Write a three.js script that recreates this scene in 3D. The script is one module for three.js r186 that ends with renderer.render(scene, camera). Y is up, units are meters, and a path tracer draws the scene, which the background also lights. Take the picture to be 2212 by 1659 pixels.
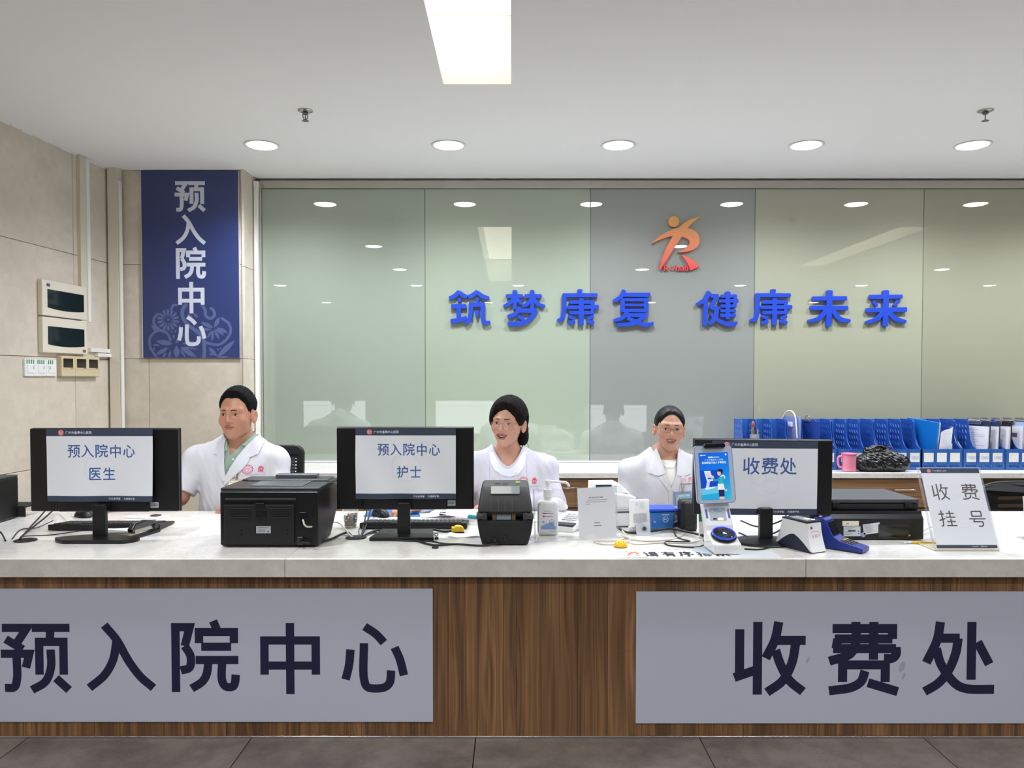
import * as THREE from 'three';
import { mergeGeometries, toCreasedNormals } from 'three/addons/utils/BufferGeometryUtils.js';
import { RoundedBoxGeometry } from 'three/addons/geometries/RoundedBoxGeometry.js';
import { TextGeometry } from 'three/addons/geometries/TextGeometry.js';
import { FontLoader } from 'three/addons/loaders/FontLoader.js';
import { RectAreaLightUniformsLib } from 'three/addons/lights/RectAreaLightUniformsLib.js';

// ---------------------------------------------------------------- camera, exposure, large lights
const FOCAL = 1650, W = 2212, H = 1659, EYE = 1.29, PITCH = 1.5 * Math.PI / 180, PY = 858;
const scene = new THREE.Scene();
scene.background = new THREE.Color(0x0b0c0e);
const camera = new THREE.PerspectiveCamera(2 * Math.atan(H / 2 / FOCAL) * 180 / Math.PI, W / H, 0.05, 60);
camera.position.set(0, EYE, 0);
camera.rotation.x = -PITCH;
camera.setViewOffset(W, H, 0, H / 2 - PY, W, H);
const renderer = new THREE.WebGLRenderer({ antialias: true });
renderer.toneMapping = THREE.LinearToneMapping;
renderer.toneMappingExposure = .75;
renderer.shadowMap.enabled = true;
RectAreaLightUniformsLib.init();
const LAMP_POWER = 8.6, TROUGH_POWER = 2.6;
const LAMP_COLOR = 0xeff4ff;

// ---------------------------------------------------------------- room dimensions (metres; depth d runs away from the camera, z = -d)
const CEIL = 2.58, GLASS = 5.0, TOP = 0.653, FRONT = 2.66, BACK = 3.62, CRED = 0.73;
function at(px, py, d) {                       // the point at depth d on the sight line through a pixel
  const x = (px - 1106) / FOCAL, y = -(py - PY) / FOCAL, c = Math.cos(PITCH), s = Math.sin(PITCH);
  const dy = y * c - s, dz = -y * s - c, k = -d / dz;
  return new THREE.Vector3(x * k, EYE + dy * k, -d);
}
function on(px, py, level = TOP) {             // the point on a horizontal plane
  const x = (px - 1106) / FOCAL, y = -(py - PY) / FOCAL, c = Math.cos(PITCH), s = Math.sin(PITCH);
  const dy = y * c - s, dz = -y * s - c, k = (level - EYE) / dy;
  return new THREE.Vector3(x * k, level, dz * k);
}

// ---------------------------------------------------------------- helpers
const V = (x, y, z) => new THREE.Vector3(x, y, z), R = (deg) => deg * Math.PI / 180;
function rng(seed) { let s = seed >>> 0; return () => { s = (s + 0x6d2b79f5) | 0; let t = Math.imul(s ^ (s >>> 15), 1 | s); t = (t + Math.imul(t ^ (t >>> 7), 61 | t)) ^ t; return ((t ^ (t >>> 14)) >>> 0) / 4294967296; }; }
const counts = {};
function numbered(name) { const n = counts[name] = (counts[name] ?? -1) + 1; return n ? `${name}_${String(n).padStart(3, '0')}` : name; }
function metreUV(g) {                          // texture coordinates in metres, projected on each face's main axis
  const p = g.attributes.position, n = g.attributes.normal, uv = new Float32Array(p.count * 2);
  for (let i = 0; i < p.count; i++) {
    const x = Math.abs(n.getX(i)), y = Math.abs(n.getY(i)), z = Math.abs(n.getZ(i));
    if (x > y && x > z) { uv[2 * i] = p.getZ(i); uv[2 * i + 1] = p.getY(i); }
    else if (y > z) { uv[2 * i] = p.getX(i); uv[2 * i + 1] = p.getZ(i); }
    else { uv[2 * i] = p.getX(i); uv[2 * i + 1] = p.getY(i); }
  }
  g.setAttribute('uv', new THREE.BufferAttribute(uv, 2));
  return g;
}
function plain(g) { const q = g.index ? g.toNonIndexed() : g; for (const k of Object.keys(q.attributes)) if (!['position', 'normal', 'uv', 'color'].includes(k)) q.deleteAttribute(k); return q; }
function join(list) { const l = [list].flat(9).map(plain); return l.length === 1 ? l[0] : mergeGeometries(l, false); }
function mesh(name, geos, mat, parent, keepUV = false) {
  const g = join(geos); if (!keepUV) metreUV(g);
  const m = new THREE.Mesh(g, mat); m.castShadow = m.receiveShadow = true;
  m.name = parent && parent !== scene ? name : numbered(name);
  (parent ?? scene).add(m);
  return m;
}
function tag(o, label, category, group) { o.userData.label = label; o.userData.category = category; if (group) o.userData.group = group; return o; }
function thing(name, label, category, p = V(0, 0, 0), turn = 0, group) {
  const o = new THREE.Group(); o.name = numbered(name); scene.add(o); o.position.copy(p); o.rotation.y = turn;
  return tag(o, label, category, group);
}
function struct(name) { const o = new THREE.Group(); o.name = name; o.userData.kind = 'structure'; scene.add(o); return o; }
function copy(src, label, p, turn) {
  const c = src.clone(); c.name = numbered(src.name.replace(/_\d{3}$/, '')); c.userData = { ...src.userData }; if (label) c.userData.label = label;
  if (p) c.position.copy(p); if (turn !== undefined) c.rotation.y = turn;
  scene.add(c); return c;
}
const box = (w, h, d, x = 0, y = 0, z = 0, r = 0) => (r ? new RoundedBoxGeometry(w, h, d, 2, Math.min(r, w / 2.01, h / 2.01, d / 2.01)) : new THREE.BoxGeometry(w, h, d)).translate(x, y, z);
const cyl = (r1, r2, h, x = 0, y = 0, z = 0, n = 24) => new THREE.CylinderGeometry(r1, r2, h, n).translate(x, y, z);
const ball = (r, x = 0, y = 0, z = 0, sx = 1, sy = 1, sz = 1, n = 20) => new THREE.SphereGeometry(r, n, Math.ceil(n * .7)).scale(sx, sy, sz).translate(x, y, z);
const tube = (pts, r, seg = 0, rad = 8, tension = .5) => new THREE.TubeGeometry(new THREE.CatmullRomCurve3(pts, false, 'catmullrom', tension), seg || pts.length * 8, r, rad);
const lathe = (pts, n = 32) => new THREE.LatheGeometry(pts.map(([x, y]) => new THREE.Vector2(x, y)), n);
function shapeOf(pts) { const s = new THREE.Shape(); pts.forEach(([x, y], i) => (i ? s.lineTo(x, y) : s.moveTo(x, y))); s.closePath(); return s; }
function ext(shape, depth, bevel = 0, seg = 2) {
  const s = Array.isArray(shape) ? shapeOf(shape) : shape;
  return new THREE.ExtrudeGeometry(s, { depth: depth - 2 * bevel, bevelEnabled: bevel > 0, bevelSize: bevel, bevelThickness: bevel, bevelSegments: seg, bevelOffset: -bevel, curveSegments: 16 }).translate(0, 0, bevel);
}
function roundRect(w, h, r, x = 0, y = 0) {
  const s = new THREE.Shape(), a = x - w / 2, b = y - h / 2;
  s.moveTo(a + r, b); s.lineTo(a + w - r, b); s.absarc(a + w - r, b + r, r, -Math.PI / 2, 0); s.lineTo(a + w, b + h - r); s.absarc(a + w - r, b + h - r, r, 0, Math.PI / 2);
  s.lineTo(a + r, b + h); s.absarc(a + r, b + h - r, r, Math.PI / 2, Math.PI); s.lineTo(a, b + r); s.absarc(a + r, b + r, r, Math.PI, Math.PI * 1.5); return s;
}
function sheet(w, h, nu, nv, f) {              // a sheet of paper or cloth: f(u, v) gives the point, printed with uv 0..1
  const g = new THREE.PlaneGeometry(1, 1, nu, nv), p = g.attributes.position, uv = g.attributes.uv;
  for (let i = 0; i < p.count; i++) { const q = f(uv.getX(i), uv.getY(i)); p.setXYZ(i, q[0], q[1], q[2]); }
  g.computeVertexNormals(); return g;
}
const faceUV = (g, w, h) => { const p = g.attributes.position, uv = g.attributes.uv; for (let i = 0; i < p.count; i++) uv.setXY(i, p.getX(i) / w + .5, p.getY(i) / h + .5); return g; };
const printed = (w, h, t = .001) => faceUV(box(w, h, t), w, h);           // a printed card, uv 0..1 over its face

// ---------------------------------------------------------------- procedural textures
const tex = (canvas, repeat) => { const t = new THREE.CanvasTexture(canvas); t.colorSpace = THREE.SRGBColorSpace; t.anisotropy = 8; if (repeat) { t.wrapS = t.wrapT = THREE.RepeatWrapping; t.repeat.set(repeat[0], repeat[1]); } return t; };
function makeCanvas(w, h) { const c = document.createElement('canvas'); c.width = w; c.height = h; return [c, c.getContext('2d')]; }
function valueNoise(n, seed) { const r = rng(seed), g = new Float32Array(n * n); for (let i = 0; i < g.length; i++) g[i] = r(); return (x, y) => { x = ((x % n) + n) % n; y = ((y % n) + n) % n; const i = Math.floor(x), j = Math.floor(y), a = x - i, b = y - j, u = a * a * (3 - 2 * a), v = b * b * (3 - 2 * b), i1 = (i + 1) % n, j1 = (j + 1) % n; return (g[j * n + i] * (1 - u) + g[j * n + i1] * u) * (1 - v) + (g[j1 * n + i] * (1 - u) + g[j1 * n + i1] * u) * v; }; }
function noiseTex(size, seed, metres, colour) {  // colour(u, v, fbm) -> [r, g, b] 0..255, tileable
  const n1 = valueNoise(8, seed), n2 = valueNoise(32, seed + 1), n3 = valueNoise(128, seed + 2), data = new Uint8Array(size * size * 4);
  const fbm = (u, v) => n1(u * 8, v * 8) * .5 + n2(u * 32, v * 32) * .3 + n3(u * 128, v * 128) * .2;
  for (let y = 0; y < size; y++) for (let x = 0; x < size; x++) { const c = colour(x / size, y / size, fbm), o = (y * size + x) * 4; data[o] = c[0]; data[o + 1] = c[1]; data[o + 2] = c[2]; data[o + 3] = 255; }
  const t = new THREE.DataTexture(data, size, size); t.colorSpace = THREE.SRGBColorSpace; t.wrapS = t.wrapT = THREE.RepeatWrapping; t.magFilter = THREE.LinearFilter; t.repeat.set(1 / metres, 1 / metres); t.needsUpdate = true; return t;
}
const mix = (a, b, t) => a.map((v, i) => v + (b[i] - v) * t);
const stoneTex = noiseTex(512, 11, 1.1, (u, v, f) => mix([211, 200, 182], [223, 213, 196], Math.min(1, Math.max(0, (f(u, v) - .3) * 2.2))));
const marbleTex = noiseTex(512, 23, 1.6, (u, v, f) => { const a = f(u, v), k = Math.abs(f(u + a * .22, v - a * .13) - .5); return mix([216, 212, 203], [234, 232, 225], Math.min(1, k * 7 + .25)); });
const edgeTex = noiseTex(512, 25, .8, (u, v, f) => mix([212, 207, 192], [230, 226, 214], Math.min(1, Math.max(0, (f(u, v) - .25) * 2))));
const tileTex = noiseTex(512, 31, 1.3, (u, v, f) => mix([84, 77, 70], [112, 103, 94], Math.min(1, Math.max(0, (f(u * 1, v) - .25) * 2))));
function woodTex(seed, dark, light, metres, aspect) {
  const n1 = valueNoise(16, seed), n2 = valueNoise(64, seed + 1), n3 = valueNoise(256, seed + 2), s = 512, data = new Uint8Array(s * s * 4);
  for (let y = 0; y < s; y++) for (let x = 0; x < s; x++) {
    const u = x / s, v = y / s, wv = n1(u * 16, v * 4) * .12;
    const a = n2((u + wv) * 64, v * 4) * .45 + n3((u + wv * .3) * 256, v * 8) * .3 + n1((u + wv) * 16, v * 2) * .25;
    const c = mix(dark, light, Math.min(1, Math.max(0, (a - .22) * 1.8))), o = (y * s + x) * 4;
    data[o] = c[0]; data[o + 1] = c[1]; data[o + 2] = c[2]; data[o + 3] = 255;
  }
  const t = new THREE.DataTexture(data, s, s); t.colorSpace = THREE.SRGBColorSpace; t.wrapS = THREE.RepeatWrapping; t.wrapT = THREE.MirroredRepeatWrapping; t.magFilter = THREE.LinearFilter; t.repeat.set(1 / metres, 1 / (metres * aspect)); t.needsUpdate = true; return t;
}
const oakTex = woodTex(47, [116, 84, 58], [186, 143, 102], .9, 4);
const walnutTex = woodTex(41, [104, 74, 48], [172, 130, 88], .55, 3);

// ---------------------------------------------------------------- materials
const std = (color, roughness = .6, o = {}) => new THREE.MeshStandardMaterial({ color, roughness, ...o });
const phys = (color, roughness, o) => new THREE.MeshPhysicalMaterial({ color, roughness, ...o });
const M = {
  ceiling: std(0xf7f7f6, .95), plaster: std(0xd8d6d0, .9), whitePaint: std(0xf1f0ec, .7),
  stone: phys(0xffffff, .42, { map: stoneTex }), joint: std(0x9a907f, .9), marble: phys(0xffffff, .3, { map: marbleTex, clearcoat: .35, clearcoatRoughness: .12 }), marbleEdge: phys(0xffffff, .5, { map: edgeTex }),
  tile: phys(0xffffff, .4, { map: tileTex }), tileJoint: std(0x45403b, .9), innerTile: phys(0xffffff, .35, { map: edgeTex }), pvc: std(0xefede6, .45), pvcBeige: std(0xdcd2bd, .5), steel: std(0xb9b4ac, .22, { metalness: .9 }), chrome: std(0xd8d8d8, .18, { metalness: 1 }), darkMetal: std(0x77797a, .4, { metalness: .7 }),
  black: phys(0x0d0d0f, .42, {}), blackMatt: std(0x141416, .7), blackGloss: phys(0x0a0a0c, .16, { clearcoat: .5 }), charcoal: std(0x3a3a3a, .55), grey: std(0x6b6b6a, .5), cable: std(0x17171a, .5), cableWhite: std(0xd9d4c6, .5),
  white: phys(0xf0f0ee, .4, {}), whiteGloss: phys(0xf2f2f0, .2, { clearcoat: .4 }), paper: std(0xeeeef0, .85), lightGrey: std(0xc6c8c9, .5), blue: std(0x1f4fc2, .4), blueDark: std(0x16308c, .35), navy: std(0x20263c, .5), yellow: phys(0xf2c61e, .35, {}),
  walnut: phys(0xffffff, .45, { map: oakTex }),
  acrylic: phys(0xffffff, .03, { transmission: 1, thickness: 0, ior: 1.49 }), acrylicEdge: phys(0xf4f5f7, .08, { transmission: .9, thickness: 0, ior: 1.49 }),
};
// ---------------------------------------------------------------- lettering: each character as pen strokes on a 100 x 100 cell (a leading ~ makes the stroke a smooth curve)
const PENS = {
  预: '2,6 37,6 22,29;7,22 31,37;0,43 40,43 35,63;~22,43 22,80 18,91 5,92;44,6 97,6;70,8 69,24;54,73 54,26 88,26 88,73;~70,37 70,63 62,83 43,95;77,78 95,95',
  入: '~27,2 44,23 61,54 77,76 95,92;~44,24 39,51 27,73 5,92', 院: '8,0 8,98;2,5 28,5 21,32;~21,32 29,47 27,63 15,67;61,-4 66,8;41,28 41,12 90,12 90,28;44,33 86,33;36,52 96,52;~54,54 51,73 45,83 30,93;~73,54 73,82 78,90 88,90 91,84 92,73',
  中: '14,73 14,24 86,24 86,73;14,60 86,60;50,-1 50,101', 心: '~16,37 14,59 9,80;~35,28 35,80 40,91 64,91 71,84 73,67;~36,4 52,15 63,27;~78,34 85,50 91,74',
  收: '10,10 10,68;3,75 34,64;34,0 34,98;~62,0 57,24 45,49;56,25 98,25;~85,27 80,55 68,79 47,95;~58,38 65,58 77,79 95,94',
  费: '8,9 88,9 88,23;11,23 88,23 ;15,23 13,36;9,36 93,36;~93,34 93,44 88,49 77,49;~39,0 39,28 32,43 4,53;63,0 63,51;22,81 22,58 79,58 79,81;~52,66 47,80 35,88 4,93;56,82 96,94',
  处: '~26,0 22,24 8,55;26,22 52,22;~50,22 47,42 38,65 25,82 6,94;~21,36 28,58 48,84 62,90 99,91;68,0 68,78;76,27 92,57',
  医: '8,8 93,8;13,8 13,93;9,92 96,92;~38,14 32,28 22,40;32,28 82,28;24,50 88,50;~55,28 54,52 44,70 24,82;~57,54 66,66 86,80', 生: '~28,6 20,26 8,42;24,26 92,26;18,56 86,56;5,92 96,92;52,2 52,92',
  护: '4,24 36,24;~22,2 22,84 18,94 8,93;3,62 38,50;62,2 70,16;48,22 90,22 90,53;48,52 90,52;~48,20 48,55 44,78 34,97', 士: '6,38 95,38;50,3 50,92;14,92 88,92', 挂: '4,24 36,24;~22,2 22,84 18,94 8,93;3,62 38,50;48,20 92,20;69,3 69,42;42,42 97,42;46,68 94,68;69,50 69,92;40,92 98,92',
  号: '24,8 77,8 77,37 24,37 24,8;4,52 96,52;33,52 28,69 78,69;~78,68 76,86 70,95 50,95', 广: '50,0 54,14;12,16 94,16;~16,16 15,50 4,92', 州: '~22,6 20,60 8,94;52,6 52,90;84,3 84,96;8,30 4,50;36,30 42,48;66,30 72,48',
  市: '48,0 54,14;6,18 94,18;18,84 18,40 82,40 82,78 68,80;50,18 50,98', 番: '78,3 22,10;28,12 34,24;70,10 64,22;8,28 92,28;50,6 50,50;46,28 8,50;54,28 94,50;20,54 80,54 80,96 20,96 20,54;20,75 80,75;50,54 50,96',
  禺: '20,4 80,4 80,42 20,42 20,4;20,23 80,23;50,4 50,80;8,96 8,54 92,54 92,92 82,94;24,82 60,78;62,68 72,86', 为: '22,4 34,18;~50,2 46,50 8,94;10,30 88,30;~88,30 84,84 74,94 60,90;54,50 64,68',
  命: '50,0 30,24 4,40;50,0 70,22 97,40;28,38 72,38;12,52 44,52 44,84 12,84 12,52;60,98 60,52 90,52 90,78 78,80', 保: '~30,2 20,28 4,46;20,30 20,98;44,6 88,6 88,36 44,36 44,6;34,54 98,54;66,36 66,98;64,56 36,84;68,56 98,82',
  驾: '8,18 46,18 42,50 34,52;26,2 24,30 6,52;58,12 92,12 92,44 58,44 58,12;20,58 80,58 76,76;28,60 25,78 90,78 86,95 74,96;6,92 66,90', 健: '~26,2 18,26 3,42;18,28 18,98;32,14 48,14 36,40 50,40 44,70 28,96;36,62 58,86 98,94;56,14 88,14 88,44;52,28 98,28;56,43 88,43;56,58 92,58;52,72 96,72;72,2 72,84',
  康: '52,0 52,12;10,14 94,14;~14,14 13,56 2,94;30,30 84,30 84,58;22,44 98,44;30,58 84,58;56,20 56,92 46,95;26,68 40,78;22,92 44,82;86,64 68,76;66,76 94,92', 航: '30,0 22,14;16,16 12,96;16,16 42,16 42,94 34,95;4,52 50,52;26,28 30,42;26,62 30,76;68,0 74,14;52,22 98,22;62,40 60,76 50,96;62,40 86,40 86,90 98,90 98,78',
  请: '8,6 18,20;2,36 20,36 20,86 36,72;40,12 94,12;44,26 90,26;36,40 98,40;67,2 67,40;48,98 48,54 86,54 86,94 76,97;48,68 86,68;48,82 86,82', 有: '6,18 94,18;~44,2 34,34 6,62;34,42 34,98;34,42 80,42 80,92 68,97;34,58 80,58;34,74 80,74',
  序: '50,0 54,12;14,14 94,14;~17,14 16,50 4,94;34,30 80,30 60,46;46,38 66,54;26,58 92,58 84,72;60,58 60,90 54,96 42,94', 排: '4,24 34,24;~20,2 20,84 16,94 6,93;2,62 36,50;54,4 54,98;40,26 54,26;40,48 54,48;38,72 54,72;74,4 74,98;74,26 96,26;74,48 95,48;74,72 98,72',
  队: '10,4 10,98;4,5 32,5 26,34;~26,34 34,50 32,66 20,68;~66,4 62,44 40,94;~66,34 74,62 98,92', 微: '~22,2 16,14 4,26;~24,24 16,42 4,54;16,42 16,98;34,8 34,28 60,28 60,8;47,2 47,28;32,42 62,42;40,54 56,54 56,88 64,84;40,54 38,76 30,94;74,2 64,34;70,22 98,22;~90,24 84,62 62,96;~70,38 80,70 98,95',
  信: '~26,2 18,26 3,44;18,28 18,98;62,2 68,14;36,22 98,22;46,38 90,38;46,54 90,54;46,68 90,68 90,96 46,96 46,68', 全: '50,2 28,26 4,44;50,2 72,26 97,44;24,48 76,48;22,70 78,70;8,95 93,95;50,48 50,95', 民: '18,6 80,6 80,34;18,34 80,34;18,6 18,94 46,82;18,56 92,56;~52,34 60,70 84,96 94,80',
  付: '~28,2 20,28 4,48;19,30 19,98;36,28 98,28;78,2 78,92 62,96;46,50 56,68', 免: '40,0 14,30;32,14 68,14 56,28;22,28 82,28 82,52 22,52 22,28;52,28 42,70 8,97;58,54 58,92 92,92 94,78', 卡: '50,0 50,46;50,22 86,22;4,46 96,46;50,46 50,98;56,62 84,74', 安: '48,0 54,12;8,32 8,16 92,16 92,32;6,50 96,50;44,26 28,66 84,94;70,52 54,82 10,97',
};
function pen(ctx, ch, x, y, size, weight) {    // draws one character with its cell's top left at x, y; weight in 1/100 of the cell
  const s = PENS[ch]; if (!s) return;
  ctx.lineWidth = weight * size / 100; ctx.lineCap = 'butt'; ctx.lineJoin = 'miter'; ctx.miterLimit = 3;
  for (const st of s.split(';')) {
    const smooth = st[0] === '~', p = st.replace('~', '').trim().split(' ').map((q) => q.split(',').map((v, i) => (i ? y : x) + v * size / 100));
    ctx.beginPath();
    if (smooth && p.length > 2) {
      const c = new THREE.CatmullRomCurve3(p.map(([a, b]) => V(a, b, 0)), false, 'centripetal').getPoints(p.length * 8);
      c.forEach((q, i) => (i ? ctx.lineTo(q.x, q.y) : ctx.moveTo(q.x, q.y)));
    } else p.forEach((q, i) => (i ? ctx.lineTo(...q) : ctx.moveTo(...q)));
    ctx.stroke();
  }
}
function write(ctx, text, x, y, size, pitch, weight, color, sx = 1, vertical = false) {
  ctx.strokeStyle = color;
  [...text].forEach((ch, i) => { ctx.save(); ctx.translate(x + (vertical ? 0 : i * pitch), y + (vertical ? i * pitch : 0)); ctx.scale(sx, 1); pen(ctx, ch, 0, 0, size, weight); ctx.restore(); });
}
// flared brush strokes (x, y, width) for the raised slogan
const BRUSH = {
  筑: '25,3,8 13,15,10 1,20,8;25,5,8 35,13,10 44,17,9;26,21,9 25,30,6;70,3,8 58,13,10 48,17,9;70,5,8 82,15,10 98,20,8;71,20,8 70,29,6;6,40,10 42,40,10;24,42,10 24,75,10;5,78,12 24,74,10 43,69,9;54,34,10 53,60,10 49,76,10 41,83,9;50,36,10 88,36,10;84,36,10 84,72,10 89,81,11 101,79,6;69,51,11 69,67,4',
  梦: '7,15,9 47,15,9;28,1,10 28,47,9;26,20,9 14,33,9 1,40,7;32,22,8 45,33,9;53,15,9 94,15,9;71,1,10 71,47,9;69,22,8 58,35,9 47,40,8;74,22,9 88,36,9 102,40,7;41,44,11 31,58,9 11,66,9;39,51,9 82,51,10;81,52,11 65,72,10 42,83,10 11,83,9;37,64,7 50,74,9',
  康: '56,0,11 56,12,8;13,14,9 98,14,9;17,14,10 16,55,10 12,72,10 1,77,8;30,31,8 91,31,8;87,30,9 87,59,8;25,44,8 102,43,9;30,57,8 90,57,8;59,22,11 59,88,11;28,66,7 43,72,8;28,84,8 43,78,9;75,72,9 89,66,7;74,78,9 90,83,9',
  复: '28,2,10 20,17,9 2,29,8;24,13,9 92,13,10;24,26,10 24,55,10;22,25,7 86,25,8;82,24,10 82,56,9;28,38,6 80,38,6;26,52,8 84,52,8;36,55,9 25,69,9 3,77,8;32,63,8 84,63,9;82,64,9 61,78,9 38,86,9 10,87,8;36,70,8 60,81,9 83,88,10 100,83,6',
  健: '32,2,11 22,20,10 2,33,7;23,24,10 22,85,10;36,12,9 54,12,9;52,13,10 42,29,9 36,42,7;36,42,9 54,42,9;51,43,10 46,66,10 33,82,8;37,57,6 43,67,6;44,66,7 64,77,9 84,83,10 101,78,6;61,13,7 99,12,7;96,12,8 95,39,7;57,25,7 103,24,8;61,37,7 98,37,7;61,49,7 97,49,7;60,60,8 97,60,8;78,2,11 77,69,9',
  未: '53,0,13 51,88,12;11,20,10 95,19,10;6,43,10 98,43,10;45,49,11 27,69,10 1,76,7;61,50,11 80,71,11 104,75,7', 来: '49,0,13 48,88,12;9,16,10 89,15,9;18,27,8 27,38,6;79,26,9 70,38,6;1,49,10 100,47,11;41,54,11 27,70,10 1,79,7;57,54,11 73,70,11 99,77,7',
};
function brushGeometry(ch, unit, depth) {      // strokes as extruded outlines; tiny height steps keep their faces apart
  return BRUSH[ch].split(';').map((st, k) => {
    const p = st.trim().split(' ').map((q) => q.split(',').map(Number)), c = new THREE.CatmullRomCurve3(p.map((q) => V(q[0], -q[1], 0)), false, 'centripetal'), w = new THREE.CatmullRomCurve3(p.map((q, i) => V(q[2], i, 0)));
    const n = p.length > 2 ? 12 : 4, L = [], Rr = [];
    for (let i = 0; i <= n; i++) { const a = c.getPoint(i / n), t = c.getTangent(i / n), h = w.getPoint(i / n).x * .56; L.push([a.x - t.y * h, a.y + t.x * h]); Rr.push([a.x + t.y * h, a.y - t.x * h]); }
    const t1 = c.getTangent(1), e = c.getPoint(1), t0 = c.getTangent(0), b = c.getPoint(0), capE = [[e.x + t1.x * 1.6, e.y + t1.y * 1.6]], capB = [[b.x - t0.x * 1.6, b.y - t0.y * 1.6]];
    const ring = [...capB, ...L, ...capE, ...Rr.reverse()].map(([x, y]) => [x * unit, y * unit]);
    return ext(ring.reverse(), depth + k * .0002, .0012, 1);
  });
}
// ---------------------------------------------------------------- the room shell
{
  const c = struct('ceiling'), T = .02;                       // ceiling slab with two openings for the light troughs
  const holes = [[-.302, -.004, -3.4, .3], [3.33, 3.6, -3.4, -1.1]], X0 = -6.2, X1 = 8.2, Z0 = -5.3, Z1 = 6.3, y = CEIL + T / 2, g = [];
  const xs = [X0, holes[0][0], holes[0][1], holes[1][0], holes[1][1], X1];
  for (let i = 0; i < 5; i++) {
    const w = xs[i + 1] - xs[i], x = (xs[i] + xs[i + 1]) / 2;
    if (i % 2 === 0) g.push(box(w, T, Z1 - Z0, x, y, (Z0 + Z1) / 2));
    else { const h = holes[(i - 1) / 2]; g.push(box(w, T, h[2] - Z0, x, y, (h[2] + Z0) / 2), box(w, T, Z1 - h[3], x, y, (h[3] + Z1) / 2)); }
  }
  mesh('slab', g, M.ceiling, c);
  mesh('roof_board', box(X1 - X0, .1, Z1 - Z0, 1, CEIL + .4, .5), M.plaster, c);
}
{
  const f = struct('floor'); mesh('base', box(14.4, .1, 11.6, 1, -.0605, .5), M.tileJoint, f);
  const r = rng(5), A = .8;                                  // slate tiles: one by one before the counter, the far ones joined
  const rest = [], inner = [];
  for (let i = -8; i < 11; i++) for (let j = -7; j < 9; j++) {
    const x = i * A + .27, z = -2.02 + j * A - .28, g = box(A - .004, .012, A - .004, 0, 0, 0).translate(x, -.004 - r() * .0006, z); metreUV(g);
    const uv = g.attributes.uv, a = r() * 9, b = r() * 9; for (let k = 0; k < uv.count; k++) uv.setXY(k, uv.getX(k) + a, uv.getY(k) + b);
    if (z < -2.95) inner.push(g); else if (j >= -1 && j <= 1 && Math.abs(i) < 4) mesh('tile', g, M.tile, f, true); else rest.push(g);
  }
  mesh('far_tiles', rest, M.tile, f, true).userData.kind = 'stuff'; mesh('inner_tiles', inner, M.innerTile, f, true).userData.kind = 'stuff';
}
const LW = { p: V(-2.505, 0, -4.8), turn: R(86.74) };        // left wall frame: local -x runs towards the camera, local z into the room
const leftT = (px) => { const s = (px - 1106) / FOCAL, d = (-2.505 - .057 * 4.8) / (s - .057); return -(4.8 - d) * 1.0016; };   // along-wall coordinate seen at a pixel column
function slabs(parent, xs, ys, seed, t = .016) {             // stone cladding panels with recessed joints
  const r = rng(seed);
  for (let i = 0; i + 1 < xs.length; i++) for (let j = 0; j + 1 < ys.length; j++) {
    const w = xs[i + 1] - xs[i] - .003, h = ys[j + 1] - ys[j] - .003, g = metreUV(box(w, h, t, (xs[i] + xs[i + 1]) / 2, (ys[j] + ys[j + 1]) / 2, -t / 2 + r() * .0008, .0012));
    const uv = g.attributes.uv, a = r() * 5, b = r() * 5; for (let k = 0; k < uv.count; k++) uv.setXY(k, uv.getX(k) + a, uv.getY(k) + b);
    mesh('stone_panel', g, M.stone, parent, true);
  }
}
{
  const w = struct('wall_left'); w.position.copy(LW.p); w.rotation.y = LW.turn;
  mesh('backing', box(3.4, CEIL, .1, -1.6, CEIL / 2, -.065), M.joint, w);
  slabs(w, [-3.3, -2.78, -1.58, -.38, .1], [0, .2, .8, 1.4, 1.997, CEIL], 3);
  mesh('caulking', Array.from({ length: 40 }, (_, i) => { const r = rng(i + 90); return box(.06 + r() * .05, .006 + r() * .012, .006, -.04 - i * .08, CEIL - .004, .002, .002); }), M.whitePaint, w);
}
{
  const w = struct('wall_pillar'); w.position.set(0, 0, -4.8);
  mesh('backing', box(.87, CEIL, .28, -2.105, CEIL / 2, -.165), M.joint, w);
  slabs(w, [-2.52, -2.28, -1.686], [0, .2, .8, 1.405, 1.994, CEIL], 4);
  const s = new THREE.Group(); s.name = 'side_cladding'; s.position.set(-1.668, 0, -.1); s.rotation.y = Math.PI / 2; w.add(s);
  slabs(s, [-.12, .105], [0, .8, 1.405, 1.98, CEIL], 6);
}
{
  const w = struct('wall_back'); w.position.set(0, 0, -GLASS);
  mesh('backing', box(12, CEIL, .2, 2.6, CEIL / 2, -.13), M.plaster, w);
  const tints = [0x9aa595, 0x9faa97, 0x8c908a, 0xa0a28d, 0x989983, 0x989983, 0x989983, 0x989983], xs = [-1.628, -.567, .51, 1.582, 2.68, 3.75, 4.82, 5.89, 8];
  for (let i = 0; i < 8; i++) mesh('glass_panel', box(xs[i + 1] - xs[i] - .004, 2.514 - .735, .012, (xs[i] + xs[i + 1]) / 2, (2.514 + .735) / 2, -.006, .001), phys(tints[i], 0.0, { ior: 1.7, clearcoat: 1, clearcoatRoughness: 0 }), w);
  for (let i = 1; i < 8; i++) mesh('joint_seal', box(.004, 2.514 - .735, .008, xs[i], (2.514 + .735) / 2, -.007), std(0x5e675e, .5), w);
  mesh('top_rail', box(9.66, .05, .03, 3.2, 2.54, .0, .002), std(0xb5b0a8, .14, { metalness: .85 }), w);
  mesh('side_rail', box(.05, 2.56, .03, -1.653, 1.28, .004, .003), std(0xc9c4bb, .3, { metalness: .55 }), w);
  mesh('sill_seal', box(9.6, .012, .012, 3.2, .736, .004), M.white, w);
}
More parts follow.
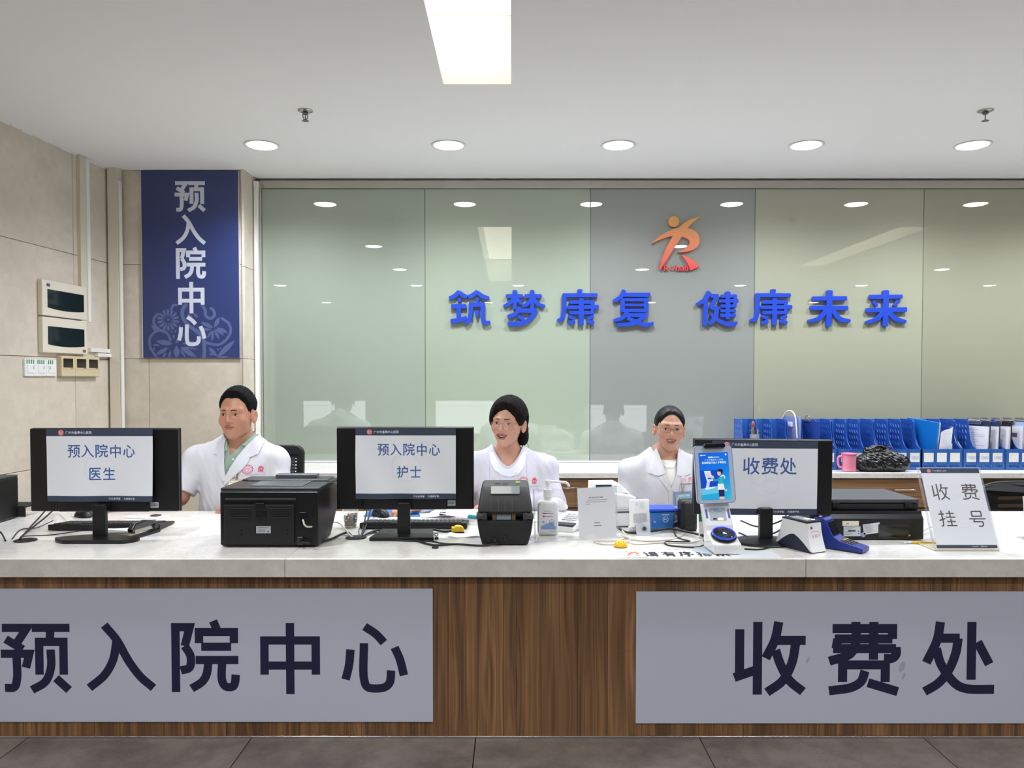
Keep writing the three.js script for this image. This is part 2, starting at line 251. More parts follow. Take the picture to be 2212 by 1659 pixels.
{ const w = struct('wall_right'); mesh('backing', box(.2, CEIL, 11.6, 8.1, CEIL / 2, .5), M.plaster, w); }
{
  const w = struct('wall_lobby'); w.position.set(0, 0, 6);
  mesh('backing', box(14.4, CEIL, .2, 1, CEIL / 2, .1), std(0xcfcbc4, .8), w);
  for (let i = 0; i < 6; i++) mesh('cladding', box(1.1, 1.9, .03, -4.2 + i * 2.3, 1.0, -.015, .004), std(i % 2 ? 0x8b847a : 0xd9d5cc, .5), w);
}
{ const w = struct('wall_lobby_left'); mesh('backing', box(.2, CEIL, 7.5, -6.1, CEIL / 2, 2.45), M.plaster, w); mesh('return_wall', box(3.4, CEIL, .2, -4.4, CEIL / 2, -1.4), M.plaster, w); }

// ---------------------------------------------------------------- lamps
function areaLight(color, intensity, w, h, p) { const l = new THREE.RectAreaLight(color, intensity, w, h); l.position.copy(p); l.lookAt(p.x, p.y - 1, p.z); scene.add(l); return l; }
{
  const rings = [['ring_trim', lathe([[.083, 0], [.095, -.001], [.097, -.004], [.088, -.006], [.081, -.004]], 40)]];
  const lampMat = std(0xffffff, .4, { emissive: 0xfff9f2, emissiveIntensity: 22 });
  const proto = new THREE.Group();
  mesh('trim_ring', rings[0][1], M.white, proto);
  mesh('diffuser', lathe([[.0001, -.0125], [.04, -.0118], [.068, -.009], [.0815, -.004], [.0825, -.001], [.0001, -.001]], 40), lampMat, proto);
  const rows = [[4.28, [-1.39, -.352, .59, 1.635, 2.56, 3.45, 4.5]], [2.45, [-1.36, 1.65]], [.83, [-1.34, 1.556, 5.14]], [-.75, [-3.25, -1.34, .09, 3.2, 4.9, 6.7]], [-3.2, [-3.2, -.4, 2.4, 5.2]]];
  const word = ['leftmost', 'second from the left', 'third from the left', 'fourth from the left', 'rightmost in view'];
  rows.forEach(([d, xs], k) => xs.forEach((x, i) => {
    const o = proto.clone(); o.name = numbered('ceiling_downlight'); scene.add(o); o.position.set(x, CEIL, -d);
    if (k === 0 && i < 5) tag(o, `round white ceiling downlight above the glass wall, ${word[i]} of the row`, 'downlight', 'downlights above the glass wall');
    else tag(o, `round white lobby downlight mirrored in the glass, ${['top', 'second', 'third', 'fourth', 'lowest'][k]} row, ${['first', 'second', 'third', 'fourth', 'fifth', 'sixth', 'seventh'][i]} from the left`, 'downlight', 'lobby downlights seen mirrored in the glass');
    const l = new THREE.SpotLight(LAMP_COLOR, LAMP_POWER, 0, 1.36, .7, 2); l.position.set(x, CEIL - .056, -d); l.target.position.set(x, 0, -d); l.castShadow = true; l.shadow.radius = 4; scene.add(l, l.target);
  }));
}
function trough(name, label, x0, x1, flare, power, z1 = .3) {          // recessed light trough: flared sides, far end and a glowing top
  const o = thing(name, label, 'light'), z0 = -3.4, h = .3, t = .012, white = std(0xfbfaf5, .8);
  const side = (a, b) => { const s = shapeOf([[a[0], a[1] + .019], [b[0], b[1]], [b[0] + (b[0] > (x0 + x1) / 2 ? t : -t), b[1]], [a[0] + (a[0] > (x0 + x1) / 2 ? t : -t), a[1] + .019]]); return new THREE.ExtrudeGeometry(s, { depth: z1 - z0, bevelEnabled: false }).translate(0, 0, z0); };
  mesh('side_board', side([x0 - .001, CEIL + .001], [x0 - flare, CEIL + h]), white, o);
  mesh('side_board', side([x1 + .001, CEIL + .001], [x1 + .002, CEIL + h]), white, o);
  mesh('end_board', box(x1 - x0 + flare + .03, h - .02, t, (x0 + x1) / 2 - flare / 2, CEIL + h / 2 + .01, z0 - t / 2 - .0005), white, o);
  mesh('end_board', box(x1 - x0 + flare + .03, h - .02, t, (x0 + x1) / 2 - flare / 2, CEIL + h / 2 + .01, z1 + t / 2 + .0005), white, o);
  mesh('diffuser', box(x1 - x0 + flare, .01, z1 - z0, (x0 + x1) / 2 - flare / 2, CEIL + h + .006, (z0 + z1) / 2), std(0xfffdf2, .6, { emissive: 0xfff8e4, emissiveIntensity: 1.05 }), o);
  areaLight(0xfff8e8, power, x1 - x0, z1 - z0 - .1, V((x0 + x1) / 2, CEIL + h - .012, (z0 + z1) / 2));
}
trough('ceiling_light_trough', 'long cream recessed light trough in the middle of the ceiling', -.302, -.004, .06, TROUGH_POWER);
trough('ceiling_light_trough', 'recessed light trough beyond the right edge, mirrored in the glass', 3.33, 3.6, .0, TROUGH_POWER, -1.1);
{
  const mk = (label, p, turn) => {
    const o = thing('ceiling_sprinkler', label, 'sprinkler', p, turn, 'ceiling sprinklers');
    mesh('rosette', lathe([[.0001, 0], [.036, 0], [.035, -.004], [.02, -.009], [.0001, -.009]]), M.steel, o);
    mesh('nozzle', lathe([[.0001, -.008], [.014, -.008], [.013, -.016], [.009, -.02], [.0001, -.02]]), M.darkMetal, o);
    for (const s of [-1, 1]) mesh('frame_arm', tube([V(s * .011, -.018, 0), V(s * .011, -.03, 0), V(s * .006, -.042, 0), V(0, -.048, 0)], .0022), M.darkMetal, o);
    mesh('bulb', cyl(.0026, .0026, .028, 0, -.033, 0, 10), std(0x8c5a50, .2), o);
    mesh('deflector', lathe([[.0001, -.048], [.016, -.049], [.0165, -.051], [.0001, -.052]]), M.darkMetal, o);
  };
  mk('small steel ceiling sprinkler on the left half of the ceiling', V(-1.0, CEIL, -3.73), .3); mk('small steel ceiling sprinkler above the rightmost downlight', V(2.29, CEIL, -3.73), 1.0);
}

// ---------------------------------------------------------------- things fixed to the walls
function onLeft(name, label, category, px, y, group, out = 0) { const o = thing(name, label, category, LW.p.clone().add(V(leftT(px), 0, out).applyAxisAngle(V(0, 1, 0), LW.turn)).setY(y), LW.turn, group); return o; }
{
  let o = onLeft('cable_trunking', 'vertical cream and white cable trunking from the ceiling to the breaker boxes', 'trunking', 181, 0);
  mesh('channel', box(.06, CEIL - 1.6, .022, -.012, (CEIL + 1.6) / 2, .011, .002), M.pvcBeige, o); mesh('cover', box(.03, CEIL - 1.62, .03, .024, (CEIL + 1.615) / 2 - .004, .015, .002), M.pvc, o);
  o = onLeft('cable_trunking', 'thin white vertical cable trunking beside the corner post', 'trunking', 240, 0);
  mesh('channel', box(.03, CEIL - 1.43, .014, 0, (CEIL + 1.43) / 2, .007, .002), M.pvc, o); mesh('gap', box(.012, CEIL - 1.43, .008, .021, (CEIL + 1.43) / 2, .004), M.charcoal, o);
  o = thing('cable_trunking', 'wide cream cable trunking standing full height in the wall corner', 'trunking', V(-2.462, 0, -4.765));
  mesh('channel', box(.068, CEIL, .04, 0, CEIL / 2, 0, .003), M.pvcBeige, o); mesh('cover', box(.064, CEIL - .002, .008, 0, CEIL / 2, .024, .002), std(0xe3dac8, .4), o); mesh('edge_strip', box(.01, 2.5, .03, .039, 1.25, .012, .002), M.pvc, o);
  o = onLeft('cable_trunking', 'upper short white horizontal trunking right of the breaker boxes', 'trunking', 213, 1.452);
  mesh('channel', box(.2, .024, .02, 0, 0, .01, .002), M.pvc, o);
  o = onLeft('cable_trunking', 'lower short white horizontal trunking right of the breaker boxes', 'trunking', 222, 1.424);
  mesh('channel', box(.17, .022, .026, 0, 0, .013, .002), M.pvc, o);
  o = thing('cable_trunking', 'slim white trunking beside the steel rail of the glass wall', 'trunking', V(-1.648, 0, -4.955));
  mesh('channel', box(.026, 2.53, .03, 0, 1.265, 0, .002), M.pvc, o); mesh('cover', box(.03, .03, .034, .001, 2.535, 0, .003), M.whitePaint, o);
}
{
  const smoke = phys(0x5f7f74, .1, { transmission: .92, thickness: 0 });
  const mk = (label, y, sticker, handles) => {
    const o = onLeft('breaker_box', label, 'breaker box', 134, y, 'breaker boxes on the left wall'), wd = .39, ht = .193;
    const s = roundRect(wd, ht, .006), win = new THREE.Path(); win.moveTo(-.15, .045); win.lineTo(.165, .045); win.lineTo(.165, -.05); win.quadraticCurveTo(0, -.068, -.15, -.05); win.closePath(); s.holes.push(win);
    mesh('cover', ext(s, .028, .004), std(0xe8e0cc, .35), o);
    mesh('interior', box(.32, .12, .004, 0, -.005, .004), std(0x3c4844, .7), o);
    mesh('breaker_row', [box(.26, .05, .008, 0, -.01, .009, .002), box(.27, .018, .002, 0, -.05, .009)], std(0x8f9a92, .6), o);
    handles.forEach((x) => mesh('breaker_handle', box(.014, .012, .008, x, -.004, .015, .002), M.black, o));
    const w2 = new THREE.Shape(); w2.moveTo(-.152, .047); w2.lineTo(.167, .047); w2.lineTo(.167, -.051); w2.quadraticCurveTo(0, -.07, -.152, -.051); w2.closePath();
    mesh('window', ext(w2, .003).translate(0, 0, .026), smoke, o);
    mesh('sticker', box(.028, .016, .001, sticker[0], sticker[1], .0285), std(sticker[2], .5), o);
  };
  mk('cream breaker box with smoked window, upper of the two', 1.72, [-.145, .07, 0x55548a], [-.11, -.096, -.082, -.068, -.054, -.04, -.026, -.012, .002, .06, .074]);
  mk('cream breaker box with smoked window, lower of the two', 1.52, [.165, -.078, 0x8a6f60], [-.1, -.086, -.072, .035, .049, .063, .077]);
  [['leftmost', 62, 4], ['middle', 85, 4], ['rightmost', 108, 3]].forEach(([w, px, n]) => {
    const o = onLeft('wall_switch', `white light switch with green striped tabs, ${w} of three`, 'switch', px, 1.34, 'white light switches on the left wall');
    mesh('plate', ext(roundRect(.086, .09, .006), .012, .003), M.whiteGloss, o); mesh('rocker', box(.052, .044, .006, 0, -.006, .012, .002), M.white, o);
    for (let i = 0; i < n; i++) mesh('label_strip', box(.008, .022, .001, -.026 + i * .016, .032, .0125), std(0x4f9b6c, .6), o);
    mesh('tiny_label', box(.009, .018, .001, n === 3 ? -.018 : .02, .002, .0152), std(0xcbbfae, .6), o);
  });
  [['left', 138], ['middle', 167], ['right', 193]].forEach(([w, px], i) => {
    const o = onLeft('thermostat', `beige thermostat with a dark screen, ${w} one of the row of three`, 'thermostat', px, 1.352, 'beige thermostats on the left wall');
    mesh('housing', ext(roundRect(.12, .116, .005), .03, .004), std(0xd9c8a2, .45), o); mesh('screen', box(.084, .05, .003, -.004, .018, .0305, .001), M.blackGloss, o);
    mesh('flap_line', box(.112, .0015, .001, 0, -.016, .0303), std(0xb3a27e, .6), o); mesh('logo_strip', box(.022, .004, .001, .03, -.011, .0303), std(0x8a7b5e, .6), o);
  });
}
{
  // blue vertical banner board on the pillar
  const [cv, x] = makeCanvas(1024, 2004); const wd = .606, ht = 1.163;
  const gr = '#2f3c70'; x.fillStyle = gr; x.fillRect(0, 0, 1024, 2004);
  x.save(); x.translate(0, 1340); x.scale(1024 / 2050, 1024 / 2050); x.translate(-110, -10);   // floral ornament in the zoomed drawing's units
  x.fillStyle = x.strokeStyle = '#5a6694';
  const petal = (cx, cy, ang, r0, r1, w) => { x.save(); x.translate(cx, cy); x.rotate(ang); x.beginPath(); x.moveTo(r0, 0); x.quadraticCurveTo((r0 + r1) / 2, -w, r1 - w * .5, -w * .9); x.quadraticCurveTo(r1 + w * .5, 0, r1 - w * .5, w * .9); x.quadraticCurveTo((r0 + r1) / 2, w, r0, 0); x.fill(); x.restore(); };
  const leaf = (x0, y0, x1, y1, w) => { const mx = (x0 + x1) / 2, my = (y0 + y1) / 2, dx = x1 - x0, dy = y1 - y0, l = Math.hypot(dx, dy); x.beginPath(); x.moveTo(x0, y0); x.quadraticCurveTo(mx - dy / l * w, my + dx / l * w, x1, y1); x.quadraticCurveTo(mx + dy / l * w, my - dx / l * w, x0, y0); x.fill(); };
  const curve = (pts, w) => { x.lineWidth = w; x.lineCap = 'round'; x.beginPath(); const c = new THREE.CatmullRomCurve3(pts.map(([a, b]) => V(a, b, 0))).getPoints(50); c.forEach((q, i) => (i ? x.lineTo(q.x, q.y) : x.moveTo(q.x, q.y))); x.stroke(); };
  for (let i = 0; i < 14; i++) petal(650, 520, i * Math.PI / 7 + .2, 60, 232, 32); x.beginPath(); x.arc(650, 520, 28, 0, 7); x.fill();
  curve([[400, 1340], [260, 1100], [260, 920], [370, 780], [540, 750], [640, 830], [695, 960]], 52); curve([[420, 400], [350, 500], [360, 620], [460, 730], [600, 790]], 60); leaf(290, 620, 420, 800, 60);
  curve([[830, 200], [760, 210], [720, 280]], 55); curve([[1030, 200], [960, 300], [960, 460], [1060, 620], [1240, 760], [1380, 920], [1410, 1120], [1400, 1340]], 78);
  curve([[1380, 220], [1440, 330], [1440, 420], [1540, 490], [1630, 420], [1610, 320], [1560, 275]], 60); curve([[1790, 490], [1930, 600], [1970, 760], [1890, 930], [1720, 1050], [1560, 1040], [1440, 1010]], 56);
  curve([[1090, 420], [1150, 480], [1110, 440]], 60); leaf(1180, 370, 1280, 480, 60);
  [[1600, 690, 1340, 570, 90], [1620, 690, 1740, 460, 90], [1670, 690, 1900, 800, 90], [1640, 710, 1830, 860, 50], [1620, 720, 1730, 950, 60], [1600, 740, 1570, 985, 60], [1580, 740, 1470, 920, 50], [1560, 720, 1260, 740, 70]].forEach((a) => leaf(...a));
  [[740, 1040, 390, 980, 110], [640, 1120, 390, 1270, 90], [470, 1070, 310, 1060, 40], [340, 1180, 340, 1110, 40], [820, 1080, 820, 1340, 120], [900, 1100, 1240, 1330, 110], [940, 1030, 1260, 1010, 80], [700, 1180, 650, 1340, 50], [900, 1140, 1010, 1340, 40], [600, 1220, 520, 1340, 50], [790, 1030, 980, 820, 70], [1300, 1160, 930, 1100, 40]].forEach((a) => leaf(...a));
  [[1680, 1330, 2050, 960, 110], [1680, 1310, 1500, 1110, 80], [1600, 1290, 1500, 1240, 40], [1700, 1330, 1930, 1310, 40], [1670, 1130, 1720, 1180, 30], [1730, 1120, 1770, 1150, 25], [870, 680, 920, 630, 30], [780, 800, 830, 730, 35], [710, 800, 740, 750, 30], [770, 930, 760, 840, 50]].forEach((a) => leaf(...a));
  x.restore();
  write(x, '预入院中心', 352, 112, 330, 360, 12.5, '#d3d8e4', 1, true);
  const o = thing('banner_board', 'tall dark blue wall board with white characters and pale floral print', 'sign', V(-2.006, 1.29 + (815 - 573) * 4.79 / FOCAL, -4.788));
  mesh('print', printed(wd, ht, .004), phys(0xffffff, .35, { map: tex(cv), clearcoat: .3, clearcoatRoughness: .3 }), o, true);
  mesh('edge_band', [box(.004, ht, .006, -wd / 2 - .001, 0, 0), box(.004, ht, .006, wd / 2 + .001, 0, 0)], M.lightGrey, o);
}
{
  // raised slogan and emblem on the glass
  const u = .868 * (GLASS - .02) / FOCAL, mat = phys(0x1a40b2, .35, { clearcoat: .4, clearcoatRoughness: .2 });
  const spots = [['筑', 970.6, 627.4, 'first character, left end'], ['梦', 1087.8, 627.4, 'second character from the left'], ['康', 1203.9, 626.3, 'third character from the left'], ['复', 1323.3, 626.3, 'fourth character, left of the gap'], ['健', 1503, 629.5, 'fifth character, right of the gap'], ['康', 1620, 626.3, 'sixth character, right of the second panel joint'], ['未', 1743.9, 628.4, 'seventh character, second from the right end'], ['来', 1868.7, 628.4, 'eighth character, right end']];
  spots.forEach(([ch, px, py, w]) => { const o = mesh('raised_letter', brushGeometry(ch, u, .022), mat, scene); o.position.copy(at(px, py, GLASS - .004)); tag(o, `raised blue slogan character on the glass, ${w}`, 'letter', 'slogan characters'); });
  const k = (GLASS - .02) / FOCAL / 11.06, o = thing('wall_emblem', 'orange to red running figure emblem on the glass wall', 'emblem', at(1380, 450, GLASS - .004));
  const Z = (x, y) => [x * k, -y * k];
  const draw = (segs) => { const s = new THREE.Shape(); segs.forEach((q, i) => { const p = q.map((a) => Z(...a)); if (!i) s.moveTo(...p[0]); else if (p.length === 1) s.lineTo(...p[0]); else if (p.length === 2) s.quadraticCurveTo(...p[0], ...p[1]); else s.bezierCurveTo(...p[0], ...p[1], ...p[2]); }); return s; };
  const grad = (g) => { g = plain(g); const p = g.attributes.position, c = new Float32Array(p.count * 3), a = new THREE.Color(0xe9b45c), b = new THREE.Color(0xe89a68), d = new THREE.Color(0xd8474a), q = new THREE.Color(); for (let i = 0; i < p.count; i++) { const t = -p.getY(i) / k / 1480; q.copy(t < .4 ? a : b).lerp(t < .4 ? b : d, t < .4 ? t / .4 : Math.min(1, (t - .4) / .55)); c.set([q.r, q.g, q.b], i * 3); } g.setAttribute('color', new THREE.BufferAttribute(c, 3)); return g; };
  const em = phys(0xffffff, .4, { vertexColors: true });
  const body = draw([[[290, 850]], [[560, 560], [950, 475]], [[1120, 270], [1445, 212]], [[1260, 340], [1145, 482]], [[1430, 540], [1432, 780]], [[1420, 1050], [920, 1053]], [[1190, 960], [1206, 810]], [[1190, 720], [1012, 680]], [[800, 1000], [500, 1478]], [[485, 1460]], [[560, 1080], [800, 668]], [[560, 700], [290, 850]]]);
  const fine = (s) => { const g = new THREE.ExtrudeGeometry(s, { depth: .018, bevelEnabled: true, bevelSize: .001, bevelThickness: .001, bevelSegments: 1, curveSegments: 24 }); return grad(g); };
  mesh('figure_body', fine(body), em, o, true); mesh('figure_foot', fine(draw([[[1010, 1118]], [[1240, 1180], [1438, 1388]], [[1330, 1440], [1215, 1482]], [[1195, 1330], [1010, 1118]]])), em, o, true);
  const hd = new THREE.Shape(); hd.absarc(...Z(820, 325), 125 * k, 0, Math.PI * 2); mesh('figure_head', fine(hd), em, o, true);
  const font = await new FontLoader().loadAsync('fonts/droid/droid_sans_bold.typeface.json'), red = phys(0xd8434a, .4, {});
  const word = (t, x) => new TextGeometry(t, { font, size: 125 * k, depth: .012, curveSegments: 4 }).translate(...Z(x, 1485), 0);
  mesh('small_lettering', [word('R', 590), word('hab', 870), tube([V(...Z(725, 1425), .008), V(...Z(780, 1465), .008), V(...Z(850, 1425), .008)], 14 * k), ball(16 * k, ...Z(760, 1385), .008), ball(16 * k, ...Z(820, 1385), .008)], red, o);
}
// ---------------------------------------------------------------- the service counter
{
  const o = thing('service_counter', 'long reception counter with white stone worktop and walnut front', 'counter'), L = -2.55, Rr = 4.2;
  const cuts = [L, (612 - 1106) * FRONT / FOCAL, (1745 - 1106) * FRONT / FOCAL, Rr];
  for (let i = 0; i < 3; i++) {
    const w = cuts[i + 1] - cuts[i] - .0015, x = (cuts[i] + cuts[i + 1]) / 2;
    mesh('worktop_slab', [box(w, .02, BACK - FRONT - .0125, x, TOP - .01, -(FRONT + .0125 + BACK) / 2, .002), box(w, .04, .04, x, TOP - .041, -FRONT - .0335)], M.marble, o);
    mesh('worktop_lip', box(w, .0645, .012, x, TOP - .0325, -FRONT - .006, .002), M.marbleEdge, o);
  }
  mesh('substrate', box(Rr - L, .012, BACK - FRONT - .09, (L + Rr) / 2, TOP - .027, -(FRONT + BACK) / 2 - .03), M.joint, o);
  const r = rng(77), zf = -FRONT - .03; let x = L;
  while (x < Rr) {                                           // walnut boards of the front, each with its own tone
    const w = [.052, .083, .118, .035, .1][Math.floor(r() * 5)] + r() * .02, g = metreUV(box(w - .0008, TOP - .065 - .012, .018, x + w / 2, (TOP - .065 + .012) / 2, zf - .009 - r() * .0006, .0006)), uv = g.attributes.uv, a = r() * 3, b = r() * 3;
    for (let k = 0; k < uv.count; k++) uv.setXY(k, uv.getX(k) + a, uv.getY(k) + b);
    const t = .76 + r() * .3; mesh('front_board', g, frontMat(Math.round(t * 8) / 8), o, true); x += w;
  }
  mesh('front_backing', box(Rr - L, TOP - .07, .02, (L + Rr) / 2, (TOP - .07) / 2, zf - .032), M.blackMatt, o);
  mesh('foot_strip', box(Rr - L, .012, .016, (L + Rr) / 2, .006, zf - .006, .002), M.steel, o);
  for (const sx of [-1.9, -.2, 1.5, 3.2]) mesh('support_panel', box(.03, TOP - .04, .6, sx, (TOP - .04) / 2, -3.2), std(0x7a5a3c, .6), o);
  const ring = lathe([[.026, .001], [.04, .001], [.041, .003], [.036, .005], [.027, .004], [.026, .001]], 32);
  [[769, 1162], [55, 1168]].forEach(([px, py]) => { const q = on(px, py); mesh('cable_grommet', ring.clone().translate(q.x, TOP, q.z), M.black, o); mesh('grommet_hole', cyl(.027, .027, .002, q.x, TOP + .0012, q.z), M.blackMatt, o); });
}
function frontMat(t) { frontMat.m ??= {}; return frontMat.m[t] ??= phys(new THREE.Color(t, t * .985, t * .97), .45, { map: walnutTex }); }
function frontSign(label, text, px0, px1, py0, py1, first, size, pitch, weight, top) {
  const d = FRONT + .029, s = d / FOCAL, w = (px1 - px0) * s, h = (py1 - py0) * s, k = 2, [cv, x] = makeCanvas(Math.min(2048, Math.round((px1 - px0) * k)), Math.round((py1 - py0) * k));
  x.fillStyle = '#c9cddb'; x.fillRect(0, 0, cv.width, cv.height); const kk = cv.width / (px1 - px0);
  x.fillStyle = 'rgba(90,95,110,.25)'; if (px0 > 1000) for (const [a, b, c, e] of [[1743, 1425, 3, 8], [1948, 1440, 6, 12], [1952, 1460, 3, 9]]) { x.beginPath(); x.ellipse((a - px0) * kk, (b - py0) * kk, c * kk, e * kk, .4, 0, 7); x.fill(); }
  x.save(); x.scale(kk, kk); write(x, text, first - px0, top - py0, size, pitch, weight, '#1a2040'); x.restore();
  const o = mesh('front_sign', printed(w, h, .005), phys(0xffffff, .5, { map: tex(cv) }), scene, true);
  const c = at((px0 + px1) / 2, (py0 + py1) / 2, d); o.position.set(c.x, c.y, -d + .0025); tag(o, label, 'sign');
}
frontSign('pale grey counter front sign with five large navy characters, left', '预入院中心', -96, 940, 1269, 1561, 0, 155, 184, 11.8, 1346);
frontSign('pale grey counter front sign with three large navy characters, right', '收费处', 1369, 2330, 1275, 1564, 1578, 163, 205, 12.2, 1341);

// ---------------------------------------------------------------- the credenza under the glass wall
{
  const o = thing('credenza', 'long low walnut drawer cabinet with white stone top under the glass wall', 'cabinet'), x0 = -1.622, x1 = 6, z1 = -4.46, zb = -4.977;
  mesh('top_slab', box(x1 - x0, .032, z1 - zb, (x0 + x1) / 2, CRED - .016, (z1 + zb) / 2, .003), M.marble, o);
  mesh('carcass', box(x1 - x0 - .02, CRED - .05, .46, (x0 + x1) / 2, (CRED - .05) / 2 + .01, -4.745), std(0x4a3625, .6), o);
  const edges = [-1.615, -.95, -.24, .47, 1.18, 1.873, 2.75, 3.4, 4.1, 4.8]; const r = rng(12);
  for (let i = 0; i + 1 < edges.length; i++) {
    if (i === 6) continue;                                   // open knee space at the right
    const w = edges[i + 1] - edges[i] - .004, xc = (edges[i] + edges[i + 1]) / 2;
    [[CRED - .04, .17], [CRED - .215, .22], [CRED - .44, .25]].forEach(([t, h]) => {
      const g = metreUV(box(w, h - .004, .018, 0, 0, 0, .0015).rotateZ(Math.PI / 2)); g.rotateZ(-Math.PI / 2); const uv = g.attributes.uv, a = r() * 3; for (let k = 0; k < uv.count; k++) uv.setXY(k, uv.getX(k) + a, uv.getY(k) + a);
      const dr = mesh('drawer', g.translate(xc, t - h / 2, -4.5), M.walnut, o, true);
      mesh('handle', [tube([V(xc - .062, t - .062, -4.49), V(xc - .06, t - .062, -4.472), V(xc + .06, t - .062, -4.472), V(xc + .062, t - .062, -4.49)], .004, 24, 8, .1)], M.chrome, dr);
    });
  }
  mesh('side_board', box(.02, CRED - .04, .5, 2.745, (CRED - .04) / 2, -4.73), std(0xe9e7e2, .5), o);
}
// ---------------------------------------------------------------- on the counter: monitors with notices
function hospitalBands(x, w, h, top, bot) {
  x.fillStyle = '#eceef1'; x.fillRect(0, 0, w, h); x.fillStyle = '#3c4658'; x.fillRect(0, 0, w, top); x.fillRect(0, h - bot, w, bot);
  const r = top * .42, cx = w * .14, cy = top * .52; x.fillStyle = '#c8454a'; x.beginPath(); x.arc(cx, cy, r, 0, 7); x.fill(); x.strokeStyle = '#f3dcd8'; x.lineWidth = r * .16; x.beginPath(); x.arc(cx, cy, r * .68, 0, 7); x.stroke();
  x.beginPath(); x.moveTo(cx - r * .1, cy + r * .4); x.bezierCurveTo(cx - r * .6, cy - r * .1, cx - r * .3, cy - r * .5, cx, cy - r * .1); x.bezierCurveTo(cx + r * .3, cy - r * .5, cx + r * .5, cy, cx - r * .1, cy + r * .4); x.stroke();
  write(x, '广州市番禺中心医院', cx + r * 1.5, cy - w * .013, w * .026, w * .0275, 12, '#dfe3ea'); 
  write(x, '为生命保驾', w * .575, h - bot * .5 - w * .0105, w * .021, w * .0225, 13, '#cfd5de'); write(x, '为健康护航', w * .72, h - bot * .5 - w * .0105, w * .021, w * .0225, 13, '#cfd5de');
  x.strokeStyle = 'rgba(150,175,210,.05)'; x.lineWidth = w * .02; x.beginPath(); x.arc(w * .5, h * .55, h * .2, 0, 7); x.stroke(); x.beginPath(); x.arc(w * .44, h * .5, h * .1, 0, 5); x.stroke(); x.beginPath(); x.arc(w * .56, h * .62, h * .09, 1, 6); x.stroke();
}
function noticePaper(lines, w, h) { const [cv, x] = makeCanvas(1024, Math.round(1024 * h / w)); hospitalBands(x, 1024, cv.height, cv.height * .1, cv.height * .078); for (const [t, px, py, s, pitch, wt] of lines) write(x, t, px * 1024, py * cv.height, s * 1024, pitch * 1024, wt, '#41629f'); return std(0xffffff, .8, { map: tex(cv), side: THREE.DoubleSide }); }
function screenTexture(seed) { const [cv, x] = makeCanvas(512, 288), r = rng(seed); x.fillStyle = '#e9ebe6'; x.fillRect(0, 0, 512, 288); x.fillStyle = '#f2f3f0'; x.fillRect(0, 0, 512, 30); x.fillStyle = '#a9cfe2'; x.fillRect(0, 34, 512, 14); x.fillStyle = '#c9ccc9'; for (let i = 0; i < 14; i++) x.fillRect(14, 62 + i * 15, 120 + r() * 340, 3); return tex(cv); }
function monitor(label, p, turn, w, h, bottom, base, paper, screenSeed, roll = 0) {
  const o = thing('monitor', label, 'monitor', p, turn, 'monitors seen from behind'), y = bottom + h / 2, pz = -.045, pan = new THREE.Group(); pan.rotation.z = roll;
  const add = (n, g, m, keep) => { g = join(g); if (roll) g.rotateZ(roll); return mesh(n, g, m, o, keep); };
  add('back_shell', [box(w, h, .022, 0, y, pz, .006), box(w * .62, h * .2, .014, 0, bottom + h * .1, pz + .012, .006)], M.black);
  add('bezel', [box(w + .002, h + .002, .012, 0, y, pz - .014, .003)], M.blackMatt);
  const scr = add('screen', printed(w - .024, h - .034, .002).rotateY(Math.PI).translate(0, y + .006, pz - .0205), std(0x111111, .3, { emissive: 0xffffff, emissiveMap: screenTexture(screenSeed), emissiveIntensity: 2.4 }), true);
  add('bottom_vents', Array.from({ length: 18 }, (_, i) => box(.004, .016, .002, -w * .36 + i * .011, bottom + .022, pz + .011)), M.blackGloss);
  add('rating_label', box(.042, .022, .001, w * .33, bottom + .026, pz + .0118), std(0xb9bcbc, .6)); for (const yy of [.03, .023]) add('rating_text', box(.034, .003, .0006, w * .33, bottom + yy, pz + .0125), std(0x55585a, .6));
  mesh('stand_column', [box(.05, bottom + .03, .026, 0, (bottom + .03) / 2 + .004, .0, .004), box(.055, .026, .05, 0, bottom + .018, -.015, .006)], M.black, o);
  let b; if (base === 'oval') { const s = new THREE.Shape(); s.moveTo(-.165, .02); s.quadraticCurveTo(0, -.1, .165, .02); s.quadraticCurveTo(.175, .06, .13, .085); s.lineTo(-.1, .085); s.quadraticCurveTo(-.15, .06, -.165, .02); b = ext(s, .014, .004).rotateX(-Math.PI / 2).scale(1, 1, -1); b = toFront(b); }
  else if (base === 'flat') b = ext(shapeOf([[-.125, -.07], [.125, -.07], [.105, .1], [-.105, .1]]), .016, .003).rotateX(-Math.PI / 2);
  else b = lathe([[.0001, .018], [.05, .016], [.11, .008], [.115, .002], [.11, 0], [.0001, 0]], 48).scale(1.1, 1, .85);
  mesh('stand_base', b, M.black, o);
  const { pw, ph, px, py, bow } = paper; const g = sheet(pw, ph, 24, 12, (u, v) => [px + (u - .5) * pw, py + (v - .5) * ph, pz + .0205 + bow(u, v)]); if (roll) g.rotateZ(roll);
  const nm = mesh('paper_notice', g, paper.mat, o, true); nm.userData.label = paper.label;
  const l = new THREE.RectAreaLight(0xf2f6ff, 1.2, w - .03, h - .04); l.position.set(p.x, p.y + y, p.z + (pz - .026)); l.lookAt(p.x, p.y + y, p.z - 5); scene.add(l);
  return o;
}
function toFront(g) { const q = plain(g), p = q.attributes.position, n = q.attributes.normal; for (let i = 0; i < p.count; i += 3) { const a = [p.getX(i), p.getY(i), p.getZ(i)], na = [n.getX(i), n.getY(i), n.getZ(i)]; p.setXYZ(i, p.getX(i + 1), p.getY(i + 1), p.getZ(i + 1)); n.setXYZ(i, n.getX(i + 1), n.getY(i + 1), n.getZ(i + 1)); p.setXYZ(i + 1, ...a); n.setXYZ(i + 1, ...na); } return q; }
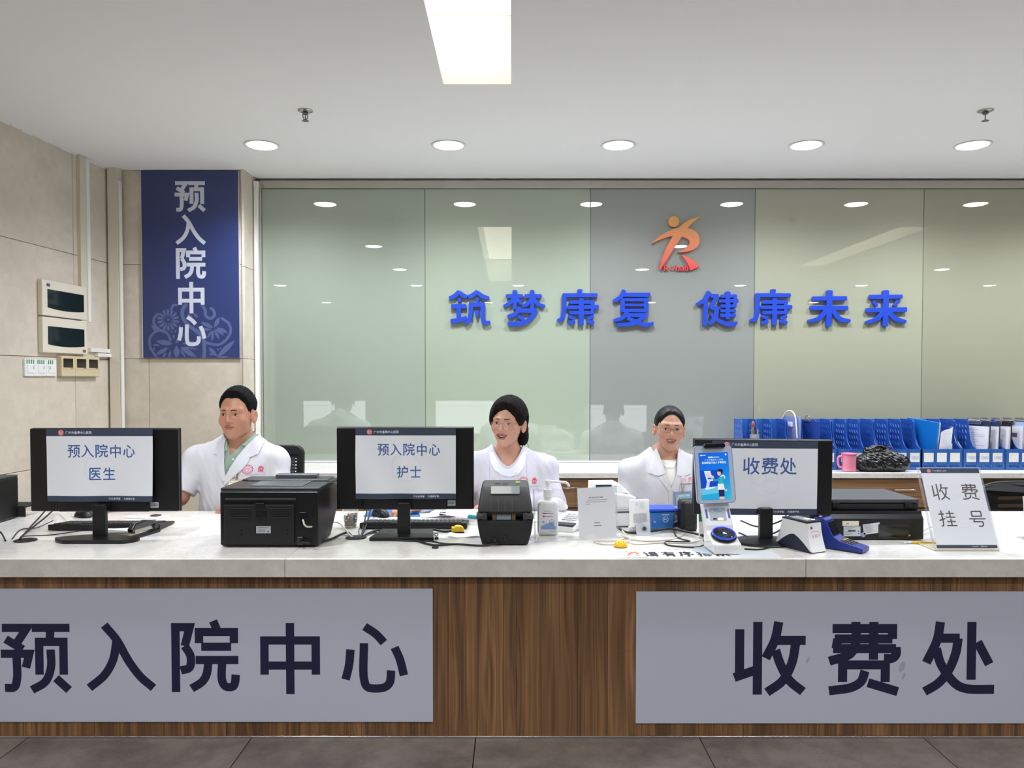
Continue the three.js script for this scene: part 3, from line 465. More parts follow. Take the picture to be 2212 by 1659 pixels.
monitor('black monitor seen from behind at the left, its notice reading doctor', V(-1.617, TOP, -2.985), 0, .588, .33, .104, 'oval', { pw: .42, ph: .287, px: -.008, py: .29, label: 'white printed notice in blue characters, curling off the monitor', mat: noticePaper([['预入院中心', .2, .22, .122, .1285, 10], ['医生', .395, .53, .122, .128, 10]], .42, .287), bow: (u, v) => .004 + .012 * Math.sin(u * 5) ** 2 * (1 - v) + .01 * Math.max(0, v - .7) }, 1);
monitor('black monitor seen from behind in the middle, its notice reading nurse', V(-.429, TOP, -3.02), 0, .549, .33, .106, 'flat', { pw: .4, ph: .283, px: .005, py: .292, label: 'white printed notice in blue characters, wrinkled', mat: noticePaper([['预入院中心', .218, .22, .12, .1275, 10], ['护士', .41, .53, .12, .128, 10]], .4, .283), bow: (u, v) => .003 + .006 * Math.sin(u * 7 + v * 3) ** 2 }, 2);
monitor('black monitor seen from behind at the right, behind the payment kiosk', V(.977, TOP, -2.93), 0, .538, .295, .1, 'round', { pw: .412, ph: .285, px: .0, py: .2475, label: 'white printed notice in blue characters, its left part hidden', mat: noticePaper([['收费处', .29, .225, .162, .174, 10]], .412, .285), bow: (u, v) => .003 + .004 * Math.sin(u * 4) }, 3, -.008);

// ---------------------------------------------------------------- printers
{
  const o = thing('laser_printer', 'black laser printer seen from behind, between the left and middle monitors', 'printer', V(-.908, TOP, -2.84)), w = .366, h = .222, D = .34;
  const side = shapeOf([[0, .012], [-.012, .004], [-.2, .004], [-.26, .05], [-D, .12], [-D, h - .022], [-.02, h - .006], [0, h - .016]]);       // side profile, x = -depth
  mesh('housing', ext(side, w, .006).rotateY(-Math.PI / 2).translate(w / 2, 0, 0).scale(1, 1, -1).rotateY(0), M.black, o).geometry = metreUV(fixZ(ext(side, w, .006)));
  function fixZ(g) { return g.rotateY(-Math.PI / 2).translate(w / 2, 0, 0); }
  mesh('top_cover', [box(w + .006, .012, .3, 0, h - .006, -.165, .004), box(w * .94, .01, .1, .0, h + .001, -.26, .003)], std(0x2e3032, .35), o);
  mesh('output_recess', box(w * .56, .004, .14, .01, h + .001, -.13, .002), std(0x54585c, .3), o); mesh('paper_stop', [box(w * .46, .016, .05, .03, h + .012, -.28, .004), box(w * .9, .004, .006, .02, h + .003, -.2, .001)], std(0x5b6064, .3), o);
  mesh('rear_door', [box(w * .72, h * .66, .008, -.035, h * .4, .003, .004)], M.blackMatt, o);
  mesh('door_latch', [box(.034, .022, .006, -.03, h * .71, .009, .002), box(.038, .03, .005, -.028, h * .585, .009, .002)], M.black, o);
  for (const s of [-1, 1]) for (let i = 0; i < 5; i++) mesh('vent_slat', box(.075, .0018, .003, s < 0 ? -.105 : .045, h * .52 + i * .008, .0085), M.charcoal, o);
  mesh('upper_strip', box(w * .72, .008, .005, -.03, h * .82, .002, .001), M.charcoal, o);
  mesh('rating_label', box(.054, .026, .001, -.018, h * .31, .0078), std(0xb5b8bb, .5), o); mesh('label_text', [box(.04, .002, .0005, -.02, h * .345, .0086), box(.026, .002, .0005, -.024, h * .31, .0086), box(.03, .0016, .0005, -.026, h * .285, .0086), box(.006, .006, .0005, .0, h * .28, .0086)], std(0x5f6264, .6), o);
  for (const [x, y] of [[-.1, .3], [-.1, .23], [.07, .31], [.07, .24]]) mesh('screw_hole', cyl(.003, .003, .002, 0, 0, 0, 10).rotateX(Math.PI / 2).translate(x, y * h, .0075), M.blackGloss, o);
  mesh('port_panel', [box(.026, .046, .004, .128, h * .5, .002, .002), box(.022, .03, .01, .118, h * .12, .003, .002)], M.blackGloss, o);
}
{
  const o = thing('laser_printer', 'black printer cut off by the left edge of the picture', 'printer', V(-2.395, TOP, -3.24));
  mesh('housing', box(.32, .19, .42, 0, .097, 0, .01), M.black, o); mesh('top_cover', box(.322, .008, .4, 0, .193, -.005, .003), M.charcoal, o); mesh('side_grille', Array.from({ length: 6 }, (_, i) => box(.002, .002, .12, .16, .06 + i * .009, .05)), M.blackGloss, o); mesh('paper_tray', box(.28, .008, .12, .055, .05, -.26, .003), M.blackMatt, o); mesh('tray_lip', box(.28, .05, .006, .055, .03, -.2, .002), M.blackMatt, o);
}
{
  const o = thing('label_printer', 'grey and black label printer with a paper roll showing in its back gap', 'printer', on(1091, 1179).setY(TOP)), w = .19;
  o.scale.setScalar(1.1); const low = new THREE.Shape(); low.moveTo(-.078, .004); low.lineTo(.078, .004); low.quadraticCurveTo(.092, .04, .096, .088); low.lineTo(.062, .092); low.lineTo(.06, .086); low.lineTo(-.06, .086); low.lineTo(-.062, .092); low.lineTo(-.096, .088); low.quadraticCurveTo(-.092, .04, -.078, .004);
  mesh('lower_body', ext(low, .2, .006).translate(0, 0, -.2), M.blackMatt, o);
  const prof = new THREE.Shape(); prof.moveTo(.0, .118); prof.quadraticCurveTo(-.004, .17, -.05, .198); prof.lineTo(-.16, .205); prof.lineTo(-.2, .16); prof.lineTo(-.2, .094); prof.lineTo(-.03, .094); prof.lineTo(-.02, .118); prof.closePath();
  const lid = ext(prof, w, .012, 3).rotateY(-Math.PI / 2).translate(w / 2, 0, 0), lp = lid.attributes.position; for (let i = 0; i < lp.count; i++) { const y = lp.getY(i); lp.setX(i, lp.getX(i) * (1 - Math.max(0, y - .12) * 1.6)); } lid.computeVertexNormals();
  mesh('lid', lid, M.charcoal, o);
  mesh('window', box(.1, .03, .004, 0, 0, 0, .004).rotateX(-.62).translate(0, .188, -.026), phys(0x9aa4a6, .1, { clearcoat: 1 }), o);
  for (const x of [-.048, -.022, 0, .024]) mesh('lid_rib', box(.0012, .045, .002, 0, 0, 0).rotateX(-.16).translate(x, .142, .0015), M.darkMetal, o);
  for (const s of [-1, 1]) mesh('hinge', [cyl(.011, .011, .024, 0, 0, 0, 16).rotateZ(Math.PI / 2).translate(s * .086, .101, -.006), box(.016, .024, .02, s * .07, .102, -.008, .003)], M.charcoal, o);
  mesh('label_roll', cyl(.052, .052, .052, 0, 0, 0, 40).rotateZ(Math.PI / 2).translate(-.004, .085, -.075), std(0xaebfc6, .6), o); for (const s of [-1, 1]) mesh('roll_holder', cyl(.056, .056, .012, 0, 0, 0, 32).rotateZ(Math.PI / 2).translate(-.004 + s * .034, .08, -.07), std(0x7a5a34, .5), o);
  mesh('indicator', box(.016, .004, .008, .045, .2065, -.09, .001), std(0xb9d92a, .4, { emissive: 0xaacc10, emissiveIntensity: .5 }), o); mesh('control_keys', [box(.02, .002, .008, -.026, .2045, -.09), box(.02, .002, .008, 0, .205, -.09)], M.darkMetal, o);
  mesh('plug', [box(.012, .014, .02, -.034, .022, .008, .003), box(.012, .016, .006, .0, .026, .002, .002)], M.black, o);
}
{
  const q = on(1912, 1167), o = thing('inkjet_printer', 'black flatbed inkjet printer with white stickers on its back, right side', 'printer', V(1.4, TOP, q.z)), w = .42, h = .155;
  const rear = new THREE.Shape(); rear.moveTo(-w / 2 + .05, .004); rear.lineTo(w / 2, .004); rear.lineTo(w / 2, .1); rear.lineTo(-w / 2 + .05, .1); rear.quadraticCurveTo(-w / 2 + .04, .05, -w / 2 + .05, .004);
  const prof = shapeOf([[0, .004], [0, .084], [-.014, .1], [-.016, .112], [-.3, .112], [-.3, .004]]);
  mesh('housing', ext(prof, w - .045, .006).rotateY(-Math.PI / 2).translate(w / 2, 0, 0), M.black, o);
  mesh('scanner_body', [box(w - .03, .026, .27, .01, .126, -.165, .006), box(.05, .02, .26, -w / 2 + .025, .125, -.17, .005)], M.blackMatt, o);
  mesh('scanner_lid', box(w - .06, .016, .285, .025, h - .006, -.17, .005), std(0x3f4246, .5), o);
  for (const x of [-w / 2 + .085, w / 2 - .05]) mesh('lid_hinge', box(.03, .022, .016, x, h - .02, -.03, .003), M.black, o);
  mesh('ink_tank', box(.06, .085, .22, -w / 2 + .012, .046, -.15, .01), M.black, o); mesh('tank_label', box(.03, .002, .07, -w / 2 + .01, .0895, -.12, .0005), std(0x8e8f4a, .6), o); mesh('tank_sticker', box(.022, .0015, .02, -w / 2 + .016, .0897, -.065, .0003), std(0xc9cccc, .6), o);
  mesh('back_recess', box(.12, .055, .003, .09, .036, .0005, .001), M.blackGloss, o);
  const stick = (n, x, y, ww, hh, a, draw, label) => { const [cv, c] = makeCanvas(256, Math.round(256 * hh / ww)); draw(c, 256, cv.height); const m = mesh(n, printed(ww, hh, .001).rotateZ(a).translate(x, y, .0012), std(0xffffff, .6, { map: tex(cv) }), o, true); m.userData.label = label; };
  const lines = (c, W2, H2, n, r) => { c.fillStyle = '#60666b'; for (let i = 0; i < n; i++) c.fillRect(12, 14 + i * (H2 - 24) / n, (W2 - 90) * (.5 + r() * .5), 5); };
  stick('number_sticker', -.078, .066, .064, .019, 0, (c, a, b) => { c.fillStyle = '#e6dfc8'; c.fillRect(0, 0, a, b); c.save(); c.translate(80, b * .55); c.rotate(-Math.PI / 2); c.fillStyle = '#333'; c.font = 'bold 52px sans-serif'; c.textAlign = 'center'; c.textBaseline = 'middle'; c.fillText('3', 0, 0); c.restore(); }, 'cream sticker with a number 3 turned sideways');
  stick('rating_sticker', -.072, .035, .066, .038, .01, (c, a, b) => { c.fillStyle = '#c9ced1'; c.fillRect(0, 0, a, b); lines(c, a, b, 7, rng(4)); c.fillStyle = '#444'; c.fillRect(70, 52, 110, 26); c.beginPath(); c.arc(225, 70, 9, 0, 7); c.arc(225, 104, 9, 0, 7); c.fill(); }, 'grey rating sticker');
  stick('asset_sticker', .005, .046, .066, .04, .14, (c, a, b) => { c.fillStyle = '#d4d8da'; c.fillRect(0, 0, a, b); lines(c, a, b, 8, rng(8)); }, 'tilted white sticker with printed lines');
  mesh('round_sticker', cyl(.0095, .0095, .001, 0, 0, 0, 24).rotateX(Math.PI / 2).translate(-.028, .022, .0012), std(0x8da2c4, .6), o);
}

// ---------------------------------------------------------------- keyboards, mice and small desk things
function keyboard(label, p, turn, w) {
  const o = thing('keyboard', label, 'keyboard', p, turn, 'black keyboards'), d = .15;
  mesh('case', ext(shapeOf([[d / 2, .003], [d / 2, .026], [-d / 2, .012], [-d / 2, .003]]), w, .003).rotateY(-Math.PI / 2).translate(w / 2, 0, 0), M.black, o);
  const cap = box(.0155, .007, .016, 0, 0, 0, .002), capMat = std(0x28282b, .55), n = Math.floor((w - .03) / .0187);
  for (let r = 0; r < 6; r++) for (let c = 0; c < n; c++) { if (r === 0 && c > 5 && c < 10) continue; const k = new THREE.Mesh(cap, capMat); k.name = 'key'; k.castShadow = k.receiveShadow = true; const z = .055 - r * .021; k.position.set(-w / 2 + .024 + c * .0187 + (r % 2) * .004, .0195 + z * .094, z); k.rotation.x = -.094; o.add(k); }
  mesh('space_bar', box(.075, .007, .016, -.03, .0145, -.05, .002), capMat, o).rotation.x = 0;
  return o;
}
{ const a = on(225, 1146), b = on(893, 1143); keyboard('black keyboard behind the left monitor stand', V(a.x, TOP, a.z - .07), .02, .46); keyboard('black keyboard behind the middle monitor stand', V(b.x, TOP, b.z - .07), -.0, .45); }
function mouse(label, p, turn) {
  const o = thing('computer_mouse', label, 'mouse', p, turn, 'black mice');
  const g = ball(1, 0, 0, 0, .031, .036, .055, 28), q = g.attributes.position; for (let i = 0; i < q.count; i++) { if (q.getY(i) < .002) q.setY(i, .002); const z = q.getZ(i); q.setX(i, q.getX(i) * (1 - .12 * Math.exp(-z * z / .0004))); } g.computeVertexNormals();
  mesh('shell', g, M.black, o); mesh('button_gap', box(.0012, .004, .04, 0, .034, -.02), M.blackGloss, o); mesh('wheel', cyl(.008, .008, .006, 0, 0, 0, 16).rotateZ(Math.PI / 2).translate(0, .031, -.028), M.charcoal, o);
}
{ const a = on(172, 1119), b = on(820, 1117); mouse('black mouse under the hand behind the left monitor', V(a.x, TOP, a.z - .03), 1.0); mouse('black mouse on the blue mouse pad', V(b.x, TOP + .004, b.z - .02), .8); }
{
  const q = on(858, 1113), s = roundRect(.3, .2, .012), g = ext(s, .003, .001).rotateX(-Math.PI / 2); const o = mesh('mouse_pad', g, std(0x2f6fbe, .7), scene); o.position.set(q.x, TOP, q.z - .06); tag(o, 'bright blue mouse pad behind the middle monitor', 'mouse pad');
}
{
  const q = on(308, 1121), o = thing('smartphone', 'white smartphone lying face down with a round dark camera island', 'phone', V(q.x, TOP, q.z - .035), 1.35);
  mesh('case', box(.078, .009, .162, 0, .0045, 0, .004), M.whiteGloss, o); mesh('camera_island', lathe([[.0001, .0125], [.022, .0125], [.0235, .011], [.024, .009]], 32).translate(.006, 0, .045), std(0x4a2e2a, .25), o); for (const [x, z] of [[-.002, .038], [.014, .038], [.006, .053]]) mesh('lens', cyl(.005, .005, .002, x, .013, z, 16), M.blackGloss, o);
}
{
  const q = on(289, 1166), o = thing('stapler', 'black desk stapler beside the left monitor base', 'stapler', V(q.x, TOP, q.z - .08), -.22);
  mesh('base_plate', ext(roundRect(.034, .17, .008), .01, .003).rotateX(-Math.PI / 2), M.black, o); mesh('magazine', box(.014, .016, .13, 0, .027, -.008, .002), M.steel, o);
  mesh('arm', ext(shapeOf([[-.07, .036], [.05, .034], [.076, .026], [.08, .04], [.06, .058], [.0, .064], [-.06, .052]]), .024, .005).rotateY(-Math.PI / 2).translate(.012, 0, 0), M.blackGloss, o); mesh('hinge', cyl(.012, .012, .03, 0, 0, 0, 16).rotateZ(Math.PI / 2).translate(0, .03, -.06), M.charcoal, o);
}
{
  const q = on(240, 1156), o = mesh('note_paper', sheet(1, 1, 6, 6, (u, v) => [(u - .5) * .16, .0168 + .002 * Math.sin(u * 5 + v * 3), -(v - .5) * .06]), std(0xe6e6e4, .85, { side: THREE.DoubleSide }), scene, true); o.position.set(q.x + .01, TOP, q.z - .035); o.rotation.y = .1; tag(o, 'small white note paper on the left monitor base', 'paper');
  const a = on(197, 1124), p = thing('ballpoint_pen', 'blue capped pen near the left keyboard', 'pen', V(a.x, TOP + .007, a.z - .04), .4); mesh('barrel', cyl(.005, .005, .08, 0, 0, 0, 12).rotateX(Math.PI / 2), std(0xd9dde2, .3), p); mesh('cap', cyl(.0062, .0058, .04, 0, 0, 0, 12).rotateX(Math.PI / 2).translate(0, 0, .045), M.blue, p); mesh('clip', box(.002, .003, .034, 0, .0075, .045, .001), M.blue, p);
}
{
  const q = on(754, 1142), o = thing('plastic_cup', 'clear plastic cup of dark beads beside the black laser printer', 'cup', V(q.x, TOP, q.z - .03)), c = phys(0xffffff, .08, { transmission: .92, thickness: 0 });
  mesh('cup_wall', lathe([[.0001, .001], [.026, .001], [.035, .088], [.0362, .09], [.034, .089], [.0252, .003], [.0001, .003]], 40), c, o);
  const r = rng(33), dark = [], red = []; for (let i = 0; i < 220; i++) { const y = .006 + r() * .05, a = r() * 6.28, rad = Math.sqrt(r()) * (.022 + y * .1); (r() < .12 ? red : dark).push(ball(.0045, Math.cos(a) * rad, y, Math.sin(a) * rad, 1, .8, 1, 7)); }
  mesh('dark_beads', dark, std(0x4a463c, .4), o).userData.kind = 'stuff'; mesh('red_beads', red, std(0xa83a2c, .4), o).userData.kind = 'stuff';
}
{
  const q = on(988, 1152), o = thing('tape_measure', 'yellow tape measure with a black strap in front of the keyboard', 'tape measure', V(q.x, TOP, q.z - .02), .15);
  mesh('case', ext((() => { const s = new THREE.Shape(); s.moveTo(-.026, 0); s.lineTo(.022, 0); s.quadraticCurveTo(.032, .016, .012, .024); s.quadraticCurveTo(-.01, .028, -.016, .018); s.lineTo(-.024, .02); s.closePath(); return s; })(), .04, .006, 3).translate(0, .003, -.02), M.yellow, o); mesh('base_pad', box(.05, .004, .04, 0, .002, 0, .001), M.black, o);
  mesh('strap', tube([V(-.02, .006, 0), V(-.06, .005, -.006), V(-.1, .01, -.02), V(-.12, .004, -.03)], .0045), M.black, o);
}
{
  const a = on(942, 1166), o = thing('usb_stick', 'small black and steel key-shaped piece by the middle monitor base', 'usb stick', V(a.x, TOP + .004, a.z - .02), .1); mesh('shank', box(.006, .006, .045, 0, 0, -.01, .001), M.steel, o); mesh('head', ball(.008, 0, .002, .018, 1, .7, 1, 14), M.black, o); mesh('clip_loop', tube([V(-.004, .002, -.03), V(-.01, .006, -.045), V(.004, .006, -.05), V(.004, .002, -.032)], .002), M.black, o);
  const paper = (label, px, py, w, d, turn, lift, seed) => { const q = on(px, py), r = rng(seed), [cv, x] = makeCanvas(256, 256); x.fillStyle = '#e9e9ec'; x.fillRect(0, 0, 256, 256); x.fillStyle = '#b9bac2'; for (let i = 0; i < 12; i++) x.fillRect(24, 24 + i * 17, 60 + r() * 130, 3); const m = mesh('paper_sheet', sheet(1, 1, 10, 10, (u, v) => [(u - .5) * w, lift + .006 * Math.sin(u * 3 + seed) ** 2 + .003 * v, -(v - .5) * d]), std(0xffffff, .85, { map: tex(cv), side: THREE.DoubleSide }), scene, true); m.position.set(q.x, TOP, q.z); m.rotation.y = turn; return tag(m, label, 'paper'); };
  paper('small white paper lying left of the label printer', 1003, 1158, .13, .06, -.04, .001, 2); paper('white forms lying across the right end of the middle keyboard', 985, 1122, .2, .12, -.25, .032, 5); paper('paper slip on the desk behind the middle keyboard', 945, 1114, .16, .1, .2, .002, 9); paper('sheet of paper under the white handset behind the acrylic stand', 1180, 1122, .18, .12, .1, .002, 12);
  const c = on(1022, 1134), k = thing('ruler_clip', 'teal plastic clip at the right end of the middle keyboard', 'clip', V(c.x, TOP + .03, c.z - .02), -.6); mesh('jaw', box(.05, .012, .022, 0, 0, 0, .003), std(0x2f8f8f, .4), k); mesh('lever', box(.045, .004, .018, 0, .009, -.002, .001), std(0x7ecbd3, .4), k);
  const e = on(955, 1126), b = thing('binder_clip', 'black binder clip on the middle keyboard', 'clip', V(e.x, TOP + .03, e.z - .02), .5); mesh('body', box(.03, .014, .012, 0, 0, 0, .003), M.blackGloss, b); mesh('wire', tube([V(-.01, .004, 0), V(-.012, .016, .012), V(.012, .016, .012), V(.01, .004, 0)], .0012), M.steel, b);
  const ch = on(1000, 1102), cc = []; for (let i = 0; i < 14; i++) cc.push(new THREE.TorusGeometry(.004, .0011, 6, 12).rotateX(i % 2 ? Math.PI / 2 : .4).rotateY(.6).translate(-.05 + i * .0072, .006 + (i % 2) * .001, Math.sin(i * .5) * .006)); const cm = mesh('bead_chain', cc, M.steel, scene); cm.position.set(ch.x, TOP, ch.z); tag(cm, 'thin metal chain lying on the desk by the nurse', 'chain');
}
{
  const q = on(1184, 1158), o = thing('pump_bottle', 'white hand sanitizer pump bottle behind the clear acrylic stand', 'bottle', V(q.x, TOP, q.z - .03));
  const body = ext(roundRect(.084, .14, .018, 0, .07), .05, .012, 4).translate(0, 0, -.025); mesh('bottle_body', body, M.white, o);
  mesh('neck', cyl(.013, .017, .02, 0, .148, 0), M.white, o); mesh('collar', cyl(.018, .018, .032, 0, .168, 0, 32), M.whiteGloss, o); mesh('stem', cyl(.008, .008, .03, 0, .196, 0, 16), M.white, o);
  mesh('pump_head', [cyl(.013, .013, .014, 0, .214, 0, 24), tube([V(0, .216, 0), V(.05, .214, .004), V(.075, .211, .006), V(.086, .196, .007)], .0052)], M.whiteGloss, o);
  const [cv, x] = makeCanvas(256, 384); x.fillStyle = '#eceeed'; x.fillRect(0, 0, 256, 384); x.fillStyle = '#6f7f8a'; x.fillRect(70, 50, 100, 7); x.fillStyle = '#5b5f66'; x.fillRect(50, 82, 60, 13); x.fillStyle = '#cf7a96'; x.fillRect(112, 82, 88, 13); x.fillStyle = '#d24f86'; x.fillRect(56, 128, 140, 10); x.fillRect(56, 118, 20, 30);
  x.fillStyle = '#86aee0'; for (const [a, b, r] of [[66, 300, 40], [110, 270, 36], [170, 262, 44], [205, 300, 34]]) { x.beginPath(); x.arc(a, b, r, 0, 7); x.fill(); } x.fillRect(30, 290, 206, 34); x.beginPath(); x.arc(62, 216, 16, 0, 7); x.fill(); x.fillStyle = '#eceeed'; x.fillRect(0, 324, 256, 60); x.strokeStyle = '#5f7fbd'; x.lineWidth = 6; x.beginPath(); x.moveTo(150, 190); x.lineTo(180, 180); x.lineTo(212, 190); x.lineTo(210, 240); x.lineTo(180, 268); x.lineTo(152, 240); x.closePath(); x.stroke(); x.beginPath(); x.arc(181, 222, 15, 0, 7); x.stroke(); x.fillStyle = '#9db3c8'; x.fillRect(160, 344, 66, 12);
  mesh('front_label', faceUV(box(.074, .105, .0008), .074, .105).translate(0, .062, .0255), std(0xffffff, .5, { map: tex(cv) }), o, true);
}
{
  // clear landscape holder with a small printed sheet at its right
  const a = on(1157, 1173), b = on(1336, 1162), w = a.distanceTo(b), o = thing('acrylic_stand', 'clear acrylic sign stand with a white printed sheet, in front of the sanitizer bottle', 'sign stand', a.clone().add(b).multiplyScalar(.5).setY(TOP), Math.atan2(-(b.z - a.z), b.x - a.x)), h = .205, tilt = -.12;
  const up = (g) => g.rotateX(tilt);
  mesh('front_pane', up(box(w, h, .003, 0, h / 2, 0, .001)), M.acrylic, o); mesh('rear_pane', up(box(w, h, .003, 0, h / 2, -.007, .001)), M.acrylic, o); mesh('pane_edge', [up(box(.004, h, .01, -w / 2, h / 2, -.0035, .001)), up(box(.004, h, .01, w / 2, h / 2, -.0035, .001)), up(box(w, .004, .01, 0, .002, -.0035, .001))], M.acrylicEdge, o);
  mesh('foot', box(w, .003, .09, 0, .0018, -.04, .001), M.acrylic, o);
  const pw = .158, ph = .198, [cv, x] = makeCanvas(512, 642); x.fillStyle = '#e9eaed'; x.fillRect(0, 0, 512, 642); x.fillStyle = '#8d9096'; const r = rng(6); for (let i = 0; i < 9; i++) x.fillRect(150 + i * 22, 118, 14 + r() * 5, 15); [[124, 152, 270], [108, 178, 284], [106, 204, 58]].forEach(([a2, b2, l]) => { for (let i = 0; i < l; i += 14) x.fillRect(a2 + i, b2, 8 + r() * 4, 9); }); x.fillStyle = '#77797f'; x.fillRect(212, 444, 80, 10); x.fillRect(204, 478, 106, 10);
  mesh('printed_sheet', up(printed(pw, ph, .001).translate(w / 2 - pw / 2 - .006, ph / 2 + .004, -.0035)), std(0xffffff, .75, { map: tex(cv) }), o, true);
}
{
  const q = on(1222, 1146), o = thing('desk_phone', 'white desk telephone behind the sanitizer bottle', 'phone', V(q.x, TOP, q.z - .07), -.5);
  mesh('base', ext(shapeOf([[.09, .0], [.09, .02], [-.09, .055], [-.09, 0]]), .16, .008).rotateY(-Math.PI / 2).translate(.08, 0, 0), M.white, o); mesh('under_base', box(.15, .03, .17, 0, .015, .0, .004), M.navy, o);
  mesh('handset', [tube([V(-.05, .075, .09), V(-.055, .098, .05), V(-.055, .104, 0), V(-.055, .098, -.05), V(-.05, .078, -.09)], .017, 40, 14), ball(.025, -.05, .068, .085, 1, .7, 1), ball(.025, -.05, .07, -.085, 1, .7, 1)], M.whiteGloss, o);
  for (let i = 0; i < 12; i++) mesh('key', box(.016, .005, .012, .01 + (i % 3) * .022, .046 + Math.floor(i / 3) * -.0 - (Math.floor(i / 3) - 1.5) * .004, (Math.floor(i / 3) - 1.5) * .02, .002), M.lightGrey, o);
}
{
  const q = on(1345, 1141), o = thing('card_machine', 'large white card machine with a dark screen, behind the acrylic stand', 'card machine', V(q.x - .03, TOP, q.z - .08), .12);
  mesh('body', ext((() => { const s = new THREE.Shape(); s.moveTo(-.085, .004); s.lineTo(.085, .004); s.lineTo(.09, .09); s.lineTo(.085, .125); s.quadraticCurveTo(.04, .142, -.03, .145); s.lineTo(-.085, .145); s.closePath(); return s; })(), .16, .008).translate(0, 0, -.09), std(0xd9dad8, .4), o);
  mesh('sloped_hood', ext(shapeOf([[-.085, .14], [-.085, .178], [.025, .178], [.075, .135]]), .13, .006).translate(0, 0, -.12), M.white, o); mesh('screen', box(.07, .028, .004, -.045, .162, .013, .002), std(0x24364a, .15), o);
  mesh('card_slot', [box(.16, .005, .004, -.0, .066, .071, .001)], M.navy, o); mesh('slot_lip', box(.15, .016, .01, -.005, .084, .07, .004), std(0xc4c4be, .4), o); mesh('blue_glow', box(.006, .05, .003, .084, .1, .068, .001), std(0x6677ff, .3, { emissive: 0x5566ff, emissiveIntensity: 1.6 }), o);
}
{
  const q = on(1391, 1157), o = thing('payment_box', 'white payment speaker on a bent metal foot, leaning back', 'payment device', V(q.x, TOP, q.z));
  mesh('housing', box(.082, .115, .018, 0, .058, 0, .006).rotateX(-.12).rotateY(.14).translate(-.01, .024, -.04), M.white, o); mesh('back_panel', box(.056, .036, .003, 0, .04, .0102, .002).rotateX(-.12).rotateY(.14).translate(-.01, .024, -.04), std(0xbfc2c4, .35), o);
  const [cv, x] = makeCanvas(128, 128); x.fillStyle = '#e9eaea'; x.fillRect(0, 0, 128, 128); x.fillStyle = '#a4a7a9'; for (let i = 0; i < 8; i++) x.fillRect(60, 10 + i * 12, 40 + (i * 37 % 22), 3); for (let i = 0; i < 4; i++) x.fillRect(14, 12 + i * 13, 30, 4);
  mesh('rating_print', printed(.046, .034, .0006).translate(0, .088, .0093).rotateX(-.12).rotateY(.14).translate(-.01, .024, -.04), std(0xffffff, .6, { map: tex(cv) }), o, true);
  mesh('roller', cyl(.012, .012, .085, 0, 0, 0, 20).rotateZ(Math.PI / 2).translate(-.012, .018, -.045), M.whiteGloss, o);
  mesh('foot', sheet(1, 1, 8, 10, (u, v) => [(u - .5) * (.058 + .0 * v), .001 + .048 * v ** 1.3, .0 - .035 * v + .002 * Math.sin(u * 3.1)]), std(0xd6dce6, .25, { side: THREE.DoubleSide, metalness: .3 }), o, true); mesh('cable_hole', cyl(.008, .008, .003, 0, 0, 0, 20).rotateX(Math.PI / 3).translate(.004, .026, -.012), M.charcoal, o);
}
{
  const q = on(1430, 1144), o = thing('card_terminal', 'blue countertop card terminal with a translucent flat top, beside the white payment speaker', 'card terminal', V(q.x, TOP, q.z - .03), .05);
  mesh('body', ext(shapeOf([[-.05, .002], [.046, .002], [.052, .075], [-.055, .075]]), .09, .006).translate(0, 0, -.05), std(0x2a6db5, .3), o); mesh('top_lid', box(.13, .012, .11, .0, .083, -.01, .004), M.blue, o); mesh('clear_tray', box(.04, .01, .09, .085, .08, -.01, .003), phys(0x8d96d8, .2, { transmission: .5, thickness: 0 }), o);
  mesh('contactless_mark', [new THREE.TorusGeometry(.011, .001, 6, 28).translate(.01, .045, .0435), box(.008, .004, .001, .008, .046, .043), new THREE.TorusGeometry(.005, .0008, 6, 12, 1.6).rotateZ(-.8).translate(.009, .045, .0435), box(.03, .003, .001, .01, .064, .0435)], std(0xc5d8ea, .4), o); mesh('small_sticker', box(.01, .01, .001, -.036, .035, .043), std(0x9a86b8, .5), o);
}
{
  const q = on(1488, 1150), o = thing('speaker', 'small black desk speaker left of the right monitor', 'speaker', V(q.x, TOP, q.z - .03), .1); mesh('cabinet', box(.07, .13, .07, 0, .067, 0, .016), M.black, o); mesh('grille', box(.05, .09, .004, .0, .075, .035, .004), M.blackMatt, o); mesh('plug', cyl(.004, .004, .03, .024, .02, .034, 12), M.charcoal, o);
  const b = on(1455, 1143), p = thing('paper_pack', 'open red and white paper packet on a dark box behind the card terminal', 'packet', V(b.x + .03, TOP, b.z - .08), -.3); mesh('dark_box', box(.1, .02, .07, 0, .01, 0, .003), std(0x3a2a26, .5), p); mesh('packet', box(.08, .045, .05, .0, .044, 0, .004), std(0xe6e2dc, .6), p); mesh('red_flap', box(.04, .022, .003, .02, .062, .027, .001), std(0xb43a34, .5), p); mesh('orange_base', box(.07, .018, .052, -.005, .03, .002, .002), std(0xe0a258, .6), p);
  const t = on(1462, 1143), m = thing('marker_pen', 'pale teal and white marker lying in front of the red packet', 'pen', V(t.x, TOP + .03, t.z - .03), .5); mesh('barrel', cyl(.007, .007, .05, 0, 0, 0, 14).rotateX(1.1), M.white, m); mesh('cap', cyl(.0082, .0078, .026, 0, 0, 0, 14).rotateX(1.1).translate(0, .016, -.034), std(0x8fd0cb, .4), m);
}
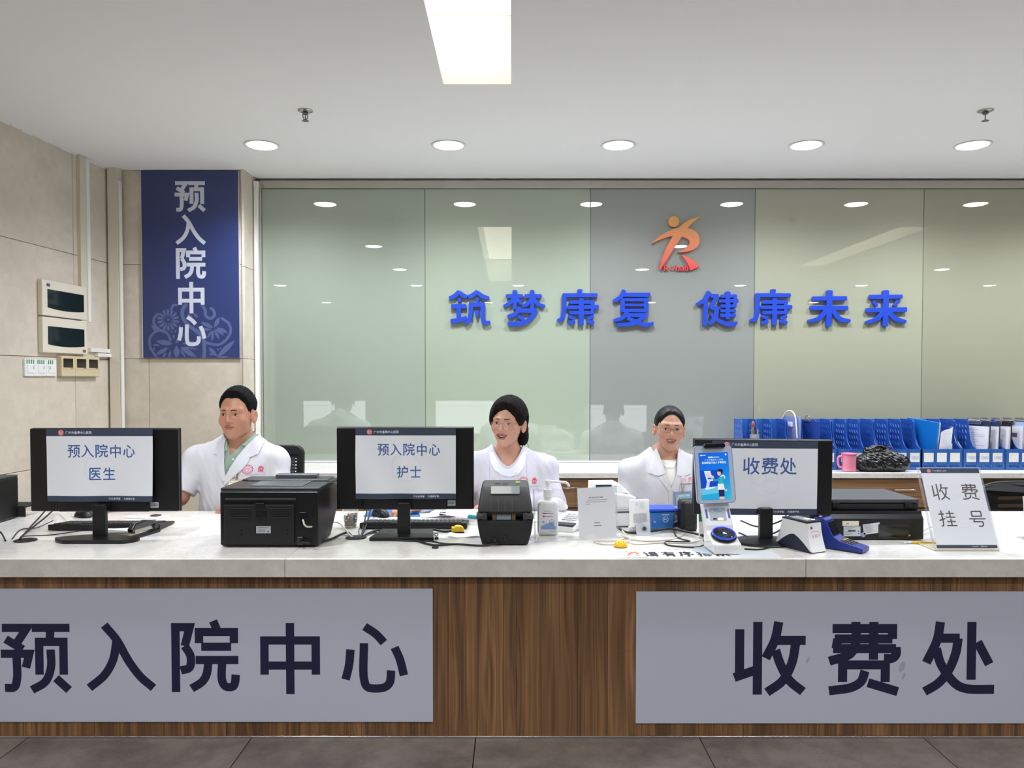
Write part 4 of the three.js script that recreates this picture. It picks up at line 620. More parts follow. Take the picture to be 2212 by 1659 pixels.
{
  const q = on(1522, 1163), o = thing('payment_sign', 'green and white payment card standing behind the kiosk', 'sign', V(q.x + .03, TOP, q.z)), [cv, x] = makeCanvas(384, 512); x.fillStyle = '#3f8a57'; x.fillRect(0, 0, 384, 512); x.fillStyle = '#eef0ee'; x.fillRect(60, 180, 324, 332); x.fillRect(0, 270, 384, 242); write(x, '微信', 70, 74, 64, 74, 9, '#a9cdb4'); x.strokeStyle = '#4d5a52'; x.lineWidth = 7; 
  x.fillStyle = '#3f8a57'; x.beginPath(); x.arc(220, 380, 46, 0, 7); x.fill();
  mesh('card', printed(.105, .138, .003).translate(0, .07, 0).rotateX(-.08), std(0xffffff, .5, { map: tex(cv) }), o, true); mesh('prop', box(.06, .09, .002, 0, .045, 0).rotateX(.35).translate(0, 0, -.045), M.white, o);
}
{
  // face payment kiosk
  const q = on(1573, 1200), o = thing('payment_kiosk', 'white face payment kiosk with a bright blue screen and a round black scan pad', 'payment kiosk', V(q.x, TOP, q.z - .005), .06);
  mesh('foot_plate', lathe([[.0001, .003], [.082, .003], [.084, .0015], [.082, 0], [.0001, 0]], 48).scale(1, 1, .85).translate(-.02, 0, -.075), std(0xb9c4cb, .3), o);
  const prof = new THREE.Shape(); prof.moveTo(0, .004); prof.lineTo(0, .03); prof.quadraticCurveTo(0, .04, -.01, .043); prof.lineTo(-.085, .072); prof.lineTo(-.09, .09); prof.lineTo(-.135, .165); prof.lineTo(-.165, .18); prof.lineTo(-.175, .165); prof.lineTo(-.12, .06); prof.lineTo(-.12, .004); prof.closePath();
  mesh('pedestal', ext(prof, .104, .008, 3).rotateY(-Math.PI / 2).translate(.052, 0, 0), M.whiteGloss, o);
  const onPad = (g) => g.rotateX(-Math.PI / 2 + .366 + Math.PI / 2).translate(0, .06, -.045);
  mesh('scan_pad', onPad(lathe([[.0001, .012], [.038, .012], [.044, .009], [.046, .003], [.046, 0], [.0001, 0]], 48)), M.blackGloss, o); mesh('glow_ring', onPad(new THREE.TorusGeometry(.0405, .0022, 10, 60).rotateX(Math.PI / 2).translate(0, .0118, 0)), std(0x1133ee, .3, { emissive: 0x2244ff, emissiveIntensity: 1.5 }), o); mesh('pad_mark', onPad([ball(.005, 0, .0128, 0, 1, .2, 1), ball(.0025, .006, .0128, .003, 1, .2, 1), ball(.0018, .02, .0128, .026, 1, .2, 1)].reduce((a, b) => join([a, b]))), std(0xffffff, .3, { emissive: 0xffffff, emissiveIntensity: 1 }), o);
  const mid = (g) => g.rotateX(-.52).translate(0, .128, -.112); mesh('reader_panel', mid(box(.06, .05, .003, 0, .0, 0, .002)), std(0xaab2b8, .3), o); for (const s of [-1, 1]) mesh('side_strip', mid(box(.007, .036, .004, s * .042, .002, 0, .002)), std(0x4a63c4, .4), o); mesh('reader_lamp', mid(box(.02, .009, .004, .008, -.02, .001, .002)), std(0xffeed0, .3, { emissive: 0xffe2b0, emissiveIntensity: 1.4 }), o); mesh('reader_slot', mid(box(.014, .007, .003, -.014, -.019, .001, .002)), M.black, o);
  { const [cv, x] = makeCanvas(128, 48); x.fillStyle = '#aab2b8'; x.fillRect(0, 0, 128, 48); x.fillStyle = '#3f74b8'; x.font = 'bold 26px sans-serif'; x.fillText('CHS', 24, 26); x.fillRect(24, 34, 84, 6); mesh('reader_print', mid(printed(.05, .0188, .0006).translate(0, .014, .002)), std(0xffffff, .4, { map: tex(cv) }), o, true); }
  const tab = (g) => join(g).rotateX(-.16).rotateZ(.035).translate(-.008, .275, -.125), w = .146, h = .216;
  mesh('tablet_shell', tab(ext(roundRect(w, h, .014), .016, .003, 3).translate(0, 0, -.016)), std(0xbcc6d2, .3), o); mesh('tablet_rim', tab(new THREE.TubeGeometry(new THREE.CatmullRomCurve3(roundRect(w - .003, h - .003, .013).getSpacedPoints(80).slice(0, -1).map((p) => V(p.x, p.y, -.001)), true), 120, .0016, 6, true)), std(0x6b93d6, .3), o);
  mesh('camera_bar', tab(ext(roundRect(.082, .02, .0099, .006, h / 2 - .002), .016, .004, 3).translate(0, 0, -.008)), M.blackGloss, o);
  const [cv, x] = makeCanvas(512, 800), gr = '#1878ee'; x.fillStyle = gr; x.fillRect(0, 0, 512, 800); const lg = x.createLinearGradient(0, 0, 512, 800); lg.addColorStop(0, '#0a63ea'); lg.addColorStop(.5, '#0f87f2'); lg.addColorStop(1, '#2fd0f6'); x.fillStyle = lg; x.fillRect(0, 0, 512, 800);
  x.fillStyle = '#0a4fd0'; x.fillRect(0, 300, 330, 310); x.fillStyle = '#6fd0f2'; x.beginPath(); x.moveTo(0, 610); x.lineTo(330, 570); x.lineTo(330, 800); x.lineTo(0, 800); x.fill(); x.fillStyle = '#25b4ec'; x.beginPath(); x.moveTo(0, 720); x.lineTo(330, 690); x.lineTo(330, 800); x.lineTo(0, 800); x.fill();
  x.fillStyle = '#fff'; x.beginPath(); x.moveTo(70, 312); x.lineTo(180, 312); x.lineTo(220, 485); x.lineTo(112, 495); x.fill(); x.fillStyle = '#d8e4fb'; x.beginPath(); x.moveTo(90, 336); x.lineTo(172, 336); x.lineTo(204, 474); x.lineTo(122, 482); x.fill(); x.fillStyle = '#3b52a8'; x.fillRect(126, 430, 66, 22); x.fillStyle = '#cfe0fa'; x.beginPath(); x.moveTo(110, 495); x.lineTo(160, 490); x.lineTo(140, 600); x.lineTo(80, 600); x.fill(); x.fillStyle = '#eef3ff'; x.beginPath(); x.moveTo(60, 600); x.lineTo(250, 580); x.lineTo(240, 606); x.lineTo(90, 634); x.fill();
  x.fillStyle = '#241f3c'; x.beginPath(); x.arc(352, 332, 46, 0, 7); x.fill(); x.fillStyle = '#f2c7b4'; x.beginPath(); x.ellipse(330, 360, 32, 44, 0, 0, 7); x.fill(); x.fillStyle = '#241f3c'; x.fillRect(318, 292, 78, 40); x.fillStyle = '#f4f5fa'; x.beginPath(); x.arc(390, 430, 42, 0, 7); x.fill(); x.fillStyle = '#39b9d8'; x.beginPath(); x.moveTo(310, 430); x.lineTo(410, 410); x.lineTo(424, 640); x.lineTo(290, 640); x.fill(); x.fillStyle = '#f7f8fc'; x.fillRect(290, 540, 120, 104); x.strokeStyle = '#2fa6c9'; x.lineWidth = 34; x.lineCap = 'round'; x.beginPath(); x.moveTo(320, 460); x.lineTo(250, 480); x.lineTo(224, 430); x.stroke(); x.beginPath(); x.moveTo(400, 450); x.lineTo(414, 560); x.lineTo(424, 630); x.stroke(); x.fillStyle = '#f2c7b4'; x.beginPath(); x.arc(216, 416, 22, 0, 7); x.fill(); x.beginPath(); x.arc(428, 650, 20, 0, 7); x.fill(); x.fillStyle = '#2b2d5e'; x.fillRect(300, 640, 96, 120); x.fillStyle = '#f2cfc0'; x.fillRect(306, 758, 84, 42);
  x.fillStyle = '#eaf3ff'; x.fillRect(24, 32, 34, 22); x.fillRect(62, 36, 60, 12); x.beginPath(); x.arc(470, 42, 16, 0, 7); x.fill(); x.fillRect(160, 70, 84, 24); x.fillRect(250, 76, 104, 12); write(x, '广州市番禺中心医院', 100, 112, 30, 36, 11, '#eaf3ff'); write(x, '医保保全付免入卡有安全', 46, 154, 38, 38.5, 15, '#ffffff');
  mesh('screen', tab([printed(w - .034, h - .042, .001).translate(0, -.006, .0005)]), std(0x0a0a0a, .2, { emissive: 0xffffff, emissiveMap: tex(cv), emissiveIntensity: 1.15 }), o, true);
  mesh('tablet_neck', box(.05, .05, .02, 0, .175, -.152, .005), M.whiteGloss, o);
  const l = new THREE.RectAreaLight(0x4aa0ff, .6, w - .04, h - .05), lp = V(0, .275, -.115).applyAxisAngle(V(0, 1, 0), .06).add(o.position); l.position.copy(lp); l.lookAt(lp.x, lp.y + .15, lp.z + 1); scene.add(l);
}
{
  // white scan box
  const q = on(1745, 1192), o = thing('code_scanner', 'white box-shaped code scanner with a dark wedge side and a glowing top window', 'scanner', V(q.x - .005, TOP, q.z - .055), .48), w = .075;
  const prof = new THREE.Shape(); prof.moveTo(.085, .004); prof.quadraticCurveTo(.062, .06, .06, .105); prof.lineTo(-.058, .112); prof.quadraticCurveTo(-.062, .06, -.095, .004); prof.closePath();
  mesh('housing', ext(prof, w, .004, 2).rotateY(-Math.PI / 2).translate(w / 2, 0, 0), M.white, o);
  const wedge = new THREE.Shape(); wedge.moveTo(.082, .001); wedge.quadraticCurveTo(.02, .058, -.002, .058); wedge.quadraticCurveTo(-.03, .058, -.092, .001); wedge.closePath(); mesh('side_wedge', ext(wedge, .003, .0006).rotateY(-Math.PI / 2).translate(-w / 2 + .0025, 0, 0), M.navy, o); mesh('base', box(w - .004, .006, .17, 0, .003, -.005, .002), M.black, o);
  mesh('top_frame', box(w, .006, .118, 0, .1105, .001, .002).rotateX(0), M.navy, o); mesh('scan_window', box(w * .62, .002, .085, 0, .1135, .004, .001), phys(0x9aa59c, .06, { clearcoat: 1 }), o); mesh('window_lamp', [ball(.009, .008, .1142, .02, 1.4, .12, 1.2), ball(.006, .014, .1142, .042, 1.4, .12, 1)], std(0xf2f4d8, .3, { emissive: 0xf4f2d0, emissiveIntensity: 1.3 }), o);
  const [cv, x] = makeCanvas(256, 384); x.fillStyle = '#edeeee'; x.fillRect(0, 0, 256, 384); x.fillStyle = '#c43a52'; x.fillRect(40, 30, 26, 40); x.fillStyle = '#2a7f78'; x.fillRect(64, 30, 24, 40); x.strokeStyle = '#c7423f'; x.lineWidth = 6; x.beginPath(); x.moveTo(40, 128); x.bezierCurveTo(100, 100, 140, 110, 190, 112); x.bezierCurveTo(200, 128, 216, 140, 222, 150); x.stroke(); write(x, '全民付', 52, 158, 52, 58, 9, '#c7423f'); x.fillStyle = '#8d8f93'; for (let i = 0; i < 4; i++) x.fillRect(54 + i * 46, 236, 8, 8); x.fillStyle = '#cc3a3f'; x.fillRect(50, 276, 170, 34); x.fillStyle = '#f0d6d4'; x.fillRect(74, 288, 50, 9); x.fillRect(140, 288, 60, 9);
  mesh('front_print', sheet(1, 1, 4, 12, (u, v) => { const y = .012 + v * .088, t = y / .105, z = .085 * (1 - t) * (1 - t) + 2 * .062 * t * (1 - t) + .06 * t * t; return [(u - .5) * (w - .008), y, z + .0012]; }), std(0xffffff, .45, { map: tex(cv) }), o, true);
}
{
  const q = on(1840, 1193), o = thing('card_terminal', 'dark blue swipe card terminal with coloured keys, in front of the inkjet printer', 'card terminal', V(q.x - .025, TOP, q.z - .06), .78), w = .07;
  const outer = new THREE.Shape(); outer.moveTo(.1, .004); outer.lineTo(.102, .02); outer.lineTo(.02, .036); outer.lineTo(-.005, .05); outer.lineTo(-.03, .1); outer.quadraticCurveTo(-.034, .112, -.05, .112); outer.lineTo(-.08, .108); outer.lineTo(-.082, .004); outer.closePath();
  mesh('body', ext(outer, w, .005, 3).rotateY(-Math.PI / 2).translate(w / 2, 0, 0), M.blueDark, o); mesh('bottom_shell', box(w - .003, .012, .17, 0, .006, .005, .004), M.navy, o);
  mesh('inner_screen', box(w - .018, .05, .003, 0, 0, 0, .001).rotateX(-.46).translate(0, .077, -.0145), M.blackGloss, o); mesh('top_reader', box(w - .02, .003, .024, 0, .1125, -.062, .001), M.blackGloss, o); mesh('top_lamp', box(.016, .002, .008, -.01, .1142, -.062, .001), std(0xb49cf0, .3, { emissive: 0xa488f0, emissiveIntensity: .8 }), o);
  const kp = (g) => g.rotateX(.19).translate(0, .038, .014); mesh('keypad', kp(box(w - .014, .003, .05, 0, -.001, .028, .001)), M.black, o); [['red', -.018, 0xc9434a], ['yellow', 0, 0xd0b23c], ['green', .018, 0x5fa548]].forEach(([, x, c]) => mesh('key', kp(box(.014, .004, .008, x, .002, .012, .0015)), std(c, .4), o)); for (let i = 0; i < 9; i++) mesh('key', kp(box(.014, .004, .007, -.018 + (i % 3) * .018, .001, .024 + Math.floor(i / 3) * .0105, .0015)), M.charcoal, o);
}
{
  // tilted acrylic sign at the right
  const d0 = 2.78, w = .236, o = thing('acrylic_stand', 'tilted clear acrylic sign stand with four large dark characters at the right', 'sign stand', V((2095.5 - 1106) * d0 / FOCAL, TOP, -d0)), h = .318, tilt = -.42;
  const up = (g) => join(g).rotateX(tilt).translate(0, .002, 0);
  mesh('front_pane', up(box(w, h, .003, 0, h / 2, 0, .001)), M.acrylic, o); mesh('rear_pane', up(box(w, h, .003, 0, h / 2, -.007, .001)), M.acrylic, o); mesh('pane_edge', up([box(.005, h, .01, -w / 2, h / 2, -.0035, .001), box(.005, h, .01, w / 2, h / 2, -.0035, .001), box(w, .005, .01, 0, .0025, -.0035, .001), box(w, .004, .01, 0, h - .002, -.0035, .001)]), M.acrylicEdge, o);
  mesh('foot', box(w, .004, .12, 0, .0022, -.062, .001), std(0xd6c8a8, .3), o);
  const pw = .222, ph = .305, [cv, x] = makeCanvas(724, 1024); hospitalBands(x, 724, 1024, 62, 40); write(x, '收', 80, 205, 215, 200, 7.5, '#55504f'); write(x, '费', 440, 205, 215, 200, 7.5, '#55504f'); write(x, '挂', 92, 545, 215, 200, 7.5, '#55504f'); write(x, '号', 455, 545, 215, 200, 7.5, '#55504f');
  const pm = mesh('printed_sheet', up(printed(pw, ph, .001).translate(.004, ph / 2 + .01, -.0035)), std(0xffffff, .75, { map: tex(cv) }), o, true); pm.userData.label = 'white printed sheet with navy bands';
  const p = thing('pencil', 'yellow mechanical pencil lying behind the tilted sign', 'pencil', on(1990, 1175).setY(TOP + .005), -.12); mesh('barrel', cyl(.0048, .0048, .15, 0, 0, 0, 12).rotateZ(Math.PI / 2).translate(.04, 0, 0), M.yellow, p); mesh('tip', cyl(.0048, .0012, .03, 0, 0, 0, 12).rotateZ(-Math.PI / 2).translate(-.05, 0, 0), M.steel, p);
  const e = on(2232, 1168), s = thing('acrylic_stand', 'pale sign stand cut off by the right edge of the picture', 'sign stand', V(e.x, TOP, e.z)); mesh('front_pane', box(.1, .17, .004, .02, .087, 0, .001).rotateX(-.12), std(0xd8d2c8, .3), s); mesh('foot', box(.1, .003, .07, .02, .002, -.03, .001), M.acrylicEdge, s);
}
{
  const q = on(1342, 1184), o = thing('desk_bell', 'small yellow dome with a plain smiling face on the counter edge', 'ornament', V(q.x, TOP, q.z - .02)); mesh('dome', lathe([[.0001, .026], [.012, .0245], [.02, .018], [.0245, .008], [.025, .001], [.0001, .001]], 40), M.yellow, o);
  for (const s of [-1, 1]) mesh('eye', ball(.0016, s * .009, .0208, .0135, 1, 1, 1, 10), M.blackMatt, o); mesh('mouth', tube([V(-.006, .018, .0175), V(0, .0158, .0195), V(.006, .018, .0175)], .0007), std(0xa06a10, .5), o);
  // floor-style sticker on the worktop
  const a = on(1326, 1190), b = on(1343, 1207), c = on(1660, 1190), w = c.x - a.x + .02, d = b.z - a.z + .008, [cv, x] = makeCanvas(1400, Math.round(1400 * d / w)), H2 = cv.height; x.fillStyle = '#e3e6e8'; x.fillRect(0, 0, 1400, H2);
  x.save(); x.translate(60, H2 * .06); x.scale(.118, .135); x.fillStyle = '#e6a04e'; x.beginPath(); x.moveTo(-100, 640); x.quadraticCurveTo(560, 430, 950, 420); x.quadraticCurveTo(1120, 220, 1445, 160); x.lineTo(1145, 450); x.lineTo(800, 600); x.closePath(); x.fill(); x.beginPath(); x.arc(620, 220, 120, 0, 7); x.fill(); x.fillStyle = '#d8543f'; x.beginPath(); x.moveTo(1145, 450); x.quadraticCurveTo(1430, 540, 1430, 780); x.quadraticCurveTo(1300, 1000, 920, 1010); x.quadraticCurveTo(1200, 900, 1200, 780); x.quadraticCurveTo(1150, 640, 1000, 640); x.lineTo(520, 1420); x.lineTo(400, 1420); x.lineTo(780, 560); x.closePath(); x.fill(); x.beginPath(); x.moveTo(1010, 1080); x.lineTo(1450, 1330); x.lineTo(1200, 1420); x.fill(); x.restore();
  x.fillStyle = '#8a8d92'; for (let i = 0; i < 4; i++) x.fillRect(90 + i * 46, H2 * .84, 40, H2 * .07);
  x.save(); x.scale(1, H2 * .58 / 120); write(x, '请有序排队', 262, 38, 122, 152, 17, '#2f2e33'); x.restore();
  const m = mesh('counter_sticker', printed(w, d, .0008).rotateX(-Math.PI / 2), std(0xffffff, .4, { map: tex(cv) }), scene, true); m.position.set((a.x + c.x) / 2, TOP + .0006, (a.z + b.z) / 2 - .004); tag(m, 'white sticker with emblem and black characters on the counter edge', 'sticker');
}

// ---------------------------------------------------------------- cables lying on the worktop
function cable(label, pts, r, mat) { const P = pts.map((p) => (Array.isArray(p) ? on(p[0], p[1]).add(V(0, r + (p[2] ?? .0005), 0)) : p)); const m = mesh('cable', tube(P, r, P.length * 12, 8), mat, scene); return tag(m, label, 'cable'); }
const pr = V(-.908, TOP, -2.84), pw2 = V(.123, .112, .004), plugA = pr.clone().add(V(.128, .105, .006)), plugB = pr.clone().add(V(.118, .028, .01));
cable('cream cable from the back of the laser printer down to the desk hole', [plugA, plugA.clone().add(V(.03, -.02, .03)), [727, 1140, .02], [752, 1158, .008], V(on(766, 1161).x, TOP - .01, on(766, 1161).z)], .0034, M.cableWhite);
cable('thick black power cable with a white tag behind the laser printer', [plugB, plugB.clone().add(V(.03, -.006, .012)), [712, 1168], [738, 1157, .002], [754, 1156, .004], V(on(765, 1162).x, TOP - .01, on(765, 1162).z)], .0044, M.cable);
{ const q = on(695, 1170), m = mesh('cable_tag', cyl(.0058, .0058, .03, 0, 0, 0, 12).rotateZ(Math.PI / 2 - .15), M.white, scene); m.position.set(q.x, TOP + .0066, q.z); m.rotation.y = .3; tag(m, 'white tag sleeve on the power cable of the laser printer', 'tag'); }
cable('black cable from the middle monitor into the desk hole, left strand', [V(-.52, TOP + .115, -3.05), [800, 1110, .05], [787, 1140, .02], V(on(780, 1160).x, TOP - .01, on(780, 1160).z)], .0032, M.cable);
cable('black cable from the middle monitor into the desk hole, right strand', [V(-.5, TOP + .115, -3.05), [808, 1108, .05], [791, 1145, .015], V(on(774, 1162).x, TOP - .01, on(774, 1162).z)], .004, M.cable);
cable('black cable running from the desk hole across to the label printer', [V(on(781, 1161).x, TOP - .01, on(781, 1161).z), [792, 1158, .004], [818, 1149, .003], [845, 1157, .01], [880, 1163, .002], [905, 1172], [938, 1180], [985, 1178], [1040, 1181], V(on(1076, 1179).x, TOP + .012, on(1076, 1179).z + .012)], .004, M.cable);
cable('black cable looping under the middle monitor base towards the label printer', [[783, 1160, .002], [815, 1153, .002], [850, 1168, .002], [900, 1171], [930, 1171], [960, 1176], [1030, 1180]], .003, M.cable);
{ const q = on(940, 1184), m = mesh('cable_ring', new THREE.TorusGeometry(.01, .0032, 10, 30).rotateX(Math.PI / 2), M.cable, scene); m.position.set(q.x, TOP + .0035, q.z); tag(m, 'small black rubber ring under the crossing cables', 'ring'); }
cable('thin black keyboard wire beside the middle desk hole', [[783, 1139, .006], [775, 1148, .003], [777, 1160, .001]], .0016, M.cable);
cable('black cable from the left monitor down to the desk, upper strand', [V(-1.72, TOP + .1, -3.05), [120, 1112, .05], [80, 1135, .02], [44, 1166, .002]], .0032, M.cable);
cable('black cable from the left monitor down to the desk, lower strand', [V(-1.7, TOP + .1, -3.05), [142, 1108, .05], [95, 1132, .02], [50, 1160, .004], [43, 1167, .001]], .0036, M.cable);
cable('thin black wire looping from the left keyboard to the desk hole', [[114, 1132, .012], [80, 1143, .004], [45, 1147, .003], [26, 1166, .001]], .0022, M.cable);
cable('thin dark wire running from under the left monitor base to the desk hole', [[178, 1148, .002], [110, 1157, .001], [52, 1160, .001], [44, 1166, .001]], .002, M.cable);
cable('black cable coming in from the left edge of the counter', [[-14, 1158, .03], [2, 1163, .02], [12, 1170, .001]], .003, M.cable);
cable('white cable looping in front of the acrylic stand', [[1344, 1152, .01], [1352, 1162, .004], [1330, 1170, .002], [1283, 1170], [1310, 1178], [1352, 1174, .003], [1360, 1168, .006], [1340, 1163, .01]], .0026, M.cableWhite);
cable('white cable running from the acrylic stand towards the payment kiosk', [[1336, 1162, .002], [1390, 1170], [1440, 1168], [1470, 1160, .002], [1480, 1150, .004], [1462, 1146, .006], [1430, 1149]], .0026, M.cableWhite);
cable('second white cable lying along the counter towards the kiosk', [[1352, 1172, .004], [1375, 1177], [1430, 1174], [1490, 1174], [1526, 1166, .004]], .0024, M.cableWhite);
cable('white cable arching into the foot of the payment speaker', [[1334, 1139, .01], [1350, 1128, .035], [1372, 1126, .04], [1388, 1141, .028]], .0024, M.cableWhite);
cable('dark cable looping on the counter left of the kiosk', [[1452, 1132, .02], [1460, 1160, .002], [1490, 1172, .002], [1440, 1172], [1446, 1180], [1500, 1184], [1522, 1178], [1519, 1170, .004]], .0028, M.cable);
cable('dark cable bundle lying behind the payment speaker', [[1334, 1146, .006], [1360, 1155, .003], [1410, 1153, .006], [1450, 1150, .01], [1490, 1158, .01], [1530, 1166, .006]], .005, M.cable);
cable('dark cable from the kiosk foot to the right monitor base', [[1608, 1188, .001], [1640, 1189], [1668, 1182], [1690, 1170, .003], [1700, 1158, .006]], .003, M.cable);
cable('dark cable tangle behind the right monitor stand, upper', [[1600, 1142, .03], [1640, 1150, .02], [1690, 1140, .03], [1700, 1128, .05]], .0035, M.cable);
cable('dark cable tangle behind the right monitor stand, lower', [[1596, 1158, .01], [1630, 1168, .006], [1672, 1160, .012], [1698, 1148, .02]], .0035, M.cable);
cable('cream cable from the back of the inkjet printer', [V(1.545, TOP + .02, on(1912, 1167).z + .008), [1985, 1158, .006], [2012, 1150, .02], [2040, 1150, .004]], .0032, M.cableWhite);
// ---------------------------------------------------------------- people: distance fields, meshed with surface nets
const smin = (a, b, k) => { const h = Math.max(k - Math.abs(a - b), 0) / k; return Math.min(a, b) - h * h * k * .25; };
const smax = (a, b, k) => -smin(-a, -b, k);
const clamp = (x, a, b) => Math.min(b, Math.max(a, x)), sstep = (a, b, x) => { const t = clamp((x - a) / (b - a), 0, 1); return t * t * (3 - 2 * t); };
function cone(px, py, pz, b) {                 // tapered capsule b = [ax, ay, az, ra, bx, by, bz, rb]
  const dx = b[4] - b[0], dy = b[5] - b[1], dz = b[6] - b[2], ex = px - b[0], ey = py - b[1], ez = pz - b[2];
  const t = clamp((ex * dx + ey * dy + ez * dz) / (dx * dx + dy * dy + dz * dz + 1e-9), 0, 1), qx = ex - dx * t, qy = ey - dy * t, qz = ez - dz * t;
  return Math.sqrt(qx * qx + qy * qy + qz * qz) - (b[3] + (b[7] - b[3]) * t);
}
function ell(px, py, pz, c, r) { const x = (px - c[0]) / r[0], y = (py - c[1]) / r[1], z = (pz - c[2]) / r[2], k0 = Math.sqrt(x * x + y * y + z * z), a = x / r[0], b = y / r[1], e = z / r[2], k1 = Math.sqrt(a * a + b * b + e * e); return k0 * (k0 - 1) / (k1 + 1e-9); }
function net(f, lo, hi, c, paint) {             // surface nets over a box with cell size c
  const nx = Math.ceil((hi[0] - lo[0]) / c) + 1, ny = Math.ceil((hi[1] - lo[1]) / c) + 1, nz = Math.ceil((hi[2] - lo[2]) / c) + 1, v = new Float32Array(nx * ny * nz);
  // coarse pass first: far cells are filled from the coarse value
  const S = 4, far = c * S * 1.9;
  for (let k = 0; k < nz; k += S) for (let j = 0; j < ny; j += S) for (let i = 0; i < nx; i += S) {
    const m = f(lo[0] + (i + S / 2) * c, lo[1] + (j + S / 2) * c, lo[2] + (k + S / 2) * c), away = Math.abs(m) > far;
    for (let kk = k; kk < Math.min(nz, k + S); kk++) for (let jj = j; jj < Math.min(ny, j + S); jj++) for (let ii = i; ii < Math.min(nx, i + S); ii++) v[(kk * ny + jj) * nx + ii] = away ? m : f(lo[0] + ii * c, lo[1] + jj * c, lo[2] + kk * c);
  }
  const id = new Int32Array(nx * ny * nz).fill(-1), P = [], idx = [], at3 = (i, j, k) => (k * ny + j) * nx + i;
  const E = [[0, 1], [0, 2], [0, 4], [1, 3], [1, 5], [2, 3], [2, 6], [3, 7], [4, 5], [4, 6], [5, 7], [6, 7]];
  for (let k = 0; k < nz - 1; k++) for (let j = 0; j < ny - 1; j++) for (let i = 0; i < nx - 1; i++) {
    const q = [0, 1, 2, 3, 4, 5, 6, 7].map((m) => v[at3(i + (m & 1), j + (m >> 1 & 1), k + (m >> 2))]); let mask = 0; for (let m = 0; m < 8; m++) if (q[m] < 0) mask |= 1 << m;
    if (mask === 0 || mask === 255) continue;
    let x = 0, y = 0, z = 0, n = 0;
    for (const [a, b] of E) if ((q[a] < 0) !== (q[b] < 0)) { const t = q[a] / (q[a] - q[b]); x += (a & 1) + ((b & 1) - (a & 1)) * t; y += (a >> 1 & 1) + ((b >> 1 & 1) - (a >> 1 & 1)) * t; z += (a >> 2) + ((b >> 2) - (a >> 2)) * t; n++; }
    id[at3(i, j, k)] = P.length / 3; P.push(lo[0] + (i + x / n) * c, lo[1] + (j + y / n) * c, lo[2] + (k + z / n) * c);
  }
  const quad = (a, b, d, e, flip) => { if (a < 0 || b < 0 || d < 0 || e < 0) return; flip ? idx.push(a, d, b, b, d, e) : idx.push(a, b, d, b, e, d); };
  for (let k = 1; k < nz - 1; k++) for (let j = 1; j < ny - 1; j++) for (let i = 1; i < nx - 1; i++) {
    const s = v[at3(i, j, k)] < 0;
    if (s !== v[at3(i + 1, j, k)] < 0) quad(id[at3(i, j - 1, k - 1)], id[at3(i, j, k - 1)], id[at3(i, j - 1, k)], id[at3(i, j, k)], !s);
    if (s !== v[at3(i, j + 1, k)] < 0) quad(id[at3(i - 1, j, k - 1)], id[at3(i - 1, j, k)], id[at3(i, j, k - 1)], id[at3(i, j, k)], !s);
    if (s !== v[at3(i, j, k + 1)] < 0) quad(id[at3(i - 1, j - 1, k)], id[at3(i, j - 1, k)], id[at3(i - 1, j, k)], id[at3(i, j, k)], !s);
  }
  const g = new THREE.BufferGeometry(); g.setAttribute('position', new THREE.Float32BufferAttribute(P, 3)); g.setIndex(idx); g.computeVertexNormals();
  g.setAttribute('uv', new THREE.BufferAttribute(new Float32Array(P.length / 3 * 2), 2));
  if (paint) { const col = new Float32Array(P.length); for (let i = 0; i < P.length; i += 3) col.set(paint(P[i], P[i + 1], P[i + 2]), i); g.setAttribute('color', new THREE.BufferAttribute(col, 3)); }
  return g;
}
